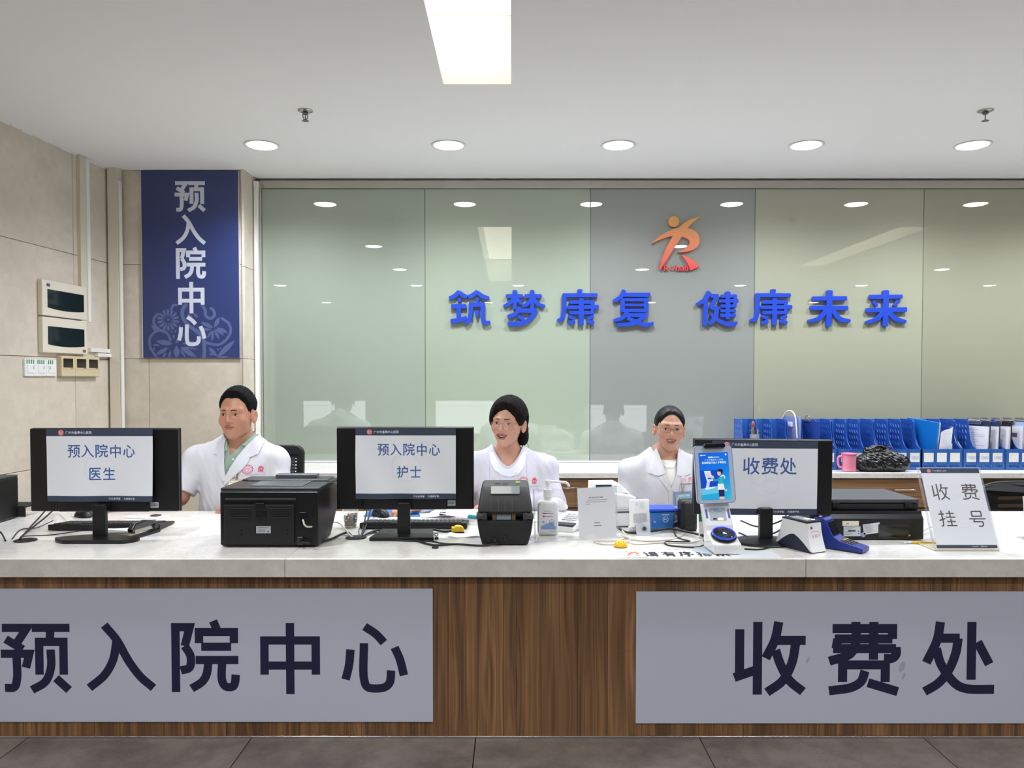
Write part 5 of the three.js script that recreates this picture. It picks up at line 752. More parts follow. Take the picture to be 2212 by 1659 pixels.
// a cloth piece or badge laid on a field from the front: poly in x, y; hit() finds the surface along z
function drape(poly, f, offset, thick, zFrom, step = .012, bulge = null, zMin = -.02) {
  const shape = poly instanceof THREE.Shape ? poly : shapeOf(poly); let tri = []; const sg = new THREE.ShapeGeometry(shape, 8), sp = sg.attributes.position, si = sg.index.array;
  for (let i = 0; i < si.length; i += 3) tri.push([0, 1, 2].map((k) => [sp.getX(si[i + k]), sp.getY(si[i + k])]));
  for (let pass = 0; pass < 6; pass++) { let more = false; const out = []; for (const t of tri) { const L = [0, 1, 2].map((k) => Math.hypot(t[k][0] - t[(k + 1) % 3][0], t[k][1] - t[(k + 1) % 3][1])), m = L.indexOf(Math.max(...L)); if (L[m] < step) { out.push(t); continue; } more = true; const a = t[m], b = t[(m + 1) % 3], c = t[(m + 2) % 3], d = [(a[0] + b[0]) / 2, (a[1] + b[1]) / 2]; out.push([a, d, c], [d, b, c]); } tri = out; if (!more) break; }
  const cache = new Map(), hit = ([x, y]) => { const k = x.toFixed(5) + ',' + y.toFixed(5); if (!cache.has(k)) { let z = zFrom; for (let n = 0; n < 90; n++) { const d = f(x, y, z); if (d < .0006 || z < zMin) break; z -= Math.max(.0008, d * .7); } cache.set(k, Math.max(z, zMin)); } return cache.get(k); };
  const edges = new Map(), P = [];
  for (const t of tri) { for (let k = 0; k < 3; k++) { const a = t[k], b = t[(k + 1) % 3], ka = a.join(), kb = b.join(); if (edges.has(kb + '|' + ka)) edges.delete(kb + '|' + ka); else edges.set(ka + '|' + kb, [a, b]); } t.forEach((q) => P.push(q[0], q[1], hit(q) + offset + thick + (bulge ? bulge(q[0], q[1]) : 0))); }
  for (const [a, b] of edges.values()) { const za = hit(a) + offset, zb = hit(b) + offset, A1 = [a[0], a[1], za + thick + (bulge ? bulge(...a) : 0)], A0 = [a[0], a[1], za - .003], B1 = [b[0], b[1], zb + thick + (bulge ? bulge(...b) : 0)], B0 = [b[0], b[1], zb - .003]; P.push(...A1, ...A0, ...B1, ...B1, ...A0, ...B0); }
  const g = new THREE.BufferGeometry(); g.setAttribute('position', new THREE.Float32BufferAttribute(P, 3)); g.setAttribute('uv', new THREE.BufferAttribute(new Float32Array(P.length / 3 * 2), 2)); g.computeVertexNormals();
  const bb = shape.getPoints(), xs = bb.map((q) => q.x), ys = bb.map((q) => q.y), x0 = Math.min(...xs), x1 = Math.max(...xs), y0 = Math.min(...ys), y1 = Math.max(...ys), p = g.attributes.position, uv = g.attributes.uv; for (let i = 0; i < p.count; i++) uv.setXY(i, (p.getX(i) - x0) / (x1 - x0), (p.getY(i) - y0) / (y1 - y0));
  return toCreasedNormals(g, .9);
}
const rot = (yaw, pitch, roll) => new THREE.Matrix4().makeRotationFromEuler(new THREE.Euler(R(pitch), R(yaw), R(roll), 'YXZ'));

function headField(o) {                          // o: scale-free head in metres, face towards +z, origin between the ears
  const w = o.wide ?? 1, jaw = o.jaw ?? 1, sm = o.smile ?? 0, eyeY = .008, eyeX = .0315;
  const lr = sm > .5 ? 1 : .78, up = sm * .0065, drop = sm > .5 ? .0062 : 0, lipU = [[-.0305, -.0525 + up, .0785, .0028, -.011, -.0492 + up * .35, .0925, .0046], [-.011, -.0492 + up * .35, .0925, .0046, 0, -.0500 + up * .2, .0950, .0044], [0, -.0500 + up * .2, .0950, .0044, .011, -.0492 + up * .35, .0925, .0046], [.011, -.0492 + up * .35, .0925, .0046, .0305, -.0525 + up, .0785, .0028]];
  const lipL = [[-.0295, -.0530 + up, .0780, .0028, -.012, -.0575 - drop, .0892, .0052], [-.012, -.0575 - drop, .0892, .0052, .012, -.0575 - drop, .0892, .0052], [.012, -.0575 - drop, .0892, .0052, .0295, -.0530 + up, .0780, .0028]];
  if (jaw < .95) for (const l of lipL) { l[3] *= .85; l[7] *= .85; }
  if (lr < 1) for (const l of [...lipU, ...lipL]) { l[3] *= lr; l[7] *= lr; l[2] -= .0012; l[6] -= .0012; }
  const gapY = (x) => -.0538 - drop * .36 + (sm > .5 ? 11 : 5) * sm * x * x, gap = (x, y, z) => ell(x, y - gapY(x), z, [0, 0, .087], [.0255, .0043, .018]);
  const field = (x, y, z) => {
    const ax = Math.abs(x);
    let d = ell(x, y, z, [0, .032, -.014], [.0765 * w, .09, .096]);
    d = smin(d, ell(x, y, z, [0, -.018, .018], [.0605 * w, .082, .074]), .03);
    d = smin(d, ell(x, y, z, [0, -.062, .030], [.044 * w * jaw, .044, .050]), .025);
    d = smin(d, ell(x, y, z, [0, -.09 + (1 - jaw) * .02, .050], [.024 * jaw, .022, .026]), .03);
    d = smin(d, ell(ax, y, z, [.038 * w * jaw, -.052, .010], [.018 + .006 * (jaw - 1), .026, .028]), .03);
    d = smin(d, ell(ax, y, z, [.041 * w, -.024 + sm * .005, .054], [.021, .020, .021 + sm * .003]), .03);
    d = smin(d, cone(ax, y, z, [.008, .0295, .0875, .008, .046, .03, .066, .008]), .018);
    d = smax(d, -ell(ax, y, z, [eyeX, eyeY, .0965], [.0195, .0105, .0155]), .012);
    // eyeball seat with lids: an open slit
    const lid = Math.max(ell(ax, y, z, [eyeX, eyeY - .001, .0692], [.0170, .0138, .0142]), -ell(ax, y, z, [eyeX, eyeY - .0005, .086], [.0142, o.eye ?? .0050, .02]));
    d = smin(d, lid, .004);
    d = smax(d, -ell(ax, y, z, [eyeX, eyeY - .0005, .086], [.0136, (o.eye ?? .0050) * .95, .010]), .0015);
    d = smin(d, cone(x, y, z, [0, .022, .0845, .0055, 0, -.017, .1045, .0095]), .011);
    d = smin(d, ell(x, y, z, [0, -.0225, .1015], [.0105 * (o.nose ?? 1), .0088, .0105 * (o.nose ?? 1)]), .008);
    d = smin(d, ell(ax, y, z, [.0135 * (o.nose ?? 1), -.0255, .0905], [.0066, .0070, .0095]), .006);
    d = smax(d, -ell(ax, y, z, [.0062, -.0315, .0985], [.0032, .003, .0045]), .003);
    d = smin(d, ell(x, y, z, [0, -.053, .0715 - (1 - lr) * .012], [.036, .024, .0185]), .018);
    for (const l of lipU) d = smin(d, cone(x, y, z, l), .005);
    for (const l of lipL) d = smin(d, cone(x, y, z, l), .005);
    if (sm > .5) d = smax(d, -gap(x, y, z), .0015);
    else d = smax(d, -ell(x, y - gapY(x), z, [0, 0, .0985], [.025, .0009, .012]), .003);
    // ear
    const ez = z + .012 - (y + .008) * -.25; let e = ell(ax, y, ez, [.0765 * w + .006 - ez * .35, -.008, 0], [.0075, .0325, .0185]);
    e = smax(e, -ell(ax, y, ez, [.0765 * w + .0125 - ez * .35, -.003, .001], [.0062, .021, .0105]), .004);
    e = smin(e, ell(ax, y, ez, [.0765 * w + .003, -.012, .012], [.006, .008, .005]), .004);
    d = smin(d, e, .006);
    return d;
  };
  const near = (list, x, y, z) => Math.min(...list.map((l) => cone(x, y, z, l)));
  const S = new THREE.Color(o.skin), Lp = new THREE.Color(o.lip), Bl = new THREE.Color(o.blush), q = new THREE.Color(), Dk = new THREE.Color(0x5c332c);
  const paint = (x, y, z) => {
    const ax = Math.abs(x); q.copy(S);
    q.lerp(Bl, .55 * Math.exp(-((ax - .042) ** 2 + (y + .024) ** 2) / .0007) * (z > .02 ? 1 : 0) + .35 * Math.exp(-(x * x + (y + .02) ** 2) / .0003) * (z > .08 ? 1 : 0) + (ax > .074 ? .45 : 0));
    if (z > .06) { const l = Math.min(near(lipU, x, y, z), near(lipL, x, y, z)); q.lerp(Lp, 1 - sstep(.0008, .004, l)); if (sm <= .5 && ax < .0285) q.lerp(Dk, .7 * (1 - sstep(.0004, .0022, Math.abs(y - gapY(x))))); }
    if (sm > .5 && gap(x, y, z) < .0008) q.copy(Dk);
    return [q.r, q.g, q.b];
  };
  return { field, paint, eyeX, eyeY, gapY };
}
function fingers(list, wrist, dir, up, size, curl, thumbSide, spread = .12) {   // a hand: palm, four fingers, thumb; dir along the hand, up from the back of the hand
  const d = dir.clone().normalize(), s = new THREE.Vector3().crossVectors(d, up).normalize(), u = new THREE.Vector3().crossVectors(s, d).normalize(), P = (a, b, c) => wrist.clone().addScaledVector(d, a * size).addScaledVector(s, b * size).addScaledVector(u, c * size);
  const bone = (a, ra, b, rb) => list.push([a.x, a.y, a.z, ra * size, b.x, b.y, b.z, rb * size]);
  const ts = thumbSide;
  for (const k of [-1.5, -.5, .5, 1.5]) bone(P(0, k * .011, 0), .016, P(.082, k * .0195, .004), .0125);
  [[-1.5, .078, .068], [-.5, .086, .078], [.5, .084, .074], [1.5, .076, .058]].forEach(([k, base, len], i) => {
    const side = ts > 0 ? 1 : -1, kk = k * side; let p = P(base, kk * .0195, .004), a = -curl * .35, r = .0095;
    [.45, .31, .24].forEach((fr, j) => { a -= curl * [.5, .75, .5][j]; const l = len * fr * 1.0, n = p.clone().addScaledVector(d, Math.cos(a) * l * size).addScaledVector(u, Math.sin(a) * l * size).addScaledVector(s, kk * spread * l * size * .3); bone(p, r, n, r - .0009); p = n; r -= .0009; });
  });
  const t0 = P(.022, -ts * .02, -.004), t1 = P(.05, -ts * .042, -.008), t2 = P(.078, -ts * .05, -.014 - curl * .008), t3 = P(.1, -ts * .048, -.02 - curl * .012); bone(t0, .0165, t1, .0125); bone(t1, .0118, t2, .0105); bone(t2, .0102, t3, .0085);
}
const skinMat = phys(0xffffff, .48, { vertexColors: true, clearcoat: .06, clearcoatRoughness: .4 }), eyeWhite = std(0xe8e2dc, .25), iris = std(0x1c120e, .12), browMat = std(0x2a221f, .9), clothBump = noiseTex(128, 61, .05, (u, v, f) => { const a = 90 + f(u, v) * 140; return [a, a, a]; });
clothBump.colorSpace = THREE.NoColorSpace;
const coatMat = std(0xd0d0d5, .88, { bumpMap: clothBump, bumpScale: .0004 }), nurseMat = std(0xcdccd8, .88, { bumpMap: clothBump, bumpScale: .0004 }), trouserMat = std(0x2b2d36, .85);
function person(o) {
  const root = thing('person', o.label, 'person', V(o.x, 0, -o.d), 0), J = o.joints, sc = o.head.scale ?? 1;
  // ---- skin body: torso, neck, arms, legs and hands
  const B = (a, ra, b, rb) => [a[0], a[1], a[2], ra, b[0], b[1], b[2], rb];
  const torso = [B(J.neck, .062, J.chest, .085), B(J.shoulderL, .05, J.shoulderR, .05), B([J.neck[0] - .03, J.neck[1] - (o.trap ?? .028), J.neck[2]], .042, J.shoulderL, .046), B([J.neck[0] + .03, J.neck[1] - (o.trap ?? .028), J.neck[2]], .042, J.shoulderR, .046), B(J.chestL, .088, J.waistL, .085), B(J.chestR, .088, J.waistR, .085), B(J.chest, .1, J.waist, .11), B(J.waistL, .09, J.hipL, .095), B(J.waistR, .09, J.hipR, .095)];
  const armUL = B(J.shoulderL, .046, J.elbowL, .04), armUR = B(J.shoulderR, .046, J.elbowR, .04), armLL = B(J.elbowL, .039, J.wristL, .027), armLR = B(J.elbowR, .039, J.wristR, .027);
  const legs = ['L', 'R'].flatMap((s) => [B(J['hip' + s], .085, J['knee' + s], .058), B(J['knee' + s], .055, J['ankle' + s], .04), B(J['ankle' + s], .038, [J['ankle' + s][0], .04, J['ankle' + s][2] + .14], .033)]);
  const neckB = B(J.neck, o.neckR + .002, J.head.map((v, i) => v + [0, -.06, -.03][i]), o.neckR - .004);
  const all = [...torso, armUL, armUR, armLL, armLR, ...legs, neckB];
  const group = (list, k) => (x, y, z) => { let d = 9; for (const b of list) d = smin(d, cone(x, y, z, b), k); return d; };
  const bodyF = group(all, .04), torsoF = group([...torso], .05), armsF = group([armUL, armUR], .02);
  const S = new THREE.Color(o.head.skin), skin = () => [S.r, S.g, S.b];
  const parts = [net(bodyF, [-.8, 0, -.4], [.55, J.neck[1] + .1, .72], .012, skin)];
  // ---- head with its own pose and grid
  const hf = headField(o.head), pose = new THREE.Matrix4().makeTranslation(...J.head).multiply(rot(o.head.yaw, o.head.pitch ?? 0, o.head.roll ?? 0)).multiply(new THREE.Matrix4().makeScale(sc, sc, sc)), inv = pose.clone().invert(), e = inv.elements;
  const nk = new THREE.Vector3(...J.neck).applyMatrix4(inv), neckLocal = [nk.x, nk.y - .01, nk.z, (o.neckR + .002) / sc, 0, -.045, -.026, (o.neckR - .003) / sc];
  const withNeck = (x, y, z) => smin(hf.field(x, y, z), cone(x, y, z, neckLocal), .014);
  parts.push(net(withNeck, [-.1, Math.max(nk.y - .02, -.2), -.125], [.1, .135, .13], .0026, hf.paint).applyMatrix4(pose));
  for (const h of o.hands) { const list = []; fingers(list, V(...h.wrist), V(...h.dir), V(...h.up), h.size, h.curl, h.thumb, h.spread); const arm = h.arm === 'L' ? armLL : armLR, f = group([...list], .006), lo = [0, 1, 2].map((k) => Math.min(...list.map((b) => Math.min(b[k], b[k + 4]))) - .025), hi = [0, 1, 2].map((k) => Math.max(...list.map((b) => Math.max(b[k], b[k + 4]))) + .025); parts.push(net((x, y, z) => smin(f(x, y, z), cone(x, y, z, arm), .015), lo, hi, .0035, (x, y, z) => { const c = S.clone().lerp(new THREE.Color(o.head.blush), .35); return [c.r, c.g, c.b]; })); }
  mesh('body', parts, skinMat, root, true);
  // ---- eyes, brows, teeth
  const P3 = (x, y, z) => V(x, y, z).applyMatrix4(pose);
  for (const s of [-1, 1]) {
    const ey = mesh('eyeball', ball(.0126, 0, 0, 0, 1, 1, 1, 24).applyMatrix4(new THREE.Matrix4().makeTranslation(s * hf.eyeX, hf.eyeY - .0008, .0689)).applyMatrix4(pose), eyeWhite, root);
    const gz = o.head.gaze ?? [0, 0], dir = V(s * hf.eyeX * 0 + gz[0], gz[1], 1).normalize();
    mesh('iris', new THREE.SphereGeometry(.0054, 16, 10).scale(1, 1, .35).applyMatrix4(new THREE.Matrix4().lookAt(dir, V(0, 0, 0), V(0, 1, 0))).translate(s * hf.eyeX + dir.x * .0115, hf.eyeY - .0008 + dir.y * .0115, .0689 + dir.z * .0115).applyMatrix4(pose), iris, ey);
    const br = o.head.brow ?? .0032;
    mesh('eyebrow', tube([P3(s * .0115, .0298, .0942), P3(s * .021, .0305, .0915), P3(s * .034, .0305, .0835), P3(s * .0475, .0262, .0705)], br * sc, 20, 8), o.head.browMat ?? browMat, root);
    mesh('lash_line', tube([P3(s * (hf.eyeX - .0125), hf.eyeY - .001, .0775), P3(s * (hf.eyeX - .004), hf.eyeY + (o.head.eye ?? .0050) - .0002, .0832), P3(s * (hf.eyeX + .006), hf.eyeY + (o.head.eye ?? .0050) - .0008, .0815), P3(s * (hf.eyeX + .0135), hf.eyeY - .001, .0735)], .0011 * sc, 16, 6), iris, root);
  }
  if ((o.head.smile ?? 0) > .5) { const n = 8; for (let i = 0; i < n; i++) { const x = (i - (n - 1) / 2) * .0052; mesh('tooth', box(.005, .0066, .003, x, hf.gapY(x) + .0018, .0872 - 16 * x * x, .0008).applyMatrix4(pose), M.whiteGloss, root); } }
  // ---- hair
  const hairL = o.hair(hf);
  mesh('hair', net(hairL.field, hairL.lo, hairL.hi, .0032).applyMatrix4(pose), hairL.mat, root);
  for (const s of hairL.strands ?? []) mesh('hair_strand', tube(s.map((q) => P3(...q)), .0012, 16, 5), hairL.mat, root);
  // ---- trousers, shirt, coat
  mesh('trousers', net((x, y, z) => Math.max(group([...legs, B(J.hipL, .1, J.hipR, .1)], .05)(x, y, z) - .008, y - .56, .06 - y), [-.35, 0, -.3], [.35, .62, .72], .014), trouserMat, root);
  for (const s of ['L', 'R']) mesh('shoe', net((x, y, z) => Math.max(cone(x, y, z, [J['ankle' + s][0], .045, J['ankle' + s][2] - .03, .042, J['ankle' + s][0], .035, J['ankle' + s][2] + .16, .036]), .006 - y), [J['ankle' + s][0] - .08, 0, J['ankle' + s][2] - .12], [J['ankle' + s][0] + .08, .12, J['ankle' + s][2] + .24], .01), M.black, root);
  const n1 = valueNoise(16, o.seed), fold = (x, y, z) => (n1(x * 26 + z * 9 + 40, y * 7 + x * 8 + 40) - .5) * .011 + (n1(x * 50 + y * 30 + 90, z * 20 + y * 14 + 90) - .5) * .004;
  const sleeveL = B(J.shoulderL, .056, J.elbowL, o.sleeveR ?? .062), sleeveR = B(J.shoulderR, .056, J.elbowR, o.sleeveR ?? .062);
  const cut = (x, y, z, a, b, t) => ((x - a[0]) * (b[0] - a[0]) + (y - a[1]) * (b[1] - a[1]) + (z - a[2]) * (b[2] - a[2])) / Math.hypot(b[0] - a[0], b[1] - a[1], b[2] - a[2]) - t * Math.hypot(b[0] - a[0], b[1] - a[1], b[2] - a[2]);
  const longL = B(J.elbowL, .06, J.wristL, .042), longR = B(J.elbowR, .06, J.wristR, .042);
  const veeCut = ([cx, cy, w, h], lean, pow) => (x, y, z) => Math.max((Math.abs(x - cx - (y - cy) * lean) - (y > cy ? ((y - cy) / h) ** pow * w : (y - cy))) * .7, z < J.neck[2] - .045 ? 1 : -1);
  const shirtVee = o.shirtVee ? veeCut(o.shirtVee, o.veeLean ?? 0, 1) : () => 1;
  const shirtF = (x, y, z) => Math.max(smin(torsoF(x, y, z), cone(x, y, z, neckB) + .004, .02) - .009, y - (o.shirtTop - Math.max(0, z - J.neck[2]) * o.shirtDip), o.vee[1] - .06 - y, Math.abs(x - J.neck[0]) - .1, -shirtVee(x, y, z));
  const coatBase = (x, y, z) => {
    let d = torsoF(x, y, z) - .017, a = Math.max(cone(x, y, z, sleeveL), o.long ? -9 : cut(x, y, z, J.shoulderL, J.elbowL, o.sleeve)), b = Math.max(cone(x, y, z, sleeveR), o.long ? -9 : cut(x, y, z, J.shoulderR, J.elbowR, o.sleeve));
    d = smin(d, smin(a, b, .01), .03);
    if (o.long) { const l = Math.max(cone(x, y, z, longL), cut(x, y, z, J.elbowL, J.wristL, .93)), r = Math.max(cone(x, y, z, longR), cut(x, y, z, J.elbowR, J.wristR, .93)); d = smin(d, smin(l, r, .01), .02); }
    return d + fold(x, y, z);
  };
  const opening = veeCut(o.vee, o.veeLean ?? 0, o.veePow ?? 1);
  const collarF = (x, y, z) => { const c = cone(x, y, z, neckB) - (o.collarGap ?? .016), top = J.neck[1] + (o.collarTop ?? .055) - (z - J.neck[2] + .03) * .32; return Math.max(Math.abs(c) - .0055, y - top, J.neck[1] - .05 - y); };
  const coatF = (x, y, z) => smax(Math.max(smin(coatBase(x, y, z), collarF(x, y, z), .006), .42 - y, -(cone(x, y, z, neckB) - .011)), -opening(x, y, z), .004);
  if (o.shirtMat) mesh('shirt', net(shirtF, [-.3, .45, -.25], [.3, J.neck[1] + .12, .32], .0055), o.shirtMat, root);
  mesh('coat', net(coatF, [-.72, .42, -.3], [.42, J.neck[1] + .12, .55], .005), o.coatMat, root);
  return { root, coatBase, coatF, shirtF, P3, J, mesh: (n, g, m) => mesh(n, g, m, root, true) };
}
const seat = (w, y, o = {}) => ({ chest: [0, y - .12, .02], chestL: [-.075, y - .13, .0], chestR: [.075, y - .13, .0], waist: [0, y - .3, .03], waistL: [-.06, y - .33, 0], waistR: [.06, y - .33, 0], hipL: [-.09, .46, -.02], hipR: [.09, .46, -.02], kneeL: [-.13, .47, .38], kneeR: [.13, .47, .38], ankleL: [-.13, .1, .36], ankleR: [.13, .1, .36], ...o });
const hairMat = phys(0x0d0c0c, .85, { specularIntensity: .35 }), hairBrown = phys(0x150d0b, .85, { specularIntensity: .35 }), browSoft = std(0x453630, .9);
const ridge = (x, y, z, n) => Math.sin(Math.atan2(x, z + .02) * n + y * 30) * .0007;
// hairline height at a point of the skull: yf in front, yt at the temple, ye above the ear, yn at the nape
const lerpTable = (t, z) => { for (let i = 0; i + 1 < t.length; i++) if (z >= t[i + 1][0]) { const k = (z - t[i + 1][0]) / (t[i][0] - t[i + 1][0]); return t[i + 1][1] + (t[i][1] - t[i + 1][1]) * clamp(k, 0, 1); } return t[t.length - 1][1]; };

// emblem and red lettering for the coats
function chestPrint(text, w, h) {
  const [cv, x] = makeCanvas(512, Math.round(512 * h / w)), H2 = cv.height, r = H2 * .46, c = H2 * .5; x.fillStyle = text === '番禺' && h / w > .497 ? '#cdccd8' : '#d0d0d5'; x.fillRect(0, 0, 512, H2);
  if (text !== '收费') { x.strokeStyle = '#c8323c'; x.lineWidth = H2 * .07; x.beginPath(); x.arc(c, c, r * .93, 0, 7); x.stroke(); x.lineWidth = H2 * .045; x.beginPath(); x.arc(c, c, r * .68, 0, 7); x.stroke(); x.beginPath(); x.moveTo(c - r * .2, c + r * .45); x.bezierCurveTo(c - r * .7, c, c - r * .4, c - r * .5, c, c - r * .1); x.bezierCurveTo(c + r * .4, c - r * .5, c + r * .6, c, c - r * .1, c + r * .45); x.stroke(); for (let i = 0; i < 18; i++) { x.save(); x.translate(c, c); x.rotate(i * Math.PI / 9); x.fillStyle = text === '番禺' && h / w > .497 ? '#cdccd8' : '#d0d0d5'; x.fillRect(r * .86, -2, r * .12, 4); x.restore(); } write(x, text, H2 * 1.3, H2 * .22, H2 * .6, H2 * .78, 10, '#c8323c'); }
  else write(x, text, 10, H2 * .14, H2 * .72, H2 * 1.05, 9, '#d4707c');
  return std(0xffffff, .85, { map: tex(cv) });
}
function idBadge(P, cx, cy, w, h, tint, f, card) {
  const [cv, x] = makeCanvas(256, Math.round(256 * h / w)); x.fillStyle = card; x.fillRect(0, 0, 256, cv.height); x.fillStyle = '#b9dcd6'; x.fillRect(10, 10, 236, 26); x.fillStyle = '#d0553f'; x.beginPath(); x.arc(24, 23, 10, 0, 7); x.fill();
  x.fillStyle = '#e7c9b4'; x.fillRect(30, 60, 60, 76); x.fillStyle = '#2b2a2c'; x.beginPath(); x.arc(60, 88, 20, 0, 7); x.fill(); x.fillStyle = '#d8a98c'; x.beginPath(); x.ellipse(60, 96, 13, 17, 0, 0, 7); x.fill(); x.fillStyle = '#4d5660'; x.fillRect(120, 78, 70, 7); x.fillRect(140, 104, 50, 7); x.fillRect(130, 22, 60, 5);
  mesh('badge_holder', drape(roundRect(w, h, .006, cx, cy), f, .003, .003, .5, .03), phys(tint, .3, { transmission: .25, thickness: 0 }), P.root, true);
  mesh('badge_card', drape(roundRect(w * .8, h * .74, .003, cx, cy - h * .06), f, .0062, .001, .5, .03), std(0xffffff, .4, { map: tex(cv) }), P.root, true);
  mesh('badge_clip', drape(shapeOf([[cx - .006, cy + h / 2 - .004], [cx + .006, cy + h / 2 - .004], [cx + .005, cy + h / 2 + .018], [cx + .008, cy + h / 2 + .03], [cx - .012, cy + h / 2 + .04], [cx - .006, cy + h / 2 + .018]]), f, .004, .004, .5), M.steel, P.root, true);
}
const button = (P, cx, cy, f, color = 0xe9e6dc, r = .0065) => { const s = new THREE.Shape(); s.absarc(cx, cy, r, 0, Math.PI * 2); mesh('button', drape(s, f, .001, .0022, .5, .006), std(color, .4), P.root, true); };

{ // ---- the doctor at the left
  const J = seat(.2, .945, { neck: [.026, .962, -.01], head: [.03, 1.10, .045], shoulderL: [-.185, .868, .015], shoulderR: [.195, .868, -.01], elbowL: [-.245, .70, .09], wristL: [-.50, .685, .24], elbowR: [.25, .68, .06], wristR: [.115, .685, .2] });
  const P = person({ trap: .012, label: 'man in a short-sleeved white coat over a green polo shirt, seated behind the left monitor', x: -1.40, d: 3.85, seed: 101, joints: J, neckR: .057, sleeve: .86, sleeveR: .07, coatMat, shirtMat: std(0x8fa595, .85), shirtTop: 1.04, shirtDip: .3, vee: [.007, .805, .064, .17], veeLean: .17, shirtVee: [.014, .902, .05, .085], collarGap: .02, collarTop: .072,
    head: { yaw: -6, browMat: browSoft, pitch: 1, roll: 0, scale: 1.0, skin: 0xb98468, nose: 1.05, lip: 0x9a5c50, blush: 0xc07f6b, smile: .25, wide: 1.03, jaw: 1.12, brow: .0031, gaze: [-.1, 0] },
    hands: [{ arm: 'L', wrist: [-.50, .685, .24], dir: [-.75, -.1, .55], up: [0, 1, .1], size: .95, curl: .5, thumb: 1 }, { arm: 'R', wrist: [.115, .685, .2], dir: [-.7, -.12, .7], up: [0, 1, 0], size: .95, curl: .35, thumb: -1 }],
    hair: () => { const hn = valueNoise(32, 9); return { mat: hairMat, lo: [-.11, -.09, -.14], hi: [.11, .155, .12], field: (x, y, z) => { const ax = Math.abs(x), jit = (hn(x * 300 + 60, z * 300 + y * 200 + 60) - .5) * .008, yh = lerpTable([[.2, .092], [.075, .092], [.058, .09], [.042, .06], [.034, .015], [.026, -.018], [.013, -.016], [.007, .012], [-.03, .006], [-.05, -.04], [-.12, -.072]], z) + (z > .05 ? .012 * sstep(.02, .04, ax) - .007 * (1 - sstep(.0, .016, ax)) : 0) + jit, t = .0015 + .0175 * sstep(0, .05, y - yh) * sstep(.01, .07, y) + .003 * sstep(.0, .03, y - yh); const top = ell(x, y, z, [0, .032, -.014], [.0775 + t * .5, .09 + t * 1.25, .0965 + t * .75]); return smax(top + (hn(x * 420 + 90, z * 420 + y * 300 + 90) - .5) * .005, (yh - y) * .75, .003); } }; } });
  const f = P.coatBase;
  mesh('lapel', drape([[-0.0201, 0.9892], [-0.0464, 0.9727], [-0.0645, 0.9168], [-0.0480, 0.9086], [-0.0579, 0.8905], [-0.0464, 0.8477], [0.0013, 0.7819], [0.0099, 0.8050], [0.0020, 0.8346], [-0.0069, 0.9003], [-0.0217, 0.9497]], f, .005, .005, .4), coatMat, P.root, true);
  mesh('lapel', drape([[0.1181, 0.9990], [0.1395, 0.9809], [0.1576, 0.9678], [0.1428, 0.9102], [0.1066, 0.8954], [0.1059, 0.8740], [0.0835, 0.8411], [0.0013, 0.7622], [0.0066, 0.8050], [0.0408, 0.8740], [0.0687, 0.9267], [0.1082, 0.9826]], f, .005, .005, .4), coatMat, P.root, true);
  mesh('front_edge', drape([[-.01, .78], [.006, .76], [.008, .56], [-.006, .56]], f, .001, .003, .4), coatMat, P.root, true);
  const polo = std(0x9db3a3, .85);
  mesh('shirt_collar', drape([[-0.0201, 0.9925], [-0.0276, 0.9628], [-0.0184, 0.9234], [-0.0053, 0.9293], [0.0020, 0.9168], [-0.0092, 0.9497]], P.shirtF, .003, .004, .4), polo, P.root, true);
  mesh('shirt_collar', drape([[0.1132, 0.9990], [0.1132, 0.9826], [0.0835, 0.9448], [0.0599, 0.9546], [0.0819, 0.9744], [0.1072, 1.0007]], P.shirtF, .003, .004, .4), polo, P.root, true);
  mesh('placket', drape([[0.0178, 0.9069], [0.0408, 0.9135], [0.0309, 0.8411], [0.0112, 0.8379]], P.shirtF, .001, .002, .4), std(0x869c8c, .85), P.root, true);
  button(P, 0.0335, 0.8882, P.shirtF, 0xb9c8be, .005); button(P, 0.0260, 0.8451, P.shirtF, 0xb9c8be, .005);
  mesh('chest_pocket', drape([[.075, .80], [.17, .815], [.17, .69], [.075, .68]], f, .001, .002, .4), coatMat, P.root, true);
  mesh('chest_emblem', drape([[.078, .862], [.178, .862], [.178, .812], [.078, .812]], f, .0015, .001, .4), chestPrint('番禺', .1, .05), P.root, true);
  idBadge(P, .06, .765, .088, .06, 0xeed3a8, f, '#eef3ee');
}
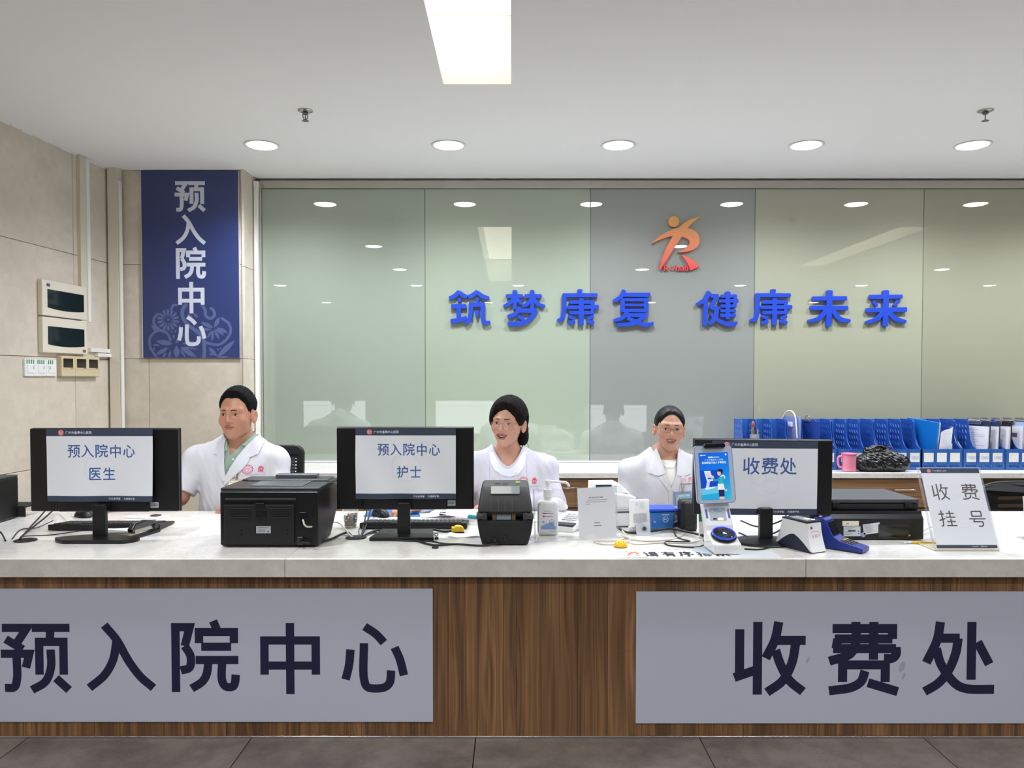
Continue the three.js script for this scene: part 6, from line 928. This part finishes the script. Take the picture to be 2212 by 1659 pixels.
{ // ---- the nurse in the middle
  const J = seat(.19, .9, { neck: [-.005, .915, -.01], head: [-.005, 1.06, .05], shoulderL: [-.165, .845, .015], shoulderR: [.17, .832, -.01], elbowL: [-.25, .70, .1], wristL: [-.44, .69, .26], elbowR: [.22, .67, .06], wristR: [-.05, .685, .17] });
  const P = person({ label: 'woman in a white nurse tunic and round thin-rimmed glasses, seated behind the middle monitor', x: -.015, d: 3.8, seed: 202, joints: J, neckR: .045, long: true, sleeveR: .06, coatMat: nurseMat, shirtMat: std(0xd0508c, .85), shirtTop: .925, shirtDip: .7, vee: [-.005, .858, .066, .075], veePow: .55, collarGap: .012, collarTop: .03,
    head: { yaw: -19, pitch: 1, roll: -3, scale: .97, skin: 0xc4937a, lip: 0x8f4d48, blush: 0xcc8d7b, smile: 1, wide: 1.0, jaw: .86, brow: .0026, browMat: browSoft, eye: .0046, nose: .88, gaze: [-.1, 0] },
    hands: [{ arm: 'L', wrist: [-.44, .69, .26], dir: [-.75, -.1, .35], up: [0, 1, .1], size: .88, curl: .5, thumb: 1 }, { arm: 'R', wrist: [-.05, .685, .17], dir: [-.95, -.1, .2], up: [0, 1, 0], size: .88, curl: .3, thumb: -1 }],
    hair: () => ({ mat: hairBrown, lo: [-.125, -.13, -.175], hi: [.125, .16, .125], strands: [[[.06, -.08, -.1], [.08, -.11, -.1], [.082, -.14, -.095]], [[.05, -.08, -.11], [.06, -.115, -.11], [.055, -.145, -.1]], [[.0, .118, -.02], [.02, .138, -.01], [.036, .137, .0]], [[.01, .118, -.02], [-.015, .136, .01], [-.026, .134, .03]]],
      field: (x, y, z) => { const part = x - .012, yh = lerpTable([[.2, .082], [.09, .082], [.07, .064], [.055, .03], [.035, -.005], [.0, -.005], [-.02, .02], [-.045, -.06], [-.12, -.085]], z) + (z > .05 ? -Math.abs(part) * .38 + .014 : 0) - (x < -.05 && z > .02 ? .045 : 0), t = .006 + .02 * sstep(-.01, .06, y - yh) - .006 * Math.exp(-part * part / .0001) * (z > 0 ? 1 : 0); let d = ell(x, y, z, [0, .03, -.014], [.078 + t * .8, .09 + t * 1.1, .097 + t * .75]); d = smax(d + ridge(x, y, z, 46) + ridge(x * 1.4, y * .6, z, 27), (yh - y) * .7, .008); return smin(d, smin(ell(x, y, z, [.03, -.035, -.105], [.045, .055, .045]), ell(x, y, z, [.055, -.075, -.085], [.03, .04, .035]), .02) + ridge(x, y * 2, z, 30), .02); } }) });
  const f = P.coatBase;
  mesh('neck_band', drape((() => { const s = new THREE.Shape(), q = []; for (let i = 0; i <= 14; i++) { const y = .921 - .075 * Math.sin(i / 14 * Math.PI / 2), w = Math.max(0, (y - .846) / .075) ** .55 * .07; q.push([-.005 - w, y]); } s.moveTo(-.096, .925); [[-.09, .88], [-.07, .845], [-.03, .818], [.006, .812], [.045, .822], [.075, .86], [.088, .925]].forEach((p) => s.lineTo(...p)); [...q].reverse().forEach((p) => 0); const rr = q.map(([x, y]) => [-.01 - x, y]); rr.forEach((p) => s.lineTo(...p)); q.slice().reverse().forEach((p) => s.lineTo(...p)); s.closePath(); return s; })(), f, .003, .003, .4), std(0xe4e6f3, .85), P.root, true);
  mesh('front_flap', drape([[.03, .82], [.046, .815], [.024, .60], [.01, .60]], f, .001, .003, .4), nurseMat, P.root, true);
  button(P, .034, .838, (x, y, z) => f(x, y, z) - .006, 0xeee9d2, .0085); button(P, .03, .782, f, 0xeee9d2, .0075); button(P, .024, .72, f, 0xeee9d2, .0075);
  for (const [a, b] of [[-.1, -.09], [.09, .082]]) mesh('seam', drape([[a, .9], [a + .003, .9], [b + .003, .6], [b, .6]], f, .0005, .0015, .4), std(0xdcdcea, .85), P.root, true);
  mesh('chest_emblem', drape([[.047, .812], [.144, .812], [.144, .764], [.047, .764]], f, .0015, .001, .4), chestPrint('番禺', .097, .048), P.root, true);
  mesh('chest_pocket', drape([[.052, .755], [.142, .755], [.142, .65], [.052, .65]], f, .0008, .002, .4), nurseMat, P.root, true);
  glasses(P, .0240, .0205, .0335, -.002, .0009, std(0xb98f76, .25, { metalness: .8 }), .9);
}
{ // ---- the cashier at the right
  const J = seat(.19, .87, { neck: [.0, .892, -.01], head: [.012, 1.022, .04], shoulderL: [-.17, .80, .01], shoulderR: [.17, .80, .0], elbowL: [-.235, .6, .06], wristL: [-.14, .63, .25], elbowR: [.235, .6, .06], wristR: [.12, .63, .25] });
  const P = person({ label: 'woman in an open-collared white coat with thin glasses, beside the right monitor', x: .795, d: 3.95, seed: 303, joints: J, neckR: .045, long: true, sleeveR: .066, coatMat, shirtMat: std(0xe9e6e0, .8), shirtTop: .898, shirtDip: .4, vee: [.0, .735, .066, .16], veePow: .9, veeLean: .02, collarGap: .012, collarTop: .066,
    head: { yaw: -4, pitch: 1, roll: -3, scale: .935, skin: 0xc09076, lip: 0x985349, blush: 0xc98774, smile: 1, wide: 1.0, jaw: .84, brow: .0024, browMat: browSoft, eye: .0038, nose: .88, gaze: [-.02, 0] },
    hands: [{ arm: 'L', wrist: [-.14, .63, .25], dir: [.7, -.2, .4], up: [0, 1, .1], size: .85, curl: .5, thumb: -1 }, { arm: 'R', wrist: [.12, .63, .25], dir: [-.7, -.2, .4], up: [0, 1, 0], size: .85, curl: .5, thumb: 1 }],
    hair: () => ({ mat: phys(0x0b0a0b, .5, { specularIntensity: .5 }), lo: [-.11, -.1, -.175], hi: [.11, .14, .115], field: (x, y, z) => { const ax = Math.abs(x - .006), yh = lerpTable([[.2, .102], [.075, .102], [.065, .092], [.05, .05], [.03, .012], [.0, .012], [-.03, .015], [-.06, -.03], [-.12, -.07]], z) - (z > .05 ? Math.max(0, ax - .012) * .55 : 0), t = .004 + .006 * sstep(-.004, .04, y - yh) - .004 * Math.exp(-((x - .006) ** 2) / .00002) * (z > .0 ? 1 : 0); let d = ell(x, y, z, [0, .032, -.014], [.0765 * .97 + t, .09 + t, .097 + t]); d = smax(d + ridge(x, y, z, 60) * .5, (yh - y) * .75, .005); return smin(d, ell(x, y, z, [0, -.01, -.125], [.04, .045, .035]), .015); } }) });
  const f = P.coatBase;
  mesh('lapel', drape([[-.058, .93], [-.082, .885], [-.108, .808], [-.062, .795], [-.024, .81], [-.034, .85], [-.048, .9]], f, .004, .005, .4), coatMat, P.root, true);
  mesh('lapel', drape([[.062, .93], [.085, .885], [.112, .808], [.066, .79], [.03, .80], [.038, .85], [.05, .9]], f, .004, .005, .4), coatMat, P.root, true);
  mesh('lapel', drape([[-.026, .805], [-.062, .79], [-.012, .72], [.0, .735]], f, .003, .003, .4), coatMat, P.root, true); mesh('lapel', drape([[.03, .80], [.066, .785], [.02, .715], [-.004, .73]], f, .003, .003, .4), coatMat, P.root, true);
  mesh('front_edge', drape([[-.008, .735], [.008, .73], [-.006, .56], [-.022, .56]], f, .001, .003, .4), coatMat, P.root, true);
  mesh('neck_trim', drape([[-.045, .868], [-.02, .846], [.02, .846], [.045, .868], [.04, .856], [.018, .835], [-.018, .835], [-.04, .856]], P.shirtF, .001, .003, .4), std(0xefece6, .8), P.root, true);
  button(P, -.01, .655, f); mesh('chest_pocket', drape([[.045, .752], [.14, .752], [.14, .64], [.045, .64]], f, .0008, .002, .4), coatMat, P.root, true);
  mesh('chest_lettering', drape([[.052, .792], [.128, .792], [.128, .758], [.052, .758]], f, .0085, .001, .4), chestPrint('收费', .076, .034), P.root, true);
  idBadge(P, .062, .682, .098, .07, 0x9aa6d6, f, '#8fc0c4');
  glasses(P, .0265, .0120, .0335, .003, .0009, std(0x5d5560, .3, { metalness: .5 }), .97);
}
function glasses(P, rx, ry, cx, cy, r, mat, k) {
  const g = P.mesh, z = .1005;
  const loop = (s) => { const pts = []; for (let i = 0; i < 24; i++) { const a = i / 24 * Math.PI * 2, c = Math.cos(a), q = Math.sin(a), e = rx / ry > 1.8 ? .5 : .75; pts.push(P.P3(s * cx + Math.sign(c) * Math.abs(c) ** e * rx, cy + Math.sign(q) * Math.abs(q) ** e * ry, z - Math.abs(s * cx + c * rx) ** 2 * 4)); } return pts; };
  const frame = [-1, 1].map((s) => new THREE.TubeGeometry(new THREE.CatmullRomCurve3(loop(s), true), 64, r, 8, true));
  frame.push(tube([P.P3(-cx + rx, cy + ry * .4, z - .001), P.P3(0, cy + ry * .75, z + .004), P.P3(cx - rx, cy + ry * .4, z - .001)], r));
  g('glasses_frame', frame, mat);
  for (const s of [-1, 1]) {
    g('glasses_temple', tube([P.P3(s * (cx + rx), cy + ry * .55, z - .013), P.P3(s * .072 * k, cy + ry * .6, .07), P.P3(s * .084 * k, cy + ry * .8, .02), P.P3(s * .086 * k, cy + .008, -.012), P.P3(s * .084 * k, cy - .012, -.024)], r * 1.15), mat);
    const pts = loop(s), c = pts.reduce((a, b) => a.add(b), V(0, 0, 0)).multiplyScalar(1 / pts.length), pos = []; pts.forEach((q, i) => { const w = pts[(i + 1) % pts.length]; pos.push(c.x, c.y, c.z, q.x, q.y, q.z, w.x, w.y, w.z); });
    const lg = new THREE.BufferGeometry(); lg.setAttribute('position', new THREE.Float32BufferAttribute(pos, 3)); lg.setAttribute('uv', new THREE.BufferAttribute(new Float32Array(pos.length / 3 * 2), 2)); lg.computeVertexNormals(); g('glasses_lens', lg, M.acrylic);
  }
}
// ---------------------------------------------------------------- on the credenza: file racks and their contents
{
  const blue = phys(0x2b60aa, .4, { clearcoat: .2 }), blueIn = phys(0x2553a8, .42, {}), zF = -4.6, W3 = .2545, D3 = .25, Hh = .297, lowH = .125;
  const slot = (cx, cy, l, t, a) => { const p = new THREE.Path(), c = Math.cos(a), s = Math.sin(a), pt = (u, v) => [cx + u * c - v * s, cy + u * s + v * c]; p.moveTo(...pt(-l / 2, -t / 2)); p.lineTo(...pt(l / 2, -t / 2)); p.lineTo(...pt(l / 2, t / 2)); p.lineTo(...pt(-l / 2, t / 2)); p.closePath(); return p; };
  const ds = new THREE.Shape(); ds.moveTo(0, .004); ds.lineTo(0, lowH); ds.quadraticCurveTo(.05, lowH + .005, .075, .19); ds.quadraticCurveTo(.09, .25, .094, Hh - .02); ds.quadraticCurveTo(.096, Hh, .118, Hh); ds.lineTo(D3, Hh); ds.lineTo(D3, .004); ds.closePath();
  for (let r = 0; r < 6; r++) for (let c = 0; c < 4; c++) { const x = .118 + c * .033, y = .08 + r * .036; if (y < Hh - .02) ds.holes.push(slot(x, y, .026, .009, 1.0)); }
  const divider = ext(ds, .003).rotateY(Math.PI / 2).translate(-.0015, 0, 0);                 // depth runs to -z
  const fs = roundRect(W3, lowH, .003, 0, lowH / 2); for (let k = -1; k <= 1; k++) for (let i = 0; i < 6; i++) fs.holes.push(slot(k * .079 - .026 + i * .0105, .022, .016, .0042, 2.2));
  const front = ext(fs, .003).translate(0, 0, -.003), ribs = [-.0415, .0415].map((x) => box(.003, lowH, .005, x, lowH / 2, .001));
  const card = (t) => { const [cv, x] = makeCanvas(96, 96); x.fillStyle = '#dfe0dc'; x.fillRect(0, 0, 96, 96); if (t) { x.strokeStyle = '#5b6f9c'; x.lineWidth = 3; x.strokeRect(22, 38, 62, 28); x.fillStyle = '#5b6f9c'; x.fillRect(32, 49, 42, 6); } else { x.fillStyle = '#b9bbb8'; x.fillRect(12, 58, 30, 2); x.fillRect(70, 84, 20, 4); } return std(0xffffff, .6, { map: tex(cv) }); };
  const cards = [card(true), card(false)];
  const proto = new THREE.Group(); proto.name = 'file_rack';
  for (const k of [-1.5, -.5, .5, 1.5]) { const m = mesh('divider', divider.clone(), blueIn, proto); m.position.x = k * (W3 - .006) / 3; }
  mesh('front_panel', [front, ...ribs], blue, proto); mesh('back_panel', box(W3, Hh - .004, .003, 0, Hh / 2, -D3 + .0015, .001), blue, proto); mesh('base_panel', box(W3, .003, D3, 0, .003, -D3 / 2), blue, proto);
  const starts = [1612, 1711.5, 1811.5, 1903.5, 1990.5, 2082.5, 2174.5], where = ['leftmost, with a dried plant in it', 'second from the left, with a clear sleeve in it', 'behind the pink mug', 'behind the black plastic bag', 'holding the bright blue folder', 'holding the folded white paper and clipboards', 'rightmost, with stacked clipboards'];
  starts.forEach((px, i) => {
    const s = 4.6 / FOCAL, k2 = i < 2 ? 1.082 : 1, o = proto.clone(); o.name = numbered('file_rack'); scene.add(o); o.scale.x = k2; o.position.set((px - 1106) * s + W3 * k2 / 2, CRED + .001, zF);
    [-1, 0, 1].forEach((k) => mesh('label_card', printed(.058, .055, .001).translate(k * .079, .075, .0006 + .003), cards[i === 4 || i === 6 ? 1 : 0], o, true));
    tag(o, `blue perforated plastic file rack, ${where[i]}`, 'file rack', 'blue file racks along the glass wall');
  });
  // contents
  const X = (px, d) => (px - 1106) * d / FOCAL, paperMat = (seed, big) => { const [cv, x] = makeCanvas(256, 362), r = rng(seed); x.fillStyle = '#dcdce3'; x.fillRect(0, 0, 256, 362); x.fillStyle = '#8b8b98'; for (let i = 0; i < 20; i++) x.fillRect(22, 30 + i * 16, 60 + r() * 150, 2.4); if (big) { x.fillStyle = '#5c5c66'; for (let i = 0; i < 3; i++) x.fillRect(60 + r() * 30, 60 + i * 80, 90 + r() * 60, 38); } return std(0xffffff, .8, { map: tex(cv), side: THREE.DoubleSide }); };
  const pm = [paperMat(1), paperMat(2), paperMat(3, true)];
  const board = (label, px, turn, lean, col, mi, thick) => { const o = thing('clipboard', label, 'clipboard', V(X(px, 4.7), CRED + .012, -4.715), turn, 'clipboards standing in the racks'); const g = new THREE.Group();
    mesh('board', join(box(.2, .27, .003, 0, .14, 0, .001)).rotateX(-.05).rotateZ(lean), std(col, .4), o); mesh('paper_pad', join(faceUV(box(.19, .245, thick), .19, .245).translate(0, .125, thick / 2 + .002)).rotateX(-.05).rotateZ(lean), pm[mi], o, true); mesh('clip', join([box(.09, .02, .006, 0, .268, .008, .002), cyl(.008, .008, .08, 0, 0, 0, 14).rotateZ(Math.PI / 2).translate(0, .279, .006), box(.05, .03, .003, 0, .285, .004, .002)]).rotateX(-.05).rotateZ(lean), M.steel, o); };
  board('clipboard with white forms, first to the right of the folded paper', 2108, -1.18, 0, 0x1d2a44, 0, .012); board('clipboard with white forms, second to the right of the folded paper', 2128, -1.14, 0, 0x2a3350, 1, .01); board('clipboard with a black clip and thick forms, third in the rack', 2152, -1.1, 0, 0x15171c, 0, .02); board('clear clipboard with a boldly printed sheet', 2178, -1.05, 0, 0x9fb2d8, 2, .008); board('clipboard with white forms at the right edge of the picture', 2204, -1.1, 0, 0x2a3350, 1, .014);
  { const o = thing('document_folder', 'bright blue plastic folder leaning in a file rack', 'folder', V(X(1992, 4.7), CRED + .012, -4.72), -1.12); mesh('cover', join(box(.21, .285, .012, 0, .145, 0, .002)).rotateZ(-.1).rotateX(.04), phys(0x1572c8, .2, { clearcoat: .6 }), o); mesh('inner_sheet', join(box(.2, .275, .004, .006, .148, -.003)).rotateZ(-.1), M.paper, o); }
  { const o = thing('folded_paper', 'folded white form hanging over a file rack divider', 'paper', V(X(2044, 4.64), CRED, -4.64)); mesh('left_leaf', sheet(1, 1, 8, 10, (u, v) => [-.062 + u * .09 + v * .02, .12 + v * (.105 + u * .035) + .004 * Math.sin(u * 6), .01 + .03 * (1 - u) - v * .015]), pm[0], o, true); mesh('right_leaf', sheet(1, 1, 8, 10, (u, v) => [.035 + (1 - v) * .1 * (.5 + u * .5) + u * .012, .122 + v * .145 * (1 - u * .12), -.02 - u * .05 + v * .02]), std(0xb9b9be, .8, { side: THREE.DoubleSide }), o, true); mesh('lower_leaf', sheet(1, 1, 6, 4, (u, v) => [-.06 + u * .08 + .012, .118 + v * .04, .018 + .02 * (1 - u)]), pm[1], o, true); }
  { const o = thing('dried_bundle', 'wrapped brown dried plant bundle in the leftmost file rack', 'bundle', V(X(1633, 4.68), CRED + .01, -4.7)), r = rng(5); mesh('stems', Array.from({ length: 16 }, () => tube([V((r() - .5) * .03, .0, (r() - .5) * .03), V((r() - .5) * .04, .12, (r() - .5) * .04), V((r() - .5) * .05, .2 + r() * .05, (r() - .5) * .04)], .003 + r() * .003, 8, 6)), std(0x8a8074, .8), o); mesh('tip', ball(.016, -.01, .26, 0, .7, 1.2, .7), std(0xa3572c, .6), o); mesh('wrapper', lathe([[.03, 0], [.034, .1], [.028, .2], [.026, .2], [.032, .1], [.028, 0]], 20), phys(0xcfd3d6, .15, { transmission: .6, thickness: 0 }), o); }
  { const o = thing('clear_sleeve', 'clear plastic sleeve with white ribbon edges sticking out of a rack', 'sleeve', V(X(1712, 4.7), CRED + .01, -4.72), -1.15); mesh('sleeve', join(box(.16, .3, .004, 0, .16, 0, .001)), phys(0xb8c8ee, .15, { transmission: .6, thickness: 0 }), o); mesh('ribbon', tube([V(-.07, .29, .004), V(-.03, .335, .01), V(.02, .34, .014), V(.05, .31, .016), V(.06, .25, .016), V(.065, .18, .014)], .004), M.whiteGloss, o); mesh('white_tag', box(.04, .03, .002, .0, .26, .005), M.paper, o);
    const b = thing('clipboard', 'dark blue clipboard with a steel clip in the second file rack', 'clipboard', V(X(1744, 4.7), CRED + .01, -4.72), -1.15, 'clipboards standing in the racks'); mesh('board', join(box(.2, .28, .004, 0, .145, 0, .001)).rotateZ(-.05), std(0x23408c, .35), b); mesh('clip', join([box(.06, .016, .006, 0, .284, .006, .002), tube([V(-.016, .29, .006), V(-.012, .31, .002), V(.012, .31, .002), V(.016, .29, .006)], .003)]).rotateZ(-.05), M.steel, b); }
}
{
  const o = thing('mug', 'pink plastic mug with lid on the credenza', 'mug', V((1836 - 1106) * 4.53 / FOCAL, CRED, -4.53), Math.PI); const pk = phys(0xe0849e, .3, { clearcoat: .3 });
  mesh('mug_body', lathe([[.0001, .002], [.036, .002], [.04, .008], [.0395, .1], [.038, .1], [.037, .006], [.0001, .006]], 40), pk, o); mesh('mug_lid', lathe([[.0001, .112], [.038, .11], [.042, .106], [.042, .1], [.0001, .1]], 40), std(0xd4738f, .4), o); mesh('mug_handle', tube([V(.036, .088, 0), V(.062, .086, 0), V(.066, .055, 0), V(.058, .03, 0), V(.037, .024, 0)], .0068, 40, 10), pk, o); mesh('mug_sticker', box(.001, .02, .014, -.04, .03, .004), M.lightGrey, o);
}
{
  const n1 = valueNoise(32, 71), o = thing('plastic_bag', 'crumpled black plastic bag on the credenza in front of the file racks', 'bag', V((1909 - 1106) * 4.52 / FOCAL, CRED, -4.53));
  const f = (x, y, z) => { let d = ell(x, y, z, [-.07, .05, .0], [.1, .055, .05]); d = smin(d, ell(x, y, z, [.06, .05, .0], [.105, .058, .05]), .03); d = smin(d, ell(x, y, z, [-.01, .095, -.01], [.085, .05, .035]), .03); d = smin(d, ell(x, y, z, [-.04, .13, -.01], [.06, .02, .02]), .02); const w = (a, b) => Math.abs(n1(a, b) - .5); return d + (w(x * 70 + y * 55 + 40, y * 60 - z * 50 + 40) * .018 + w(x * 120 - y * 60 + 80, z * 110 + y * 80 + 80) * .007) - .006; };
  mesh('bag_skin', net((x, y, z) => Math.max(f(x, y, z), .002 - y), [-.2, 0, -.08], [.2, .17, .08], .0034), phys(0x0b0b0d, .34, { clearcoat: .25, clearcoatRoughness: .25 }), o); mesh('bag_knot', tube([V(-.06, .14, 0), V(-.02, .152, .01), V(.02, .14, .005), V(.05, .145, -.01)], .008, 24, 7), phys(0x0d0d0f, .25, {}), o);
}
// ---------------------------------------------------------------- chairs
{
  const o = thing('office_chair', 'black mesh-backed office chair behind the seated man', 'chair', V(-1.37, 0, -4.16), -.06), w = .47;
  const fr = roundRect(w, .5, .05), inner = new THREE.Path(); const iw = w / 2 - .05; inner.moveTo(-iw, -.2); inner.lineTo(iw, -.2); inner.lineTo(iw + .012, .19); inner.lineTo(-iw - .012, .19); inner.closePath(); fr.holes.push(inner);
  mesh('back_frame', ext(fr, .034, .01, 3).rotateX(-.08).translate(0, .67, -.02), M.black, o);
  const threads = []; for (let i = 0; i < 44; i++) threads.push(box(.0064, .42, .004, -w / 2 + .05 + i * .0085, 0, 0)); for (let i = 0; i < 24; i++) threads.push(box(w - .08, .0115, .003, 0, -.2 + i * .0175, -.002)); mesh('mesh_back', join(threads).rotateX(-.08).translate(0, .67, -.004), std(0x34363a, .6), o).userData.kind = 'stuff';
  mesh('seat_cushion', box(.48, .07, .46, 0, .42, .2, .03), M.blackMatt, o); mesh('back_support', tube([V(0, .45, -.04), V(0, .42, -.02), V(0, .38, .1), V(0, .37, .2)], .02), M.black, o); mesh('gas_column', cyl(.025, .03, .28, 0, .24, .2), M.darkMetal, o);
  for (let i = 0; i < 5; i++) { const a = i * Math.PI * .4; mesh('base_leg', tube([V(0, .11, .2), V(Math.cos(a) * .14, .09, .2 + Math.sin(a) * .14), V(Math.cos(a) * .27, .065, .2 + Math.sin(a) * .27)], .018), M.black, o); mesh('castor', cyl(.028, .028, .03, 0, 0, 0, 16).rotateX(Math.PI / 2).translate(Math.cos(a) * .27, .028, .2 + Math.sin(a) * .27), M.black, o); }
}
{
  const o = thing('plastic_chair', 'black plastic chair back with two slots at the right edge of the picture', 'chair', V(2.66, 0, -4.0), .1), w = .48, s = new THREE.Shape(); s.moveTo(-w / 2, -.05); s.quadraticCurveTo(-w / 2 - .01, .13, -w / 2 + .005, .16); s.quadraticCurveTo(0, .2, w / 2 - .005, .16); s.quadraticCurveTo(w / 2 + .01, .13, w / 2, -.05); s.quadraticCurveTo(0, -.18, -w / 2, -.05);
  for (const y of [.06, .1]) s.holes.push((() => { const p = new THREE.Path(); p.moveTo(-.1, y - .008); p.lineTo(.14, y - .008); p.absarc(.14, y, .008, -Math.PI / 2, Math.PI / 2); p.lineTo(-.1, y + .008); p.absarc(-.1, y, .008, Math.PI / 2, Math.PI * 1.5); return p; })());
  const g = ext(s, .02, .005, 3), p = g.attributes.position; for (let i = 0; i < p.count; i++) p.setZ(i, p.getZ(i) + p.getX(i) ** 2 * .5); g.computeVertexNormals(); mesh('backrest', g.translate(0, .555, -.03), M.blackMatt, o);
  mesh('top_edge', tube([V(-.22, .715, .0), V(-.1, .735, -.02), V(.1, .735, -.02), V(.22, .715, .0)], .006), M.charcoal, o); mesh('seat', box(.44, .04, .42, 0, .4, .2, .02), M.blackMatt, o); for (const [x, z] of [[-.19, 0], [.19, 0], [-.19, .38], [.19, .38]]) mesh('leg', cyl(.012, .012, z ? .4 : .62, x, z ? .2 : .31, z), M.chrome, o);
}
renderer.render(scene, camera);
